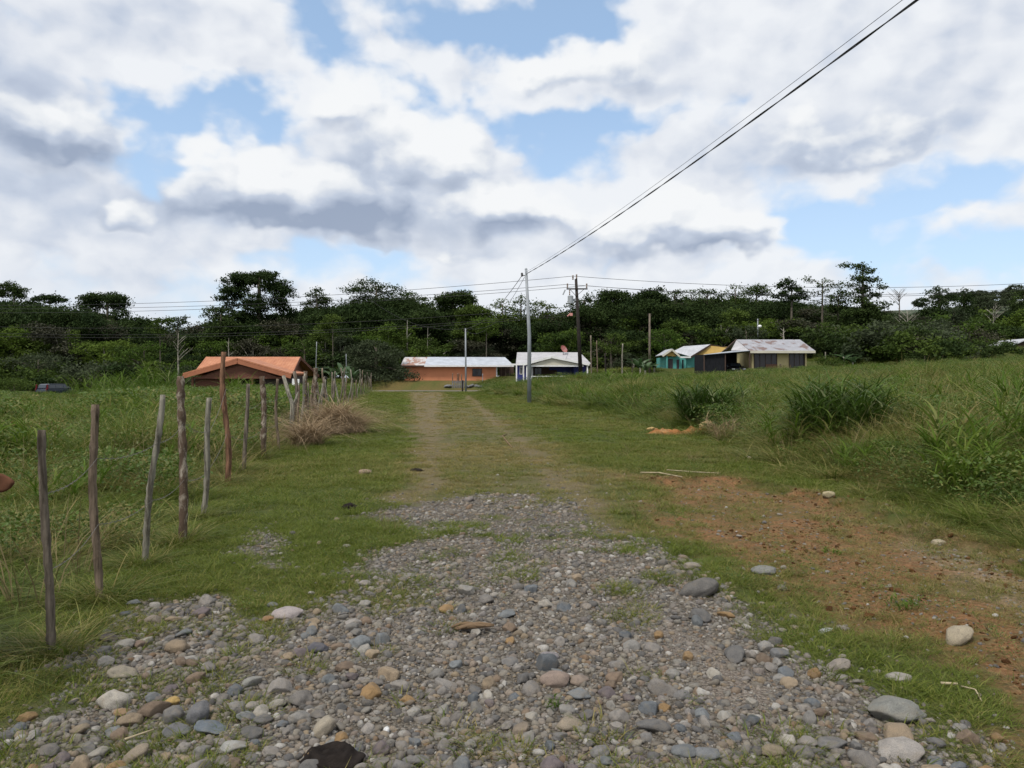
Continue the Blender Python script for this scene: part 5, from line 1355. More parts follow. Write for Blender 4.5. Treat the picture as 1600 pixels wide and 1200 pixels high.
def house_teal():
    y = 104.; ox = 25.; gz = h1(ox, y) - .05
    e = empty('house', (ox, y, gz), 'teal house with yellow gables and a pale roof left of the carport', 'house')
    X = lambda u, yy=y: (u - 800) / FPX * yy - ox
    Z = lambda v, yy=y: CAMZ - (v - HOR) / FPX * yy - gz
    ez = Z(556.5); zb = -.4
    wall_box(e, 'wall', 'wall_teal', X(1041), X(1072), 0, 7, zb, ez - .1)
    wall_box(e, 'wall', 'wall_teal', X(1072) + .003, X(1128), .4, 7, zb, ez + .1)
    # small front gable on the left
    fy = -.9; gx, gp = X(1050, y + fy), Z(545.5, y + fy); gl, gr = X(1035, y + fy), X(1077, y + fy); gl2 = gl
    gez_l = Z(555.5, y + fy); gez_r = Z(556, y + fy); gr1 = X(1062, y + fy)
    MB().slab([(gl, fy, gez_l), (gx, fy, gp), (gx + .1, 4, gp), (gl, 4, gez_l)][::-1], .08).slab([(gr1, fy, gez_r), (gx, fy, gp), (gx + .1, 4, gp), (gr1, 4, gez_r)], .08).build('porch_roof', M['roof_white'], e)
    MB().bar((gl, fy - .04, gez_l - .08), (gx, fy - .04, gp - .08), .06, .22).bar((gr1, fy - .04, gez_r - .08), (gx, fy - .04, gp - .08), .06, .22).build('fascia', M['fascia_cream'], e)
    MB().slab([(gl + .5, fy + .3, gez_l - .05), (gr1 - .3, fy + .3, gez_r - .05), (gx, fy + .3, gp - .16)], .06).build('gable', M['wall_yellow'], e)
    # main roof: a gable turned to the right, its long slope to the viewer
    y2 = 5.5
    px, pz = X(1110, y + .8), Z(538, y + .8)
    bx, bz = X(1066, y + y2), Z(538, y + y2)
    lx, lz = X(1079, y - .6), Z(557, y - .6)
    llx = X(1056, y + .5); 
    MB().slab([(gx + .35, .2, Z(549, y)), (lx, -.6, lz), (px, .8, pz), (X(1068, y + 3), 3, Z(541, y + 3))], .08).build('roof', M['roof_white'], e)
    MB().slab([(px, .8, pz), (X(1150, y + .8), .8, Z(545, y + .8)), (X(1150, y + 6), 6, Z(545, y + 6)), (X(1068, y + 3), 3.2, Z(541, y + 3))], .08).build('roof', M['wood_dark'], e)['label'] = 'dark brown right slope of the roof'
    MB().bar((lx, -.62, lz - .1), (px, .72, pz - .1), .07, .2).build('fascia', M['wood_dark'], e)
    MB().box(((gr1 + lx) / 2, -.75, lz - .1), (lx - gr1, .06, .2)).build('fascia', M['white'], e)
    MB().slab([(lx, .3, ez + .1), (X(1128), .3, ez + .1), (X(1140), .85, pz - .35), (px, .85, pz - .2)], .08).build('gable', M['wall_yellow'], e)
    window(e, X(1044), X(1051), Z(579), Z(561), 0, 'curtain', 'wood_dark'); window(e, X(1056), X(1062), Z(577), Z(561), 0, 'curtain', 'wall_teal', 0); window(e, X(1064.5), X(1069), Z(577), Z(561), 0, 'glass', 'wall_teal', 0)
    post_at(e, X(1042, y - .7), -.7, zb, gez_l - .1, 'wall_teal', .14); post_at(e, X(1090.5, y - 1), -1.0, zb, lz + .2, 'wood_dark', .12)
    post_at(e, X(1100, y - .2), .2, zb, ez, 'white', .16, 'corner_post')
house_teal()

def house_cream():
    y = 95.; ox = 32.; gz = h1(ox, y) - .05
    e = empty('house', (ox, y, gz), 'cream house with a rust-patched grey metal roof on the right', 'house')
    X = lambda u, yy=y: (u - 800) / FPX * yy - ox
    Z = lambda v, yy=y: CAMZ - (v - HOR) / FPX * yy - gz
    xl, xr = X(1174), X(1260); ez = Z(549.5); zb = -.5; D = 8
    wall_box(e, 'wall', 'wall_cream', xl, xr, 0, D, zb, ez - .05)
    yr = 4.; rz = Z(530.5, y + yr); rl, rr = X(1151, y + yr), X(1250, y + yr); fy = -1.2
    el, er = X(1172, y + fy), X(1274, y + fy); fez = Z(548, y + fy)
    MB().slab([(el, fy, fez), (er, fy, fez), (rr, yr, rz), (rl, yr, rz)], .07).slab([(er, D + 1, fez), (el - 1, D + 1, fez), (rl, yr, rz), (rr, yr, rz)], .07).slab([(er, fy + .02, fez - .02), (er, D + 1, fez - .02), (rr, yr, rz - .02)], .07).build('roof', M['roof_rusty'], e)
    MB().box(((el + er) / 2, fy - .04, fez - .14), (er - el, .06, .3)).build('fascia', M['fascia_cream'], e)
    # grey gable end at the left
    MB().slab([(el - .05, fy + .1, fez - .05), (X(1146), 1, ez + .15), (rl, yr, rz - .1)], .06).build('gable', M['roof_grey'], e)
    MB().bar((rl, yr, rz), (X(1139), 1.5, Z(545)), .1, .14).build('barge_board', M['wood_dark'], e)
    window(e, X(1178), X(1214), Z(576), Z(552), 0, 'curtain', 'wood_dark', 3)
    window(e, X(1232.5), X(1258), Z(575), Z(550.5), 0, 'curtain', 'wood_dark', 2)
    MB().box(((X(1196) + X(1214)) / 2, -.12, Z(573.5)), (X(1214) - X(1196), .05, .7)).build('porch_rail', M['wood_door'], e)
    for u in (1176, 1259): post_at(e, X(u, y - .3), -.3, zb, ez - .05, 'wall_cream', .16)
    post_at(e, X(1219.5, y - .6), -.6, zb, Z(569), 'post_grey', .18, 'gate_post'); post_at(e, X(1235, y - .8), -.8, zb, Z(570), 'wood_dark', .12, 'gate_post')
    # carport leaning on the house
    yc = 93.5; oc = 27.5; gc = h1(oc, yc) - .05
    c = empty('carport', (oc, yc, gc), 'lean-to carport walled with black shade cloth between the teal and cream houses', 'carport')
    XC = lambda u, yy=yc: (u - 800) / FPX * yy - oc
    ZC = lambda v, yy=yc: CAMZ - (v - HOR) / FPX * yy - gc
    l, r = XC(1101), XC(1171)
    MB().slab([(l - .2, -.3, ZC(554)), (r, -.3, ZC(547.5)), (r, 5.5, ZC(545)), (XC(1122, yc + 5.5), 5.5, ZC(549))], .06).build('roof', M['roof_metal'], c)
    MB().slab([(l, 0, -.4), (XC(1134), 0, -.4), (XC(1134), 0, ZC(551)), (l, 0, ZC(554.5))], .03).build('side_cloth', M['shade_cloth'], c)
    MB().slab([(l, 5.2, -.4), (r, 5.2, -.4), (r, 5.2, ZC(548)), (l, 5.2, ZC(553))], .03).build('back_cloth', M['shade_cloth'], c)
    MB().slab([(l, .03, -.4), (l, .03, ZC(555)), (l, 5.17, ZC(553)), (l, 5.17, -.4)], .03).build('end_cloth', M['shade_cloth'], c)
    for u, v in ((1101, 555), (1134, 551.5), (1172, 548)): post_at(c, XC(u) - .08, -.08, -.4, ZC(v), 'wood_dark', .11, 'post')
    MB().box((XC(1140), 5.1, ZC(559)), (.5, .04, .55)).build('sheet', M['white'], c)
house_cream()

def house_edge():
    y = 110.; p = PT(1600, 540, y); gz = h1(p.x + 3, y)
    e = empty('house', (p.x + 3, y, gz), 'small house cut off by the right edge with a pale roof among shrubs', 'house')
    Z = lambda v: CAMZ - (v - HOR) / FPX * y - gz
    xl = (1577 - 800) / FPX * y - p.x - 3; xm = (1604 - 800) / FPX * y - p.x - 3
    rz = Z(530); ez = Z(541)
    MB().slab([(xl, -.6, ez), (xm, -.6, rz), (xm, 6, rz), (xl, 6, ez)][::-1], .1).slab([(xm, -.6, rz), (xm * 2 - xl, -.6, ez), (xm * 2 - xl, 6, ez), (xm, 6, rz)][::-1], .1).build('roof', M['roof_white'], e)
    wall_box(e, 'wall', 'wood_dark', xl + .6, 2 * xm - xl - .6, 0, 5.5, -.5, ez)
    MB().slab([(xl + .6, .02, ez), (2 * xm - xl - .6, .02, ez), (xm, .02, rz - .12)], .06).build('gable', M['wood_dark'], e)
    window(e, xl + 1.2, xl + 2.4, ez - 1.5, ez - .5, 0)
house_edge()

# ------------------------------------------------------------------ cars
def car(loc, rz, paint, label, L_=4.5, W=1.78, Hh=1.62):
    e = empty('car', loc, label, 'car', rz=rz)
    # side outline (y forward, z up), station wagon with an upright tail
    low = [(-2.2, .42), (-1.75, .38), (-1.72, .62), (-1.55, .74), (-1.2, .74), (-1.02, .62), (-.98, .34), (.95, .34), (1.0, .62), (1.16, .74), (1.5, .74), (1.68, .62), (1.72, .38), (2.2, .42), (2.26, .62)]
    bodyP = low + [(2.2, .84), (2.0, .93), (1.15, 1.02), (1.0, 1.05), (-2.1, 1.08), (-2.24, .95), (-2.27, .6)]
    bm = bmesh.new()
    def extr(P, w0, w1, zt):
        f = lambda s: [bm.verts.new((s * (w0 + (w1 - w0) * max(0, min(1, (z - .8) / (zt - .8)))) / 2, y, z)) for y, z in P]
        a, b = f(-1), f(1)
        bm.faces.new(a[::-1]); bm.faces.new(b)
        for i in range(len(P)): bm.faces.new((a[i], a[(i + 1) % len(P)], b[(i + 1) % len(P)], b[i]))
    extr(bodyP, W, W * .96, 1.1)
    cab = [(-2.12, 1.07), (1.02, 1.04), (.25, 1.56), (.0, Hh - .02), (-.8, Hh), (-1.75, Hh - .04), (-1.98, 1.5)]
    extr(cab, W * .97, W * .78, Hh)
    bmesh.ops.recalc_face_normals(bm, faces=list(bm.faces))
    bmesh.ops.bevel(bm, geom=list(bm.edges), offset=.03, segments=2, affect='EDGES', clamp_overlap=True)
    for f in bm.faces: f.smooth = False
    me = bpy.data.meshes.new('body'); bm.to_mesh(me); bm.free(); link('body', me, M[paint], e)
    hw = lambda z: (W * .97 + (W * .78 - W * .97) * (z - .8) / (Hh - .8)) / 2 + .012
    for s in (-1, 1):
        for P in ([(-1.9, 1.14), (-1.1, 1.13), (-1.1, 1.5), (-1.78, 1.5)], [(-1.02, 1.13), (-.12, 1.12), (-.12, 1.51), (-1.02, 1.51)], [(-.04, 1.12), (.82, 1.11), (.22, 1.5), (-.04, 1.51)]):
            Q = [(s * hw(z), y, z) for y, z in P]
            MB().slab(Q if s > 0 else Q[::-1], .02).build('side_window', M['car_glass'], e)
        MB().box((s * (W * .47), -2.13, 1.28), (.12, .14, .52)).box((s * W * .46, -2.26, .98), (.14, .08, .2)).build('tail_light', M['red_lens'], e, bevel=.02)
        MB().box((s * W * .38, 2.19, .78), (.36, .14, .16)).build('headlight', M['clear_lens'], e, bevel=.03)
        MB().box((s * (W * .5 + .08), .72, 1.12), (.18, .1, .13)).build('mirror', M[paint], e, bevel=.02)
        for yy in (-1.37, 1.34):
            w = MB().tube([(s * (W / 2 - .22), yy, .33), (s * (W / 2 - .01), yy, .33)], .33, 20).build('wheel', M['tyre'], e)
            MB().tube([(s * (W / 2 - .02), yy, .33), (s * (W / 2 + .005), yy, .33)], [.21, .17], 12).build('rim', M['rim'], w)
    MB().slab([(-.62, .92, 1.13), (.62, .92, 1.13), (.56, .33, 1.53), (-.56, .33, 1.53)], .02).build('windscreen', M['car_glass'], e).location = (0, .035, .02)
    MB().slab([(.60, -2.12, 1.14), (-.60, -2.12, 1.14), (-.54, -2.01, 1.48), (.54, -2.01, 1.48)], .02).build('rear_window', M['car_glass'], e).location = (0, -.03, .0)
    MB().box((0, 2.26, .5), (.5, .03, .12)).build('number_plate', M['white'], e)
    MB().box((0, 2.22, .68), (.8, .05, .14)).build('grille', M['tyre'], e)
    MB().box((0, -2.28, .62), (1.7, .1, .22)).build('bumper', M['tyre'], e, bevel=.03)
    return e
x, y = -52.2, 88.5
car((x, y, h1(x, y) - .0), R(-20), 'car_blue', 'dark blue estate car parked in the tall grass at the far left')
p = PT(1153, 575, 95.2)
car((p.x, 97.0, h1(p.x, 96)), PI, 'car_black', 'dark car facing out of the shade-cloth carport')
# ------------------------------------------------------------------ trees
def crown_points(lobes, dens, per, cr, rs, hollow=.5):
    out = []
    for (cx, cy, cz, a, b, c) in lobes:
        n = max(4, int(dens * (a * b + (a + b) * c)))
        d = rs.randn(n * 2, 3); d /= np.linalg.norm(d, axis=1)[:, None]
        keep = (d[:, 2] > -.35) | (rs.rand(n * 2) < .35); d = d[keep][:n]; n = len(d)
        rad = hollow + (1 - hollow) * rs.rand(n) ** .6
        ctr = d * rad[:, None] * np.array([a, b, c]) + np.array([cx, cy, cz])
        k = np.repeat(ctr, per, 0)
        # each clump is a flattened tuft of leaves
        off = rs.randn(len(k), 3) * cr * np.array([1, 1, .55])
        out.append(k + off)
    return np.concatenate(out)
def crown_mesh(name, lobes, mat, dens=2.2, per=22, cr=.42, leaf=.24, seed=0, hollow=.5, up=.5):
    rs = np.random.RandomState(seed)
    P = crown_points(lobes, dens * 1.15, int(per * 1.75), cr, rs, hollow); leaf *= .68
    return veg_mesh(name, leaves(P, leaf, rs, up, .6), mat)
def trunk_mb(x, h, r, lobes, rs, lean=0., limb=.35):
    mb = MB(); top = Vector((x + lean, 0, h))
    pts = [Vector((x, 0, -.6)), Vector((x, 0, 0)), Vector((x + lean * .3, .1, h * .4)), Vector((x + lean * .7, 0, h * .75)), top]
    mb.tube(pts, [r * 1.6, r * 1.2, r * .9, r * .7, r * .4], 8)
    order = sorted(range(len(lobes)), key=lambda i: -lobes[i][3] * lobes[i][5])[:14]
    for i in order:
        cx, cy, cz, a, b, c = lobes[i]
        t = min(.95, max(.4, (cz - c * 1.2) / max(h, .1))); s = Vector((x + lean * t, 0, h * t)); e = Vector((cx, cy, cz + c * .2))
        if (e - s).length < .3: continue
        m = s.lerp(e, .55) + Vector((0, 0, (e - s).length * .1)); rr = r * limb
        mb.tube([s, m, e], [rr, rr * .7, rr * .25], 6)
    return mb

def tree(y, lobes_px, label, mat='leaf_dark', trunk_u=None, rt=.28, bark='bark', dens=2.2, per=22, cr=.42, leaf=.24, seed=1, name='tree', hollow=.5, group=None, up=.5, skirt=True):
    """a tree whose crown lobes are given where the photograph shows them: (u, v, half width, half height) at its distance"""
    rs = np.random.RandomState(seed)
    u0 = trunk_u if trunk_u is not None else sum(l[0] for l in lobes_px) / len(lobes_px)
    x0 = (u0 - 800) / FPX * y; g = h1(x0, y); s = y / FPX
    if skirt and name == 'tree' and y > 117:
        ul = min(l[0] - l[2] for l in lobes_px); ur = max(l[0] + l[2] for l in lobes_px); vb = max(l[1] + l[3] for l in lobes_px); wd = ur - ul
        lobes_px = list(lobes_px) + [(ul + wd * (.15 + .7 * rs.rand()), vb + rs.rand() * 32 - 10, wd * (.16 + .18 * rs.rand()), 6 + 6 * rs.rand()) for _ in range(9)]
    lobes = []
    amax = max(l[2] for l in lobes_px) * s
    for (u, v, ru, rv) in lobes_px:
        a = ru * s; c = rv * s
        lobes.append(((u - 800) * s - x0, (rs.rand() - .5) * 1.1 * max(amax - a * .6, .3), CAMZ - (v - HOR) * s - g, a, a * .9, c))
    e = empty(name, (x0, y, g), label, 'tree', group)
    link('crown', crown_mesh('crown', lobes, M[mat], dens, per, cr, leaf, seed + 50, hollow, up), None, e)
    hz = max(l[2] for l in lobes) * .97
    trunk_mb(0, hz, rt, lobes, rs).build('trunk', M[bark], e, True)
    return e
def dome(u, v, ru, rv, n, r, seed, flat=.6, lo=.05):
    """n lobes of half width r spread over the upper shell of an outline, plus some inside"""
    rs = np.random.RandomState(seed); out = []
    for i in range(n):
        a = PI * (lo + (1 - 2 * lo) * (i + .5) / n) + (rs.rand() - .5) * .3; k = .55 + .45 * rs.rand() if i % 3 else .92
        rr = r * (.7 + .6 * rs.rand())
        out.append((u - math.cos(a) * (ru - rr * .8) * k, v + rv * .55 - math.sin(a) * (rv * 1.55 - rr * flat) * k, rr, rr * flat))
    return out

def build_trees():
    T = tree
    # the skyline from left to right
    T(150, dome(14, 456, 33, 17, 12, 9, 1, .5) + [(0, 462, 12, 6), (30, 463, 11, 5)], 'umbrella tree with bare forked trunk at the left edge of the skyline', 'leaf_dark', 22, .25, 'bark', 3.2, 20, .4, .24, 101, skirt=False)
    T(148, dome(73, 468, 31, 10, 10, 8, 2, .5) + [(50, 474, 10, 5), (95, 470, 8, 4)], 'small flat-topped umbrella tree right of the leftmost one', 'leaf_dark', 78, .25, 'bark', 3.0, 20, .4, .24, 102, skirt=False)
    T(140, dome(163, 472, 42, 18, 16, 11, 3, .55) + [(135, 490, 14, 9), (190, 492, 14, 9), (165, 500, 16, 8), (150, 480, 12, 7), (176, 482, 12, 7)], 'broad round-headed tree with small sky gaps on the left skyline', 'leaf_dark', 168, .4, 'bark', 2.8, 22, .45, .25, 103)
    T(132, dome(214, 512, 38, 18, 14, 13, 4, .7), 'low dome tree sloping down right of the round-headed tree', 'leaf_dark', 214, .3, 'bark', 2.6, 22, .45, .25, 104)
    T(138, [(272, 500, 8, 4), (281, 503, 9, 5), (266, 507, 6, 4), (290, 507, 6, 4), (276, 510, 9, 4), (288, 497, 4, 3)], 'small lacy tree in the skyline dip left of the tallest tree', 'leaf_dark', 278, .16, 'bark', 3, 16, .35, .22, 105, skirt=False)
    T(128, dome(402, 454, 60, 33, 30, 11, 6, .62, .0) + [(352, 440, 8, 5), (347, 468, 7, 5), (370, 432, 9, 5), (455, 462, 11, 7), (380, 455, 12, 7), (420, 450, 14, 8), (402, 470, 16, 9), (440, 478, 14, 8), (365, 478, 12, 7), (380, 496, 18, 8), (432, 496, 16, 8), (396, 430, 12, 6), (425, 432, 12, 6), (448, 445, 9, 6), (402, 486, 20, 8), (418, 478, 16, 8), (386, 476, 16, 8), (448, 488, 14, 7), (358, 490, 14, 7), (402, 500, 24, 9)],
      'tallest dark tree with a wide lumpy crown above the orange roof', 'leaf_dark', 405, .55, 'bark', 3.0, 26, .40, .24, 106)
    T(124, [(333, 487, 12, 6), (325, 494, 9, 4), (345, 499, 16, 8), (335, 510, 16, 8), (360, 510, 18, 9)], 'lower spreading tree at the left foot of the tallest one', 'leaf_dark', 345, .25, 'bark', 2.8, 22, .42, .24, 107)
    T(134, [(494, 455, 8, 6), (486, 463, 9, 6), (503, 464, 10, 6), (480, 474, 10, 7), (497, 475, 14, 7), (512, 472, 9, 5), (490, 488, 18, 9), (515, 487, 12, 6)], 'tapering ragged tree right of the tallest one', 'leaf_dark', 495, .28, 'bark', 2.8, 22, .4, .23, 108)
    T(130, [(578, 443, 16, 4), (560, 447, 14, 4), (597, 449, 16, 4), (545, 455, 14, 4), (570, 456, 20, 4), (603, 459, 18, 4), (622, 453, 10, 3.5), (585, 466, 22, 4), (556, 466, 14, 4), (632, 461, 10, 4), (615, 468, 16, 4)],
      'feathery tree with flat tiered branches left of the salmon house', 'leaf_dark', 588, .3, 'bark', 3.0, 16, .5, .22, 109)
    T(126, dome(560, 492, 30, 18, 10, 12, 10, .7), 'dense dark tree under the feathery one', 'leaf_dark', 560, .3, 'bark', 2.6, 22, .42, .24, 110)
    T(136, [(640, 463, 12, 6), (655, 470, 12, 6), (630, 472, 12, 6), (668, 478, 11, 6), (645, 482, 16, 7)], 'fine-leaved tree between the feathery and the dense one', 'leaf_mid', 648, .22, 'bark', 2.6, 20, .42, .23, 111)
    T(128, dome(712, 472, 34, 18, 18, 10, 12, .65) + [(728, 460, 9, 5), (690, 470, 12, 7), (712, 476, 16, 9), (700, 490, 18, 9)], 'dense black-green tree above the salmon house', 'leaf_dark', 708, .35, 'bark', 3.0, 24, .40, .24, 112)
    T(120, dome(742, 490, 29, 15, 14, 10, 13, .65) + [(740, 500, 16, 8), (755, 505, 14, 7), (725, 505, 14, 7)], 'brighter green domed tree between the dense tree and the steel pole', 'leaf_mid', 742, .25, 'bark', 3.0, 24, .38, .22, 113)
    T(126, [(782, 472, 9, 4), (776, 480, 10, 5), (792, 484, 10, 5), (772, 494, 10, 5), (786, 497, 12, 6), (800, 492, 7, 4)], 'open sparse tree left behind the steel pole', 'leaf_mid', 785, .2, 'bark', 2.4, 15, .42, .23, 114)
    T(128, [(812, 467, 9, 4), (806, 474, 8, 4), (822, 472, 8, 4), (830, 482, 8, 5), (812, 488, 10, 5), (802, 486, 6, 4), (820, 497, 12, 5)], 'open tall tree behind the top of the steel pole', 'leaf_mid', 814, .2, 'bark', 2.4, 15, .42, .23, 115)
    T(130, [(842, 475, 7, 4), (850, 480, 8, 4), (863, 482, 7, 4), (838, 488, 12, 6), (858, 493, 14, 6), (874, 496, 9, 5), (845, 503, 16, 7), (882, 505, 10, 6)], 'mid-height ragged tree between the two big poles', 'leaf_mid', 855, .22, 'bark', 2.6, 20, .4, .23, 116)
    T(126, [(893, 480, 8, 4), (900, 474, 8, 4), (915, 470, 9, 5), (924, 466, 8, 5), (906, 486, 14, 6), (922, 482, 12, 7), (912, 498, 18, 8)], 'ragged tree behind the dark wooden pole', 'leaf_dark', 912, .28, 'bark', 2.6, 20, .42, .24, 117)
    T(130, dome(962, 472, 36, 20, 18, 10, 18, .6) + [(940, 460, 7, 4), (950, 457, 8, 4), (975, 456, 9, 4), (962, 478, 18, 9)], 'wide dark tree right of the wooden pole', 'leaf_dark', 962, .35, 'bark', 2.8, 22, .42, .24, 118)
    T(128, dome(1016, 472, 34, 20, 18, 10, 19, .6) + [(1004, 456, 8, 4), (1030, 452, 6, 4), (1018, 480, 18, 9)], 'wide dark tree with a small leading tuft, next to the right', 'leaf_dark', 1016, .35, 'bark', 2.8, 22, .42, .24, 119)
    T(132, [(1048, 462, 10, 5), (1060, 458, 8, 4), (1045, 473, 13, 7), (1064, 470, 9, 5), (1055, 485, 18, 8)], 'tree with a ragged top above the grey wooden pole', 'leaf_dark', 1054, .25, 'bark', 2.6, 20, .42, .24, 120)
    T(136, [(1078, 457, 8, 3.5), (1088, 462, 7, 3.5), (1072, 465, 6, 3), (1085, 472, 10, 4), (1076, 483, 12, 6)], 'thin see-through tree left of the teal house\'s skyline', 'leaf_mid', 1080, .18, 'bark', 2.0, 13, .45, .22, 121)
    T(130, [(1098, 457, 8, 4), (1108, 460, 10, 5), (1096, 470, 12, 6), (1114, 472, 11, 6), (1104, 484, 18, 8), (1126, 464, 5, 3)], 'dark round tree above the teal house', 'leaf_dark', 1105, .28, 'bark', 2.6, 20, .42, .24, 122)
    T(134, [(1146, 450, 9, 4), (1138, 458, 8, 4), (1155, 460, 9, 4), (1143, 470, 12, 5), (1160, 472, 10, 6)], 'open branching tree left above the rusty roof', 'leaf_mid', 1149, .22, 'bark', 2.2, 15, .45, .22, 123)
    T(132, dome(1182, 458, 25, 13, 12, 8, 24, .5) + [(1176, 472, 16, 8), (1192, 476, 14, 8)], 'rounded twiggy tree above the rusty roof', 'leaf_mid', 1182, .25, 'bark', 2.3, 16, .45, .22, 124)
    T(122, [(1231, 441, 8, 6), (1224, 449, 10, 6), (1238, 452, 10, 7), (1250, 456, 9, 6), (1244, 464, 12, 6), (1255, 466, 7, 5), (1228, 462, 11, 6), (1215, 463, 5, 3), (1236, 470, 9, 4)], 'dark tufted tree on a thin trunk above the right end of the rusty roof', 'leaf_dark', 1237, .22, 'bark', 3.4, 24, .36, .24, 125, skirt=False)
    T(126, [(1266, 440, 5, 2), (1258, 437, 3, 2), (1278, 446, 9, 3), (1288, 441, 8, 3), (1300, 447, 9, 3), (1310, 445, 5, 3), (1272, 458, 6, 3), (1290, 455, 7, 3), (1270, 470, 10, 5), (1292, 473, 12, 6)], 'sparse branchy tree between the tufted and the tall slender tree', 'leaf_mid', 1285, .2, 'bark', 1.7, 11, .4, .22, 126, skirt=False)
    T(118, [(1322, 414, 7, 2.5), (1333, 418, 9, 4), (1350, 417, 9, 4), (1345, 425, 9, 6), (1358, 424, 5, 4), (1338, 436, 10, 6), (1348, 440, 11, 7), (1332, 445, 8, 5), (1366, 440, 9, 5), (1372, 449, 6, 5), (1355, 452, 14, 7), (1340, 460, 13, 7), (1364, 463, 13, 7), (1346, 473, 16, 8), (1372, 478, 13, 7), (1378, 485, 8, 5), (1355, 488, 20, 8)],
      'tallest slender tree with tiered tufts on the right skyline', 'leaf_dark', 1348, .28, 'bark', 3.0, 21, .38, .24, 127)
    T(122, [(1314, 458, 8, 5), (1305, 466, 10, 6), (1318, 472, 10, 6), (1308, 484, 16, 8)], 'short dark tree at the left foot of the tallest slender tree', 'leaf_dark', 1310, .24, 'bark', 2.8, 22, .4, .24, 128)
    T(140, [(1462, 453, 9, 3), (1472, 456, 8, 3), (1455, 459, 9, 4), (1468, 464, 6, 3), (1486, 462, 6, 3), (1454, 470, 9, 6), (1474, 476, 16, 8), (1460, 488, 18, 9)], 'wind-shaped tree with a tiered top before the far hill', 'leaf_dark', 1468, .24, 'bark', 2.6, 18, .42, .24, 129)
    T(138, [(1507, 456, 4, 4), (1506, 464, 9, 5), (1498, 472, 12, 6), (1515, 472, 12, 6), (1506, 486, 20, 10), (1495, 498, 20, 9)], 'pointed dark tree right of the wind-shaped one', 'leaf_dark', 1506, .28, 'bark', 2.8, 22, .42, .24, 130)
    T(140, [(1596, 455, 10, 6), (1605, 462, 12, 8), (1590, 470, 10, 7), (1600, 482, 18, 9)], 'dark tree cut off by the right edge of the skyline', 'leaf_dark', 1600, .28, 'bark', 2.8, 22, .42, .24, 131)
    T(130, [(1586, 497, 14, 5), (1598, 490, 10, 6), (1575, 505, 12, 5), (1595, 508, 16, 7)], 'yellow-green spreading tree at the right edge below the skyline', 'leaf_light', 1592, .2, 'bark', 2.4, 20, .4, .22, 132)
    # nearer, lighter trees in front of the dark wood
    T(108, [(232, 545, 22, 6), (210, 552, 18, 6), (245, 540, 12, 4), (222, 560, 20, 7), (195, 562, 14, 6)], 'spreading yellowish tree in front of the left forest', 'leaf_light', 225, .2, 'bark', 2.2, 18, .4, .2, 140)
    T(106, [(60, 560, 30, 8), (95, 565, 22, 8), (25, 568, 24, 8), (70, 575, 30, 8)], 'broad low greyish tree behind the parked car', 'leaf_grey', 60, .2, 'bark', 2.0, 18, .42, .2, 141)
    T(104, [(470, 537, 18, 6), (455, 545, 12, 5), (490, 546, 14, 6), (474, 553, 18, 6)], 'light green layered tree behind the right end of the orange roof', 'leaf_mid', 476, .18, 'bark', 2.6, 20, .38, .2, 142)
    T(104, [(583, 542, 24, 8), (560, 552, 20, 8), (608, 554, 20, 8), (585, 562, 34, 10), (560, 575, 26, 9), (606, 578, 30, 10), (588, 590, 40, 9), (632, 585, 16, 6), (642, 590, 12, 4)], 'wide dark spreading tree covering the left end of the salmon house', 'leaf_grey', 588, .3, 'bark', 3.0, 24, .42, .2, 143)
    T(116, [(652, 548, 15, 6), (640, 553, 10, 5), (664, 553, 10, 5), (650, 558, 16, 6)], 'small bright green tree behind the left end of the salmon roof', 'leaf_light', 652, .16, 'bark', 2.8, 20, .36, .2, 144)
    T(112, [(960, 528, 16, 7), (940, 538, 14, 6), (975, 540, 12, 6), (955, 548, 20, 8)], 'leafy pale tree right of the white house', 'leaf_mid', 955, .18, 'bark', 2.4, 20, .4, .2, 145)
    T(112, [(1035, 522, 18, 7), (1050, 530, 14, 7), (1022, 532, 12, 6), (1038, 540, 22, 8)], 'bright rounded tree behind the grey wooden pole', 'leaf_light', 1038, .2, 'bark', 2.6, 22, .4, .2, 146)
    T(116, [(1110, 528, 18, 6), (1128, 522, 12, 6), (1100, 536, 14, 5)], 'dull green tree between the teal and cream roofs', 'leaf_mid', 1112, .18, 'bark', 2.6, 22, .4, .2, 147)
    T(112, [(1165, 516, 20, 7), (1148, 524, 14, 6), (1182, 522, 14, 6), (1170, 530, 20, 6)], 'pale greyish tree right behind the rusty roof\'s ridge', 'leaf_grey', 1166, .18, 'bark', 2.4, 20, .4, .2, 148)
    T(108, [(1308, 520, 22, 7), (1290, 510, 14, 6), (1325, 528, 16, 7), (1300, 533, 18, 7)], 'dusty green tree right of the cream house', 'leaf_mid', 1306, .2, 'bark', 2.3, 20, .42, .2, 149)
    T(112, [(1368, 525, 26, 8), (1350, 535, 20, 8), (1385, 540, 22, 9), (1360, 548, 26, 9)], 'bushy mid-green tree below the tallest slender tree', 'leaf_mid', 1368, .2, 'bark', 2.4, 22, .42, .2, 150)
    T(114, [(1440, 520, 22, 7), (1420, 530, 20, 8), (1455, 532, 20, 8), (1435, 545, 28, 9)], 'pale bushy tree in the middle of the right thicket', 'leaf_light', 1438, .2, 'bark', 2.2, 20, .42, .2, 151)
    T(116, [(1515, 515, 24, 7), (1495, 525, 20, 8), (1535, 528, 22, 8), (1515, 540, 28, 9)], 'brownish-green tree of the right thicket under the pointed tree', 'leaf_brown', 1515, .2, 'bark', 2.3, 20, .42, .2, 152)
    T(108, [(1555, 540, 22, 8), (1535, 552, 22, 8), (1570, 552, 14, 7)], 'low bushy tree left of the roof at the right edge', 'leaf_mid', 1553, .18, 'bark', 2.3, 20, .42, .2, 153)
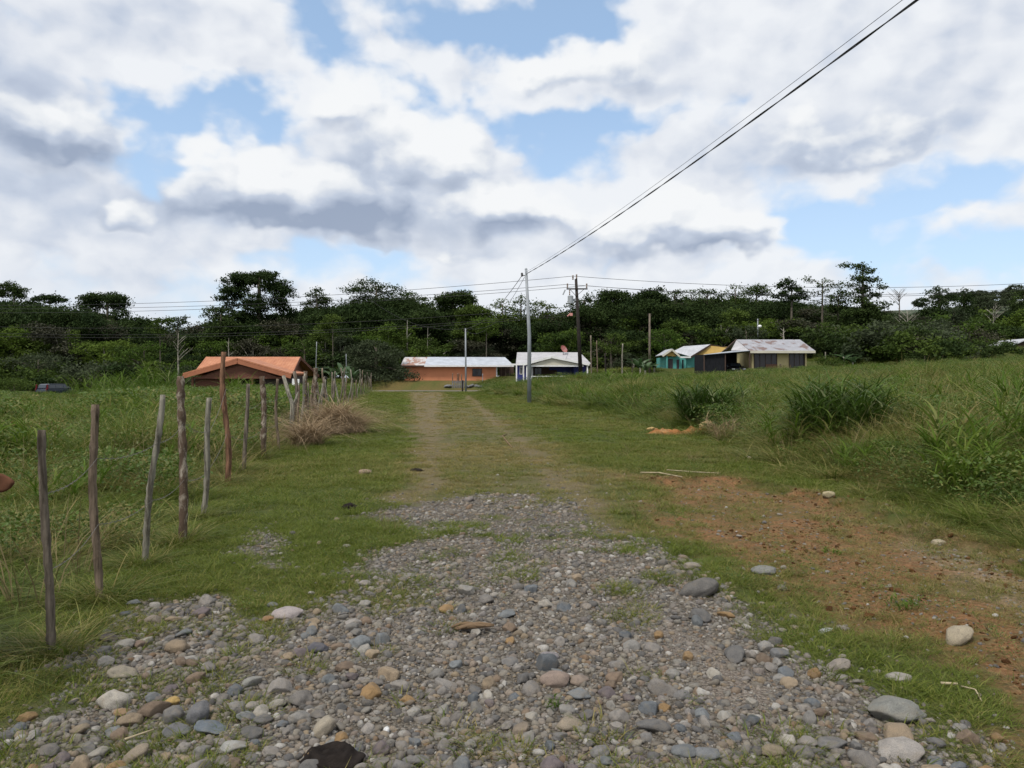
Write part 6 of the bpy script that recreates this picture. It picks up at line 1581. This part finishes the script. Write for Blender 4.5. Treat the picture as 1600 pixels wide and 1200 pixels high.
    T(96, [(1445, 556, 18, 8), (1460, 562, 16, 8), (1430, 564, 14, 8)], 'dark solitary bush on the crest of the right field', 'leaf_dark', 1445, .12, 'bark', 3, 24, .36, .16, 154, name='bush')
    T(100, [(985, 560, 14, 7), (1005, 564, 14, 7), (970, 568, 12, 6)], 'pale leafy shrub on the bank behind the grey post', 'leaf_grey', 988, .1, 'bark', 2.6, 20, .36, .17, 155, name='bush')
    T(98, [(1292, 566, 16, 8), (1312, 568, 16, 8)], 'leafy shrub right beside the cream house', 'leaf_mid', 1302, .1, 'bark', 2.8, 20, .36, .17, 156, name='bush')
    T(96, [(25, 600, 24, 8), (5, 604, 16, 8), (45, 606, 14, 7)], 'dense green bush left of the parked car', 'leaf_mid', 22, .1, 'bark', 3, 22, .36, .16, 157, name='bush')
    # bare and dead ones
    def bare(u, vb, vt, y, spread, label, mat, seed, n=9, r=.09):
        rs = np.random.RandomState(seed); x = (u - 800) / FPX * y; g = h1(x, y); s = y / FPX
        zb = CAMZ - (vb - HOR) * s - g; zt = CAMZ - (vt - HOR) * s - g
        mb = MB(); mb.tube([(0, 0, -.4), (.05, 0, zb), (0, 0, zb + (zt - zb) * .5), (.05, 0, zt)], [r * 1.4, r, r * .6, r * .2], 7)
        for k in range(n):
            t = .1 + .8 * k / n; z = zb + (zt - zb) * t; a = rs.rand() * 6.28; l = spread * s * (1 - .4 * t) * (.5 + .5 * rs.rand())
            p1 = Vector((math.cos(a) * l * .5, math.sin(a) * l * .4, z + l * .5)); p2 = Vector((math.cos(a) * l, math.sin(a) * l * .7, z + l * .85))
            mb.tube([(0, 0, z), p1, p2], [r * .5, r * .35, r * .1], 5)
            for q in range(3):
                b = a + (rs.rand() - .5) * 2; w = p1.lerp(p2, .3 * q); mb.tube([w, w + Vector((math.cos(b) * l * .3, math.sin(b) * l * .3, l * .3))], [r * .25, r * .06], 4)
        e = empty('bare_tree', (x, y, g), label, 'tree'); mb.build('trunk', M[mat], e, True)
    bare(278, 575, 520, 85, 26, 'leafless grey tree left of the orange roof', 'bark_pale', 61)
    bare(357, 560, 528, 96, 10, 'thin dead snag rising behind the orange roof', 'bark_pale', 62, 4, .07)
    bare(1224, 530, 512, 106, 8, 'broken dead stem behind the rusty roof', 'bark_pale', 63, 4, .12)
    bare(1405, 480, 455, 140, 22, 'bare twiggy tree against the sky before the far hill', 'bark', 64, 16, .10)
    bare(636, 545, 500, 118, 12, 'tall pale trunk in the dark wood left above the salmon house', 'bark_pale', 65, 3, .10)
    bare(668, 560, 512, 118, 10, 'thin bent pale trunk in the dark wood above the salmon roof', 'bark_pale', 66, 4, .07)
    bare(1418, 520, 484, 128, 24, 'grey leafless thicket tree below the far hill', 'bark_pale', 67, 14, .10)
    bare(1552, 510, 478, 130, 20, 'fine grey leafless tree left of the right edge tree', 'bark_pale', 68, 14, .09)
    # bananas
    def banana(u, vt, y, label, seed, group):
        rs = np.random.RandomState(seed); x = (u - 800) / FPX * y; g = h1(x, y); h = max(1.6, CAMZ - (vt - HOR) / FPX * y - g)
        e = empty('banana_plant', (x, y, g), label, 'plant', group)
        MB().tube([(0, 0, -.2), (.03, 0, h * .35), (0, 0, h * .6)], [.14, .11, .08], 8).build('stem', M['bark_pale'], e, True)
        Vs = []
        n = 9
        V, F, b = blades(n, .05, h * .45, h * .6, .55, .5, 1.3, 7, rs, tip=.5, up=h * .45)
        link('foliage', veg_mesh('foliage', (V, F, b), M['banana']), None, e)
    for i, (u, vt, y) in enumerate(((1000, 553, 99), (1008, 560, 96), (990, 556, 103), (1022, 562, 101))):
        banana(u, vt, y, 'silvery banana plant in the patch left of the teal house', 70 + i, 'banana plants left of the teal house')
    for i, (u, vt, y) in enumerate(((535, 558, 93), (520, 565, 92), (550, 566, 96))):
        banana(u, vt, y, 'green banana plant behind the far fence stakes', 80 + i, 'banana plants behind the far fence')
    for i, (u, vt, y) in enumerate(((1318, 545, 100), (1332, 552, 99), (1345, 556, 102))):
        banana(u, vt, y, 'banana plant in the patch right of the cream house', 90 + i, 'banana plants right of the cream house')
build_trees()

# the wood behind, which reads as one dark mass, and the undergrowth along its foot
SKY = np.array([(-400, 480), (0, 482), (60, 487), (110, 492), (180, 508), (235, 528), (275, 526), (312, 524), (335, 514), (400, 508), (470, 498), (520, 492), (560, 486), (640, 488), (690, 490), (740, 502), (780, 512), (830, 512), (880, 504), (930, 484),
                (1000, 478), (1100, 481), (1200, 481), (1270, 490), (1310, 494), (1380, 500), (1420, 514), (1450, 500), (1530, 502), (1600, 494), (2000, 482)], float)
def build_slender():
    near = {520: 'left of the wide dark tree by the salmon house', 760: 'behind the right end of the salmon roof', 1490: 'in the right thicket below the pointed tree', 250: 'in the dark wood left of the leafless grey tree'}
    for i, (u, where) in enumerate(near.items()):
        rs = np.random.RandomState(900 + i); v = 496 + 22 * rs.rand()
        L_ = [(u + (rs.rand() - .5) * 26, v + (rs.rand() - .5) * 20, 8 + 5 * rs.rand(), 4 + 2.5 * rs.rand()) for _ in range(6)]
        tree(113.5, L_, 'slender forest tree ' + where, ('leaf_mid', 'leaf_light', 'leaf_grey')[i % 3], u, .09, 'bark', 2.8, 24, .42, .21, 910 + i, skirt=False)
build_slender()
def build_forest():
    rs = np.random.RandomState(77)
    protos = []
    def lob(n, w, h0, h1_):
        return [((rs.rand() - .5) * 2 * w, (rs.rand() - .5) * 2 * w, h0 + (h1_ - h0) * rs.rand(), w * (.4 + .3 * rs.rand()), w * (.4 + .3 * rs.rand()), w * (.28 + .2 * rs.rand())) for _ in range(n)]
    for i in range(6):
        lb = lob(9, 3.2, 5.5, 10.5) + lob(5, 2.6, 2.5, 6)
        protos.append(crown_mesh('wood_crown', lb, M[('leaf_deep', 'leaf_dark', 'leaf_deep', 'leaf_deep', 'leaf_brown', 'leaf_dark')[i]], 1.7, 18, .5, .24, 400 + i))
    for i in range(6):      # nearer crowns: open, lobed, with pale stems
        lb = lob(6, 3.0, 6.5, 10.5) + lob(4, 2.8, 3.5, 7)
        me = crown_mesh('wood_crown', lb, M[('leaf_mid', 'leaf_light', 'leaf_mid', 'leaf_grey', 'leaf_brown', 'leaf_mid')[i]], 2.0, 16, .42, .26, 430 + i)
        mb = MB(); mb.tube([(0, 0, -.5), (.1, 0, 3), (0, .1, 8.5)], [.22, .17, .06], 6)
        for (cx, cy, cz, a, b, c) in lb: mb.tube([(0, 0, cz * .55), (cx * .6, cy * .6, cz * .85), (cx, cy, cz)], [.08, .06, .02], 5)
        bm = bmesh.new(); bm.from_mesh(me); n0 = len(bm.verts); vs = [bm.verts.new(p) for p in mb.v]; bm.verts.ensure_lookup_table()
        me.materials.append(M['bark_pale'])
        for f in mb.f:
            q = bm.faces.new([vs[k] for k in f]); q.material_index = 1
        bm.to_mesh(me); bm.free(); protos.append(me)
    col = proto_coll('wood', protos)
    P, S, I, Rt = [], [], [], []
    for k in range(1150):
        front = rs.rand() < .24
        y = (116 + 12 * rs.rand()) if front else 124 + 48 * rs.rand(); x = (rs.rand() * 2 - 1) * (.82 * y + 4)
        if x > 45 and y < 130: continue
        u = 800 + FPX * x / y; cap = np.interp(u, SKY[:, 0], SKY[:, 1]) - 19 + 22 * rs.rand() ** 1.4 + (170 - y) * .12
        g = h1(x, y); h = CAMZ - (cap - HOR) / FPX * y - g
        if h < 3: continue
        if front: h *= .3 + .62 * rs.rand()
        s = h / 11.5; P.append((x, y, g - .3)); sw = min(1.15, .75 + .3 * s) * (.85 + .3 * rs.rand()); S.append((sw, sw, s)); I.append(rs.randint(6, 12) if front and rs.rand() < .75 else rs.randint(0, 6)); Rt.append((0, 0, rs.rand() * 6.28))
    # a far screen behind everything
    for x in np.arange(-170, 175, 3.6):
        y = 176 + 8 * rs.rand(); u = 800 + FPX * x / y; cap = np.interp(u, SKY[:, 0], SKY[:, 1]) - 10 + 14 * rs.rand(); g = h1(x, y); h = CAMZ - (cap - HOR) / FPX * y - g
        s = h / 11.5; P.append((x, y, g - .3)); S.append((1.1, 1.1, s)); I.append(rs.randint(0, 6)); Rt.append((0, 0, rs.rand() * 6.28))
    tag(scatter('forest', col, P, Rt, S, I), 'dark forest standing as one mass behind the houses', 'forest')
    # undergrowth
    pr = []
    for i in range(6):
        lb = lob(6, 1.0, .5, 1.9)
        pr.append(crown_mesh('shrub', lb, M[('leaf_mid', 'leaf_light', 'leaf_dark', 'leaf_grey', 'leaf_brown', 'leaf_dark')[i]], 5.0, 18, .26, .15, 500 + i))
    col = proto_coll('shrub', pr)
    P, S, I, Rt = [], [], [], []
    for k in range(2600):
        left = rs.rand() < .34
        y = 99 + 22 * rs.rand() if rs.rand() < .55 else 103 + 70 * rs.rand()
        x = (rs.rand() * 2 - 1) * (.82 * y + 4)
        if -34 < x < 44 and y < 114: continue
        if x > 43 and y > 150: continue
        if x <= 43 and y > 120: continue
        if x > 44 and rs.rand() < .25: y = 84 + 18 * rs.rand()
        if x > 44 and y < 100 and (rs.rand() < .55 or x < 50): continue
        if 62 < x < 92 and 94 < y < 118: continue
        s = (.5 + 1.5 * rs.rand() ** 2.2) * (1.15 if x > 44 else 1.0)
        P.append((x, y, h1(x, y) - .1)); S.append((s * 1.2, s * 1.2, s)); I.append(rs.randint(0, 6)); Rt.append((0, 0, rs.rand() * 6.28))
    tag(scatter('undergrowth', col, P, Rt, S, I), 'shrubs and undergrowth along the foot of the forest', 'undergrowth')
build_forest()

# the far hill at the right with its pasture and scattered trees
def build_hills():
    nx, ny = 120, 50; xs = np.linspace(120, 1100, nx); ys = np.linspace(330, 1100, ny); X, Y = np.meshgrid(xs, ys)
    # crest height follows the skyline: v 476 at u 1390 rising to v 458 at u 1600
    U = 800 + FPX * X / 620.; crest = CAMZ + (HOR - np.interp(U, [1000, 1150, 1390, 1480, 1600, 1900, 2600], [560, 520, 477, 470, 460, 452, 470])) / FPX * 620.
    Z = crest * np.exp(-((Y - 640) / 190) ** 2) + (fbm(X * .02, Y * .02, 4) - .5) * 8 - 4
    i = np.arange(nx - 1)[None, :] + np.arange(ny - 1)[:, None] * nx
    F = np.stack([i, i + 1, i + 1 + nx, i + nx], -1).reshape(-1, 4)
    m, nt = nmat('hill_pasture'); tc = N(nt, 'ShaderNodeTexCoord'); n = noise_n(nt, .03, 6, .6, tc.outputs['Object'])
    finish(nt, ramp(nt, n.outputs[0], [(.4, (.055, .075, .05)), (.6, (.11, .125, .08))]), .95, spec=.1)
    link('hills', mesh_np('hills', np.stack([X.ravel(), Y.ravel(), Z.ravel()], -1), F, True), m, kind='structure')
    zf = lambda x, y: float(np.interp(800 + FPX * x / 620., [1000, 1150, 1390, 1480, 1600, 1900, 2600], [CAMZ + (HOR - v) / FPX * 620 for v in (560, 520, 477, 470, 460, 452, 470)])) * math.exp(-((y - 640) / 190) ** 2) - 4
    rs = np.random.RandomState(88)
    lobs = [[((rs.rand() - .5) * 7, (rs.rand() - .5) * 7, 6 + 5 * rs.rand(), 2.6, 2.6, 1.8) for _ in range(8)] for _ in range(3)]
    col = proto_coll('hill_tree', [crown_mesh('hill_tree', l, M['leaf_grey'], 1.0, 10, .7, .7, 600 + i) for i, l in enumerate(lobs)])
    P, S, I, Rt = [], [], [], []
    for k in range(420):
        x = 190 + 420 * rs.rand(); y = 470 + 190 * rs.rand()
        u = 800 + FPX * x / y
        if u < 1520 and rs.rand() < .88: continue
        P.append((x, y, zf(x, y))); s = .5 + .6 * rs.rand(); S.append((s, s, s)); I.append(rs.randint(0, 3)); Rt.append((0, 0, rs.rand() * 6))
    tag(scatter('hill_woods', col, P, Rt, S, I), 'far scattered woods on the hill at the right', 'woods')
build_hills()
# ------------------------------------------------------------------ sky: a Nishita sky with broken cumulus, laid out by compass bearing and elevation
SUN_EL, SUN_AZ = R(58), R(215)          # azimuth clockwise from +Y: behind the viewer, to the left
WSTR = .1
SKYDIM = .79
def build_world():
    w = bpy.data.worlds.new('World'); bpy.context.scene.world = w; w.use_nodes = True
    nt = w.node_tree; nt.nodes.clear()
    sky = N(nt, 'ShaderNodeTexSky', sky_type='NISHITA'); sky.sun_disc = False
    sky.sun_elevation = SUN_EL; sky.sun_rotation = SUN_AZ; sky.altitude = 200; sky.air_density = 1.0; sky.dust_density = .6; sky.ozone_density = 1.5
    tc = N(nt, 'ShaderNodeTexCoord'); sx = N(nt, 'ShaderNodeSeparateXYZ'); L(nt, tc.outputs['Generated'], sx.inputs[0])
    az = math_n(nt, 'ARCTAN2', sx.outputs[0], sx.outputs[1]); el = math_n(nt, 'ARCSINE', sx.outputs[2])
    cv = N(nt, 'ShaderNodeCombineXYZ'); L(nt, az, cv.inputs[0]); L(nt, el, cv.inputs[1]); P = cv.outputs[0]
    def vm(op, a, b):
        n = N(nt, 'ShaderNodeVectorMath', operation=op)
        for i, v in enumerate((a, b)):
            if isinstance(v, tuple): n.inputs[i].default_value = v
            else: L(nt, v, n.inputs[i])
        return n
    # flattened texture space
    T = vm('MULTIPLY', P, (1.0, 1.45, 1)).outputs[0]
    w1 = noise_n(nt, 5.5, 4, .5, T); w2 = noise_n(nt, 17, 3, .5, T); w1.noise_dimensions = w2.noise_dimensions = '2D'
    d1 = vm('MULTIPLY', vm('SUBTRACT', w1.outputs['Color'], (.5, .5, .5)).outputs[0], (.13, .085, 0)).outputs[0]
    d2 = vm('MULTIPLY', vm('SUBTRACT', w2.outputs['Color'], (.5, .5, .5)).outputs[0], (.06, .045, 0)).outputs[0]
    PD = vm('ADD', vm('ADD', P, d1).outputs[0], d2).outputs[0]
    PS = vm('ADD', P, vm('MULTIPLY', d1, (.7, .6, 0)).outputs[0]).outputs[0]
    # both layouts are sums of soft spots; each is factored into products of curves along bearing and elevation,
    # which the sky then looks up (cheap to evaluate)
    A0, A1, E0, E1 = -.66, .66, -.03, .50
    qa = vm('MULTIPLY_ADD', PD, (1 / (A1 - A0), 1 / (E1 - E0), 0)); qa.inputs[2].default_value = (-A0 / (A1 - A0), -E0 / (E1 - E0), 0)
    qs = vm('MULTIPLY_ADD', PS, (1 / (A1 - A0), 1 / (E1 - E0), 0)); qs.inputs[2].default_value = (-A0 / (A1 - A0), -E0 / (E1 - E0), 0)
    def total(base, blobs, coord):
        n = 32
        ax = A0 + (A1 - A0) * np.arange(n) / (n - 1); ex = E0 + (E1 - E0) * np.arange(n) / (n - 1)
        F = np.zeros((n, n))
        for (u, v, ru, rv, amp) in blobs:
            a = math.atan((u - 800) / FPX); e = math.atan((HOR - v) / FPX * math.cos(a))
            F += amp * (.85 if amp < 0 else .95) * np.exp(-((ax[:, None] - a) * FPX / ru) ** 2 - ((ex[None, :] - e) * FPX / rv) ** 2)
        F[0] = F[-1] = 0; F[:, -1] = 0
        nr = max(3, min(12, 3 * math.ceil(len(blobs) / 3)))
        U, Sg, Vt = np.linalg.svd(F)
        sp = N(nt, 'ShaderNodeSeparateXYZ'); L(nt, coord.outputs[0], sp.inputs[0])
        acc = base
        for k in range(0, nr, 3):
            outs = []; sc_ = 1
            for src, mat in ((0, U[:, k:k + 3]), (1, Vt[k:k + 3].T)):
                m = np.abs(mat).max(0) + 1e-9; sc_ = sc_ * m; q = mat / m * .5 + .5
                r = N(nt, 'ShaderNodeValToRGB'); r.color_ramp.interpolation = 'LINEAR'; el_ = r.color_ramp.elements
                while len(el_) > 1: el_.remove(el_[-1])
                el_[0].position = 0; el_[0].color = (*q[0], 1)
                for i in range(1, n):
                    z = el_.new(i / (n - 1)); z.color = (*q[i], 1)
                L(nt, sp.outputs[src], r.inputs[0])
                w_ = vm('MULTIPLY_ADD', r.outputs[0], (2, 2, 2)); w_.inputs[2].default_value = (-1, -1, -1); outs.append(w_.outputs[0])
            pr = vm('MULTIPLY', outs[0], outs[1]).outputs[0]
            dd = N(nt, 'ShaderNodeVectorMath', operation='DOT_PRODUCT'); L(nt, pr, dd.inputs[0]); dd.inputs[1].default_value = tuple(Sg[k:k + 3] * sc_)
            acc = math_n(nt, 'ADD', dd.outputs['Value'], acc)
        R_ = (U[:, :nr] * Sg[:nr]) @ Vt[:nr]; print('sky layout error', np.abs(R_ - F).max())
        return acc
    cover = [  # negative: gaps of blue; positive: cloud
        (215, 170, 70, 55, -.62), (275, 215, 90, 55, -.6), (350, 165, 75, 35, -.42), (190, 240, 45, 40, -.4), (400, 200, 45, 35, -.45), (240, 262, 60, 28, -.42),
        (490, 30, 55, 60, -.6), (545, 95, 45, 60, -.5), (590, 160, 50, 40, -.45), (660, 30, 55, 45, -.55), (735, 50, 70, 45, -.62), (860, 25, 110, 40, -.62), (945, 20, 45, 50, -.4),
        (700, 165, 110, 30, -.45), (850, 200, 140, 32, -.55), (980, 195, 90, 22, -.35), (830, 255, 60, 40, -.35), (790, 150, 40, 30, -.2),
        (1160, 155, 50, 24, -.38), (1290, 345, 70, 45, -.5), (1420, 330, 140, 65, -.55), (1550, 280, 90, 40, -.5), (1480, 400, 170, 40, -.5), (1330, 420, 90, 30, -.3),
        (480, 410, 120, 26, -.45), (440, 445, 100, 22, -.45), (590, 430, 60, 22, -.25), (200, 455, 140, 30, -.18),
        (560, 90, 60, 60, .12), (690, 20, 18, 16, .6), (640, 70, 60, 40, .25), (800, 105, 120, 38, .45), (1000, 70, 110, 55, .35), (440, 290, 140, 55, .4), (640, 230, 120, 60, .4), (750, 225, 40, 40, .25),
        (1540, 345, 70, 22, .42), (1400, 300, 70, 14, .3), (1330, 390, 50, 10, .3), (1000, 350, 220, 70, .4), (300, 60, 220, 80, .4), (60, 160, 150, 90, .4), (1350, 120, 260, 110, .4),
        (150, 380, 300, 60, .25), (800, 420, 120, 30, .15)]
    TD = vm('ADD', T, vm('MULTIPLY', d2, (.5, .5, 0)).outputs[0]).outputs[0]
    def density(co):
        """billows of two sizes on top of soft drifting noise"""
        f = noise_n(nt, 6.5, 8, .55, co); f.noise_dimensions = '2D'
        acc = math_n(nt, 'MULTIPLY', math_n(nt, 'SUBTRACT', f.outputs[0], .5), .72)
        for scale, amp in ((7.5, .44), (17, .24), (38, .11)):
            v = N(nt, 'ShaderNodeTexVoronoi', feature='SMOOTH_F1', voronoi_dimensions='2D'); v.inputs['Scale'].default_value = scale; v.inputs['Smoothness'].default_value = .18
            L(nt, co, v.inputs['Vector'])
            acc = math_n(nt, 'MULTIPLY_ADD', math_n(nt, 'SUBTRACT', .42, v.outputs['Distance']), amp, acc)
        return acc
    n0 = density(TD)
    n1 = density(vm('ADD', TD, (-.013, .026, 0)).outputs[0])
    D = math_n(nt, 'ADD', total(.63, cover, qa), n0)
    al = N(nt, 'ShaderNodeMapRange', interpolation_type='SMOOTHSTEP'); L(nt, D, al.inputs[0]); al.inputs[1].default_value = .22; al.inputs[2].default_value = .62
    alpha = al.outputs[0]
    shade = [  # positive: grey undersides; negative: sunlit white
        (45, 195, 120, 52, .62), (20, 110, 130, 70, .32), (110, 225, 60, 30, .25), (30, 300, 140, 50, .24), (90, 345, 140, 30, .2),
        (450, 322, 190, 48, .52), (600, 335, 130, 34, .36), (560, 270, 75, 50, .52), (300, 320, 110, 22, .35), (740, 352, 90, 16, .35), (650, 310, 60, 35, .25), (380, 390, 140, 18, .25), (620, 385, 60, 18, .25),
        (490, 150, 60, 28, .3), (280, 40, 140, 40, .22), (1290, 238, 170, 34, .42), (1250, 205, 200, 40, .16), (1130, 110, 160, 60, .12), (1500, 60, 160, 110, .14), (1480, 200, 140, 45, .12),
        (900, 250, 110, 40, .3), (830, 350, 60, 20, .3), (1000, 415, 170, 20, .3), (880, 400, 120, 16, .25), (760, 175, 80, 14, .0), (950, 150, 120, 40, .15), (180, 440, 260, 60, .25), (1540, 365, 80, 14, .25),
        (300, 272, 45, 26, -.5), (385, 240, 40, 24, -.45), (690, 205, 55, 45, -.5), (590, 190, 80, 50, -.3), (770, 305, 60, 24, -.4), (150, 320, 40, 30, -.2), (1190, 345, 60, 26, -.3), (960, 310, 130, 40, -.25), (1000, 50, 70, 40, -.2), (440, 110, 130, 60, -.2), (860, 110, 70, 30, -.2)]
    S = total(.09, shade, qs)
    rel = math_n(nt, 'SUBTRACT', n1, n0)
    S = math_n(nt, 'ADD', S, math_n(nt, 'MULTIPLY', rel, 1.25))
    S = math_n(nt, 'ADD', S, math_n(nt, 'MULTIPLY', math_n(nt, 'SUBTRACT', w1.outputs[0], .5), .25))
    S = math_n(nt, 'ADD', S, math_n(nt, 'MULTIPLY', math_n(nt, 'SUBTRACT', D, .8), .14))
    k = SKYDIM / WSTR
    ccol = ramp(nt, S, [(0, (.85, .87, .90)), (.25, (.75, .78, .835)), (.6, (.55, .61, .72)), (1, (.37, .43, .56))])
    hz2 = N(nt, 'ShaderNodeMapRange', interpolation_type='SMOOTHSTEP'); L(nt, el, hz2.inputs[0]); hz2.inputs[1].default_value = .0; hz2.inputs[2].default_value = .15; hz2.inputs[3].default_value = .7; hz2.inputs[4].default_value = 0
    ccol = mix(nt, hz2.outputs[0], ccol, (.63, .70, .81))
    ccol = mix(nt, 1.0, ccol, (k, k, k), 'MULTIPLY')
    # the blue, a little paler towards the horizon
    sk = mix(nt, 1.0, sky.outputs[0], (SKYK * .98, SKYK * 1.0, SKYK * 1.02), 'MULTIPLY')
    sk = mix(nt, .45, sk, (.40 * k, .56 * k, .72 * k))
    hz = N(nt, 'ShaderNodeMapRange'); L(nt, el, hz.inputs[0]); hz.inputs[1].default_value = .02; hz.inputs[2].default_value = .36; hz.inputs[3].default_value = .5; hz.inputs[4].default_value = 0.04
    sk = mix(nt, hz.outputs[0], sk, (.58 * k, .68 * k, .84 * k))
    col = mix(nt, math_n(nt, 'MULTIPLY', alpha, .96), sk, ccol)
    # the nearer cumulus heaps: crisp rounded tops, shaded flat undersides
    heap = [(292, 285, 42, 32, .75), (375, 262, 55, 38, .7), (460, 295, 105, 55, .8), (570, 280, 70, 62, .8), (650, 235, 80, 55, .75), (705, 205, 46, 40, .75), (742, 240, 46, 42, .65), (610, 325, 130, 40, .6), (775, 322, 60, 40, .8), (400, 335, 130, 34, .6), (820, 335, 50, 26, .5),
            (930, 345, 70, 36, .7), (1040, 320, 75, 48, .8), (1120, 345, 70, 42, .75), (1195, 350, 52, 32, .8), (1000, 385, 150, 36, .7), (1200, 390, 80, 26, .5), (560, 165, 70, 50, .6), (480, 140, 60, 40, .5),
            (40, 180, 95, 58, .85), (110, 215, 62, 34, .6), (150, 325, 45, 30, .7), (230, 340, 80, 30, .5), (840, 90, 60, 30, .7), (960, 75, 90, 46, .7), (760, 115, 90, 34, .5), (1050, 140, 110, 40, .5),
            (1290, 225, 150, 36, .7), (1420, 200, 120, 40, .5), (1555, 345, 45, 20, .75), (570, 390, 30, 18, .6), (680, 395, 60, 24, .6), (780, 400, 60, 24, .5)]
    def up(dv): 
        n = vm('ADD', qa.outputs[0], (0, dv / (E1 - E0), 0)); return n
    h0 = math_n(nt, 'ADD', total(.0, heap, qa), math_n(nt, 'MULTIPLY', n0, .85))
    h1 = math_n(nt, 'ADD', total(.0, heap, up(.026)), math_n(nt, 'MULTIPLY', n1, .85))
    a2 = N(nt, 'ShaderNodeMapRange', interpolation_type='SMOOTHSTEP'); L(nt, h0, a2.inputs[0]); a2.inputs[1].default_value = .30; a2.inputs[2].default_value = .70
    lit = math_n(nt, 'SUBTRACT', h0, h1)                      # thinner above: a sunlit top; thicker above: an underside
    s2 = math_n(nt, 'MULTIPLY_ADD', lit, -.95, .26)
    s2 = math_n(nt, 'ADD', s2, math_n(nt, 'MULTIPLY', S, .62))
    c2 = ramp(nt, s2, [(0, (.885, .90, .915)), (.22, (.78, .81, .85)), (.5, (.53, .595, .71)), (1, (.32, .385, .51))])
    c2 = mix(nt, hz2.outputs[0], c2, (.63, .70, .81))
    c2 = mix(nt, 1.0, c2, (k, k, k), 'MULTIPLY')
    col = mix(nt, math_n(nt, 'MULTIPLY', a2.outputs[0], .95), col, c2)
    bg = N(nt, 'ShaderNodeBackground'); bg.inputs[1].default_value = WSTR; L(nt, col, bg.inputs[0])
    o = N(nt, 'ShaderNodeOutputWorld'); L(nt, bg.outputs[0], o.inputs[0])
    w.cycles.sampling_method = 'MANUAL'; w.cycles.sample_map_resolution = 512
SKYK = 1.6
build_world()

sun = bpy.data.lights.new('sun', 'SUN'); sun.energy = 2.4; sun.angle = R(14); sun.color = (1, .95, .87)
so = bpy.data.objects.new('sun', sun); C.objects.link(so); so.location = (-20, -20, 40)
d = Vector((math.sin(SUN_AZ) * math.cos(SUN_EL), math.cos(SUN_AZ) * math.cos(SUN_EL), math.sin(SUN_EL)))
so.rotation_euler = d.to_track_quat('Z', 'Y').to_euler()

cam = bpy.data.cameras.new('camera'); co = bpy.data.objects.new('camera', cam); C.objects.link(co)
cam.sensor_width = 36; cam.lens = 36 * FPX / 1600; cam.shift_y = -(600 - HOR) / 1600
cam.clip_start = .05; cam.clip_end = 6000
co.location = (0, 0, CAMZ); co.rotation_euler = (R(90), 0, 0)
sc = bpy.context.scene; sc.camera = co
sc.view_settings.view_transform = 'Standard'; sc.view_settings.look = 'None'; sc.view_settings.gamma = 1; sc.view_settings.exposure = .4
sc.cycles.max_bounces = 6; sc.cycles.diffuse_bounces = 3; sc.cycles.glossy_bounces = 2; sc.cycles.transmission_bounces = 3; sc.cycles.transparent_max_bounces = 4
sc.cycles.caustics_reflective = False; sc.cycles.caustics_refractive = False
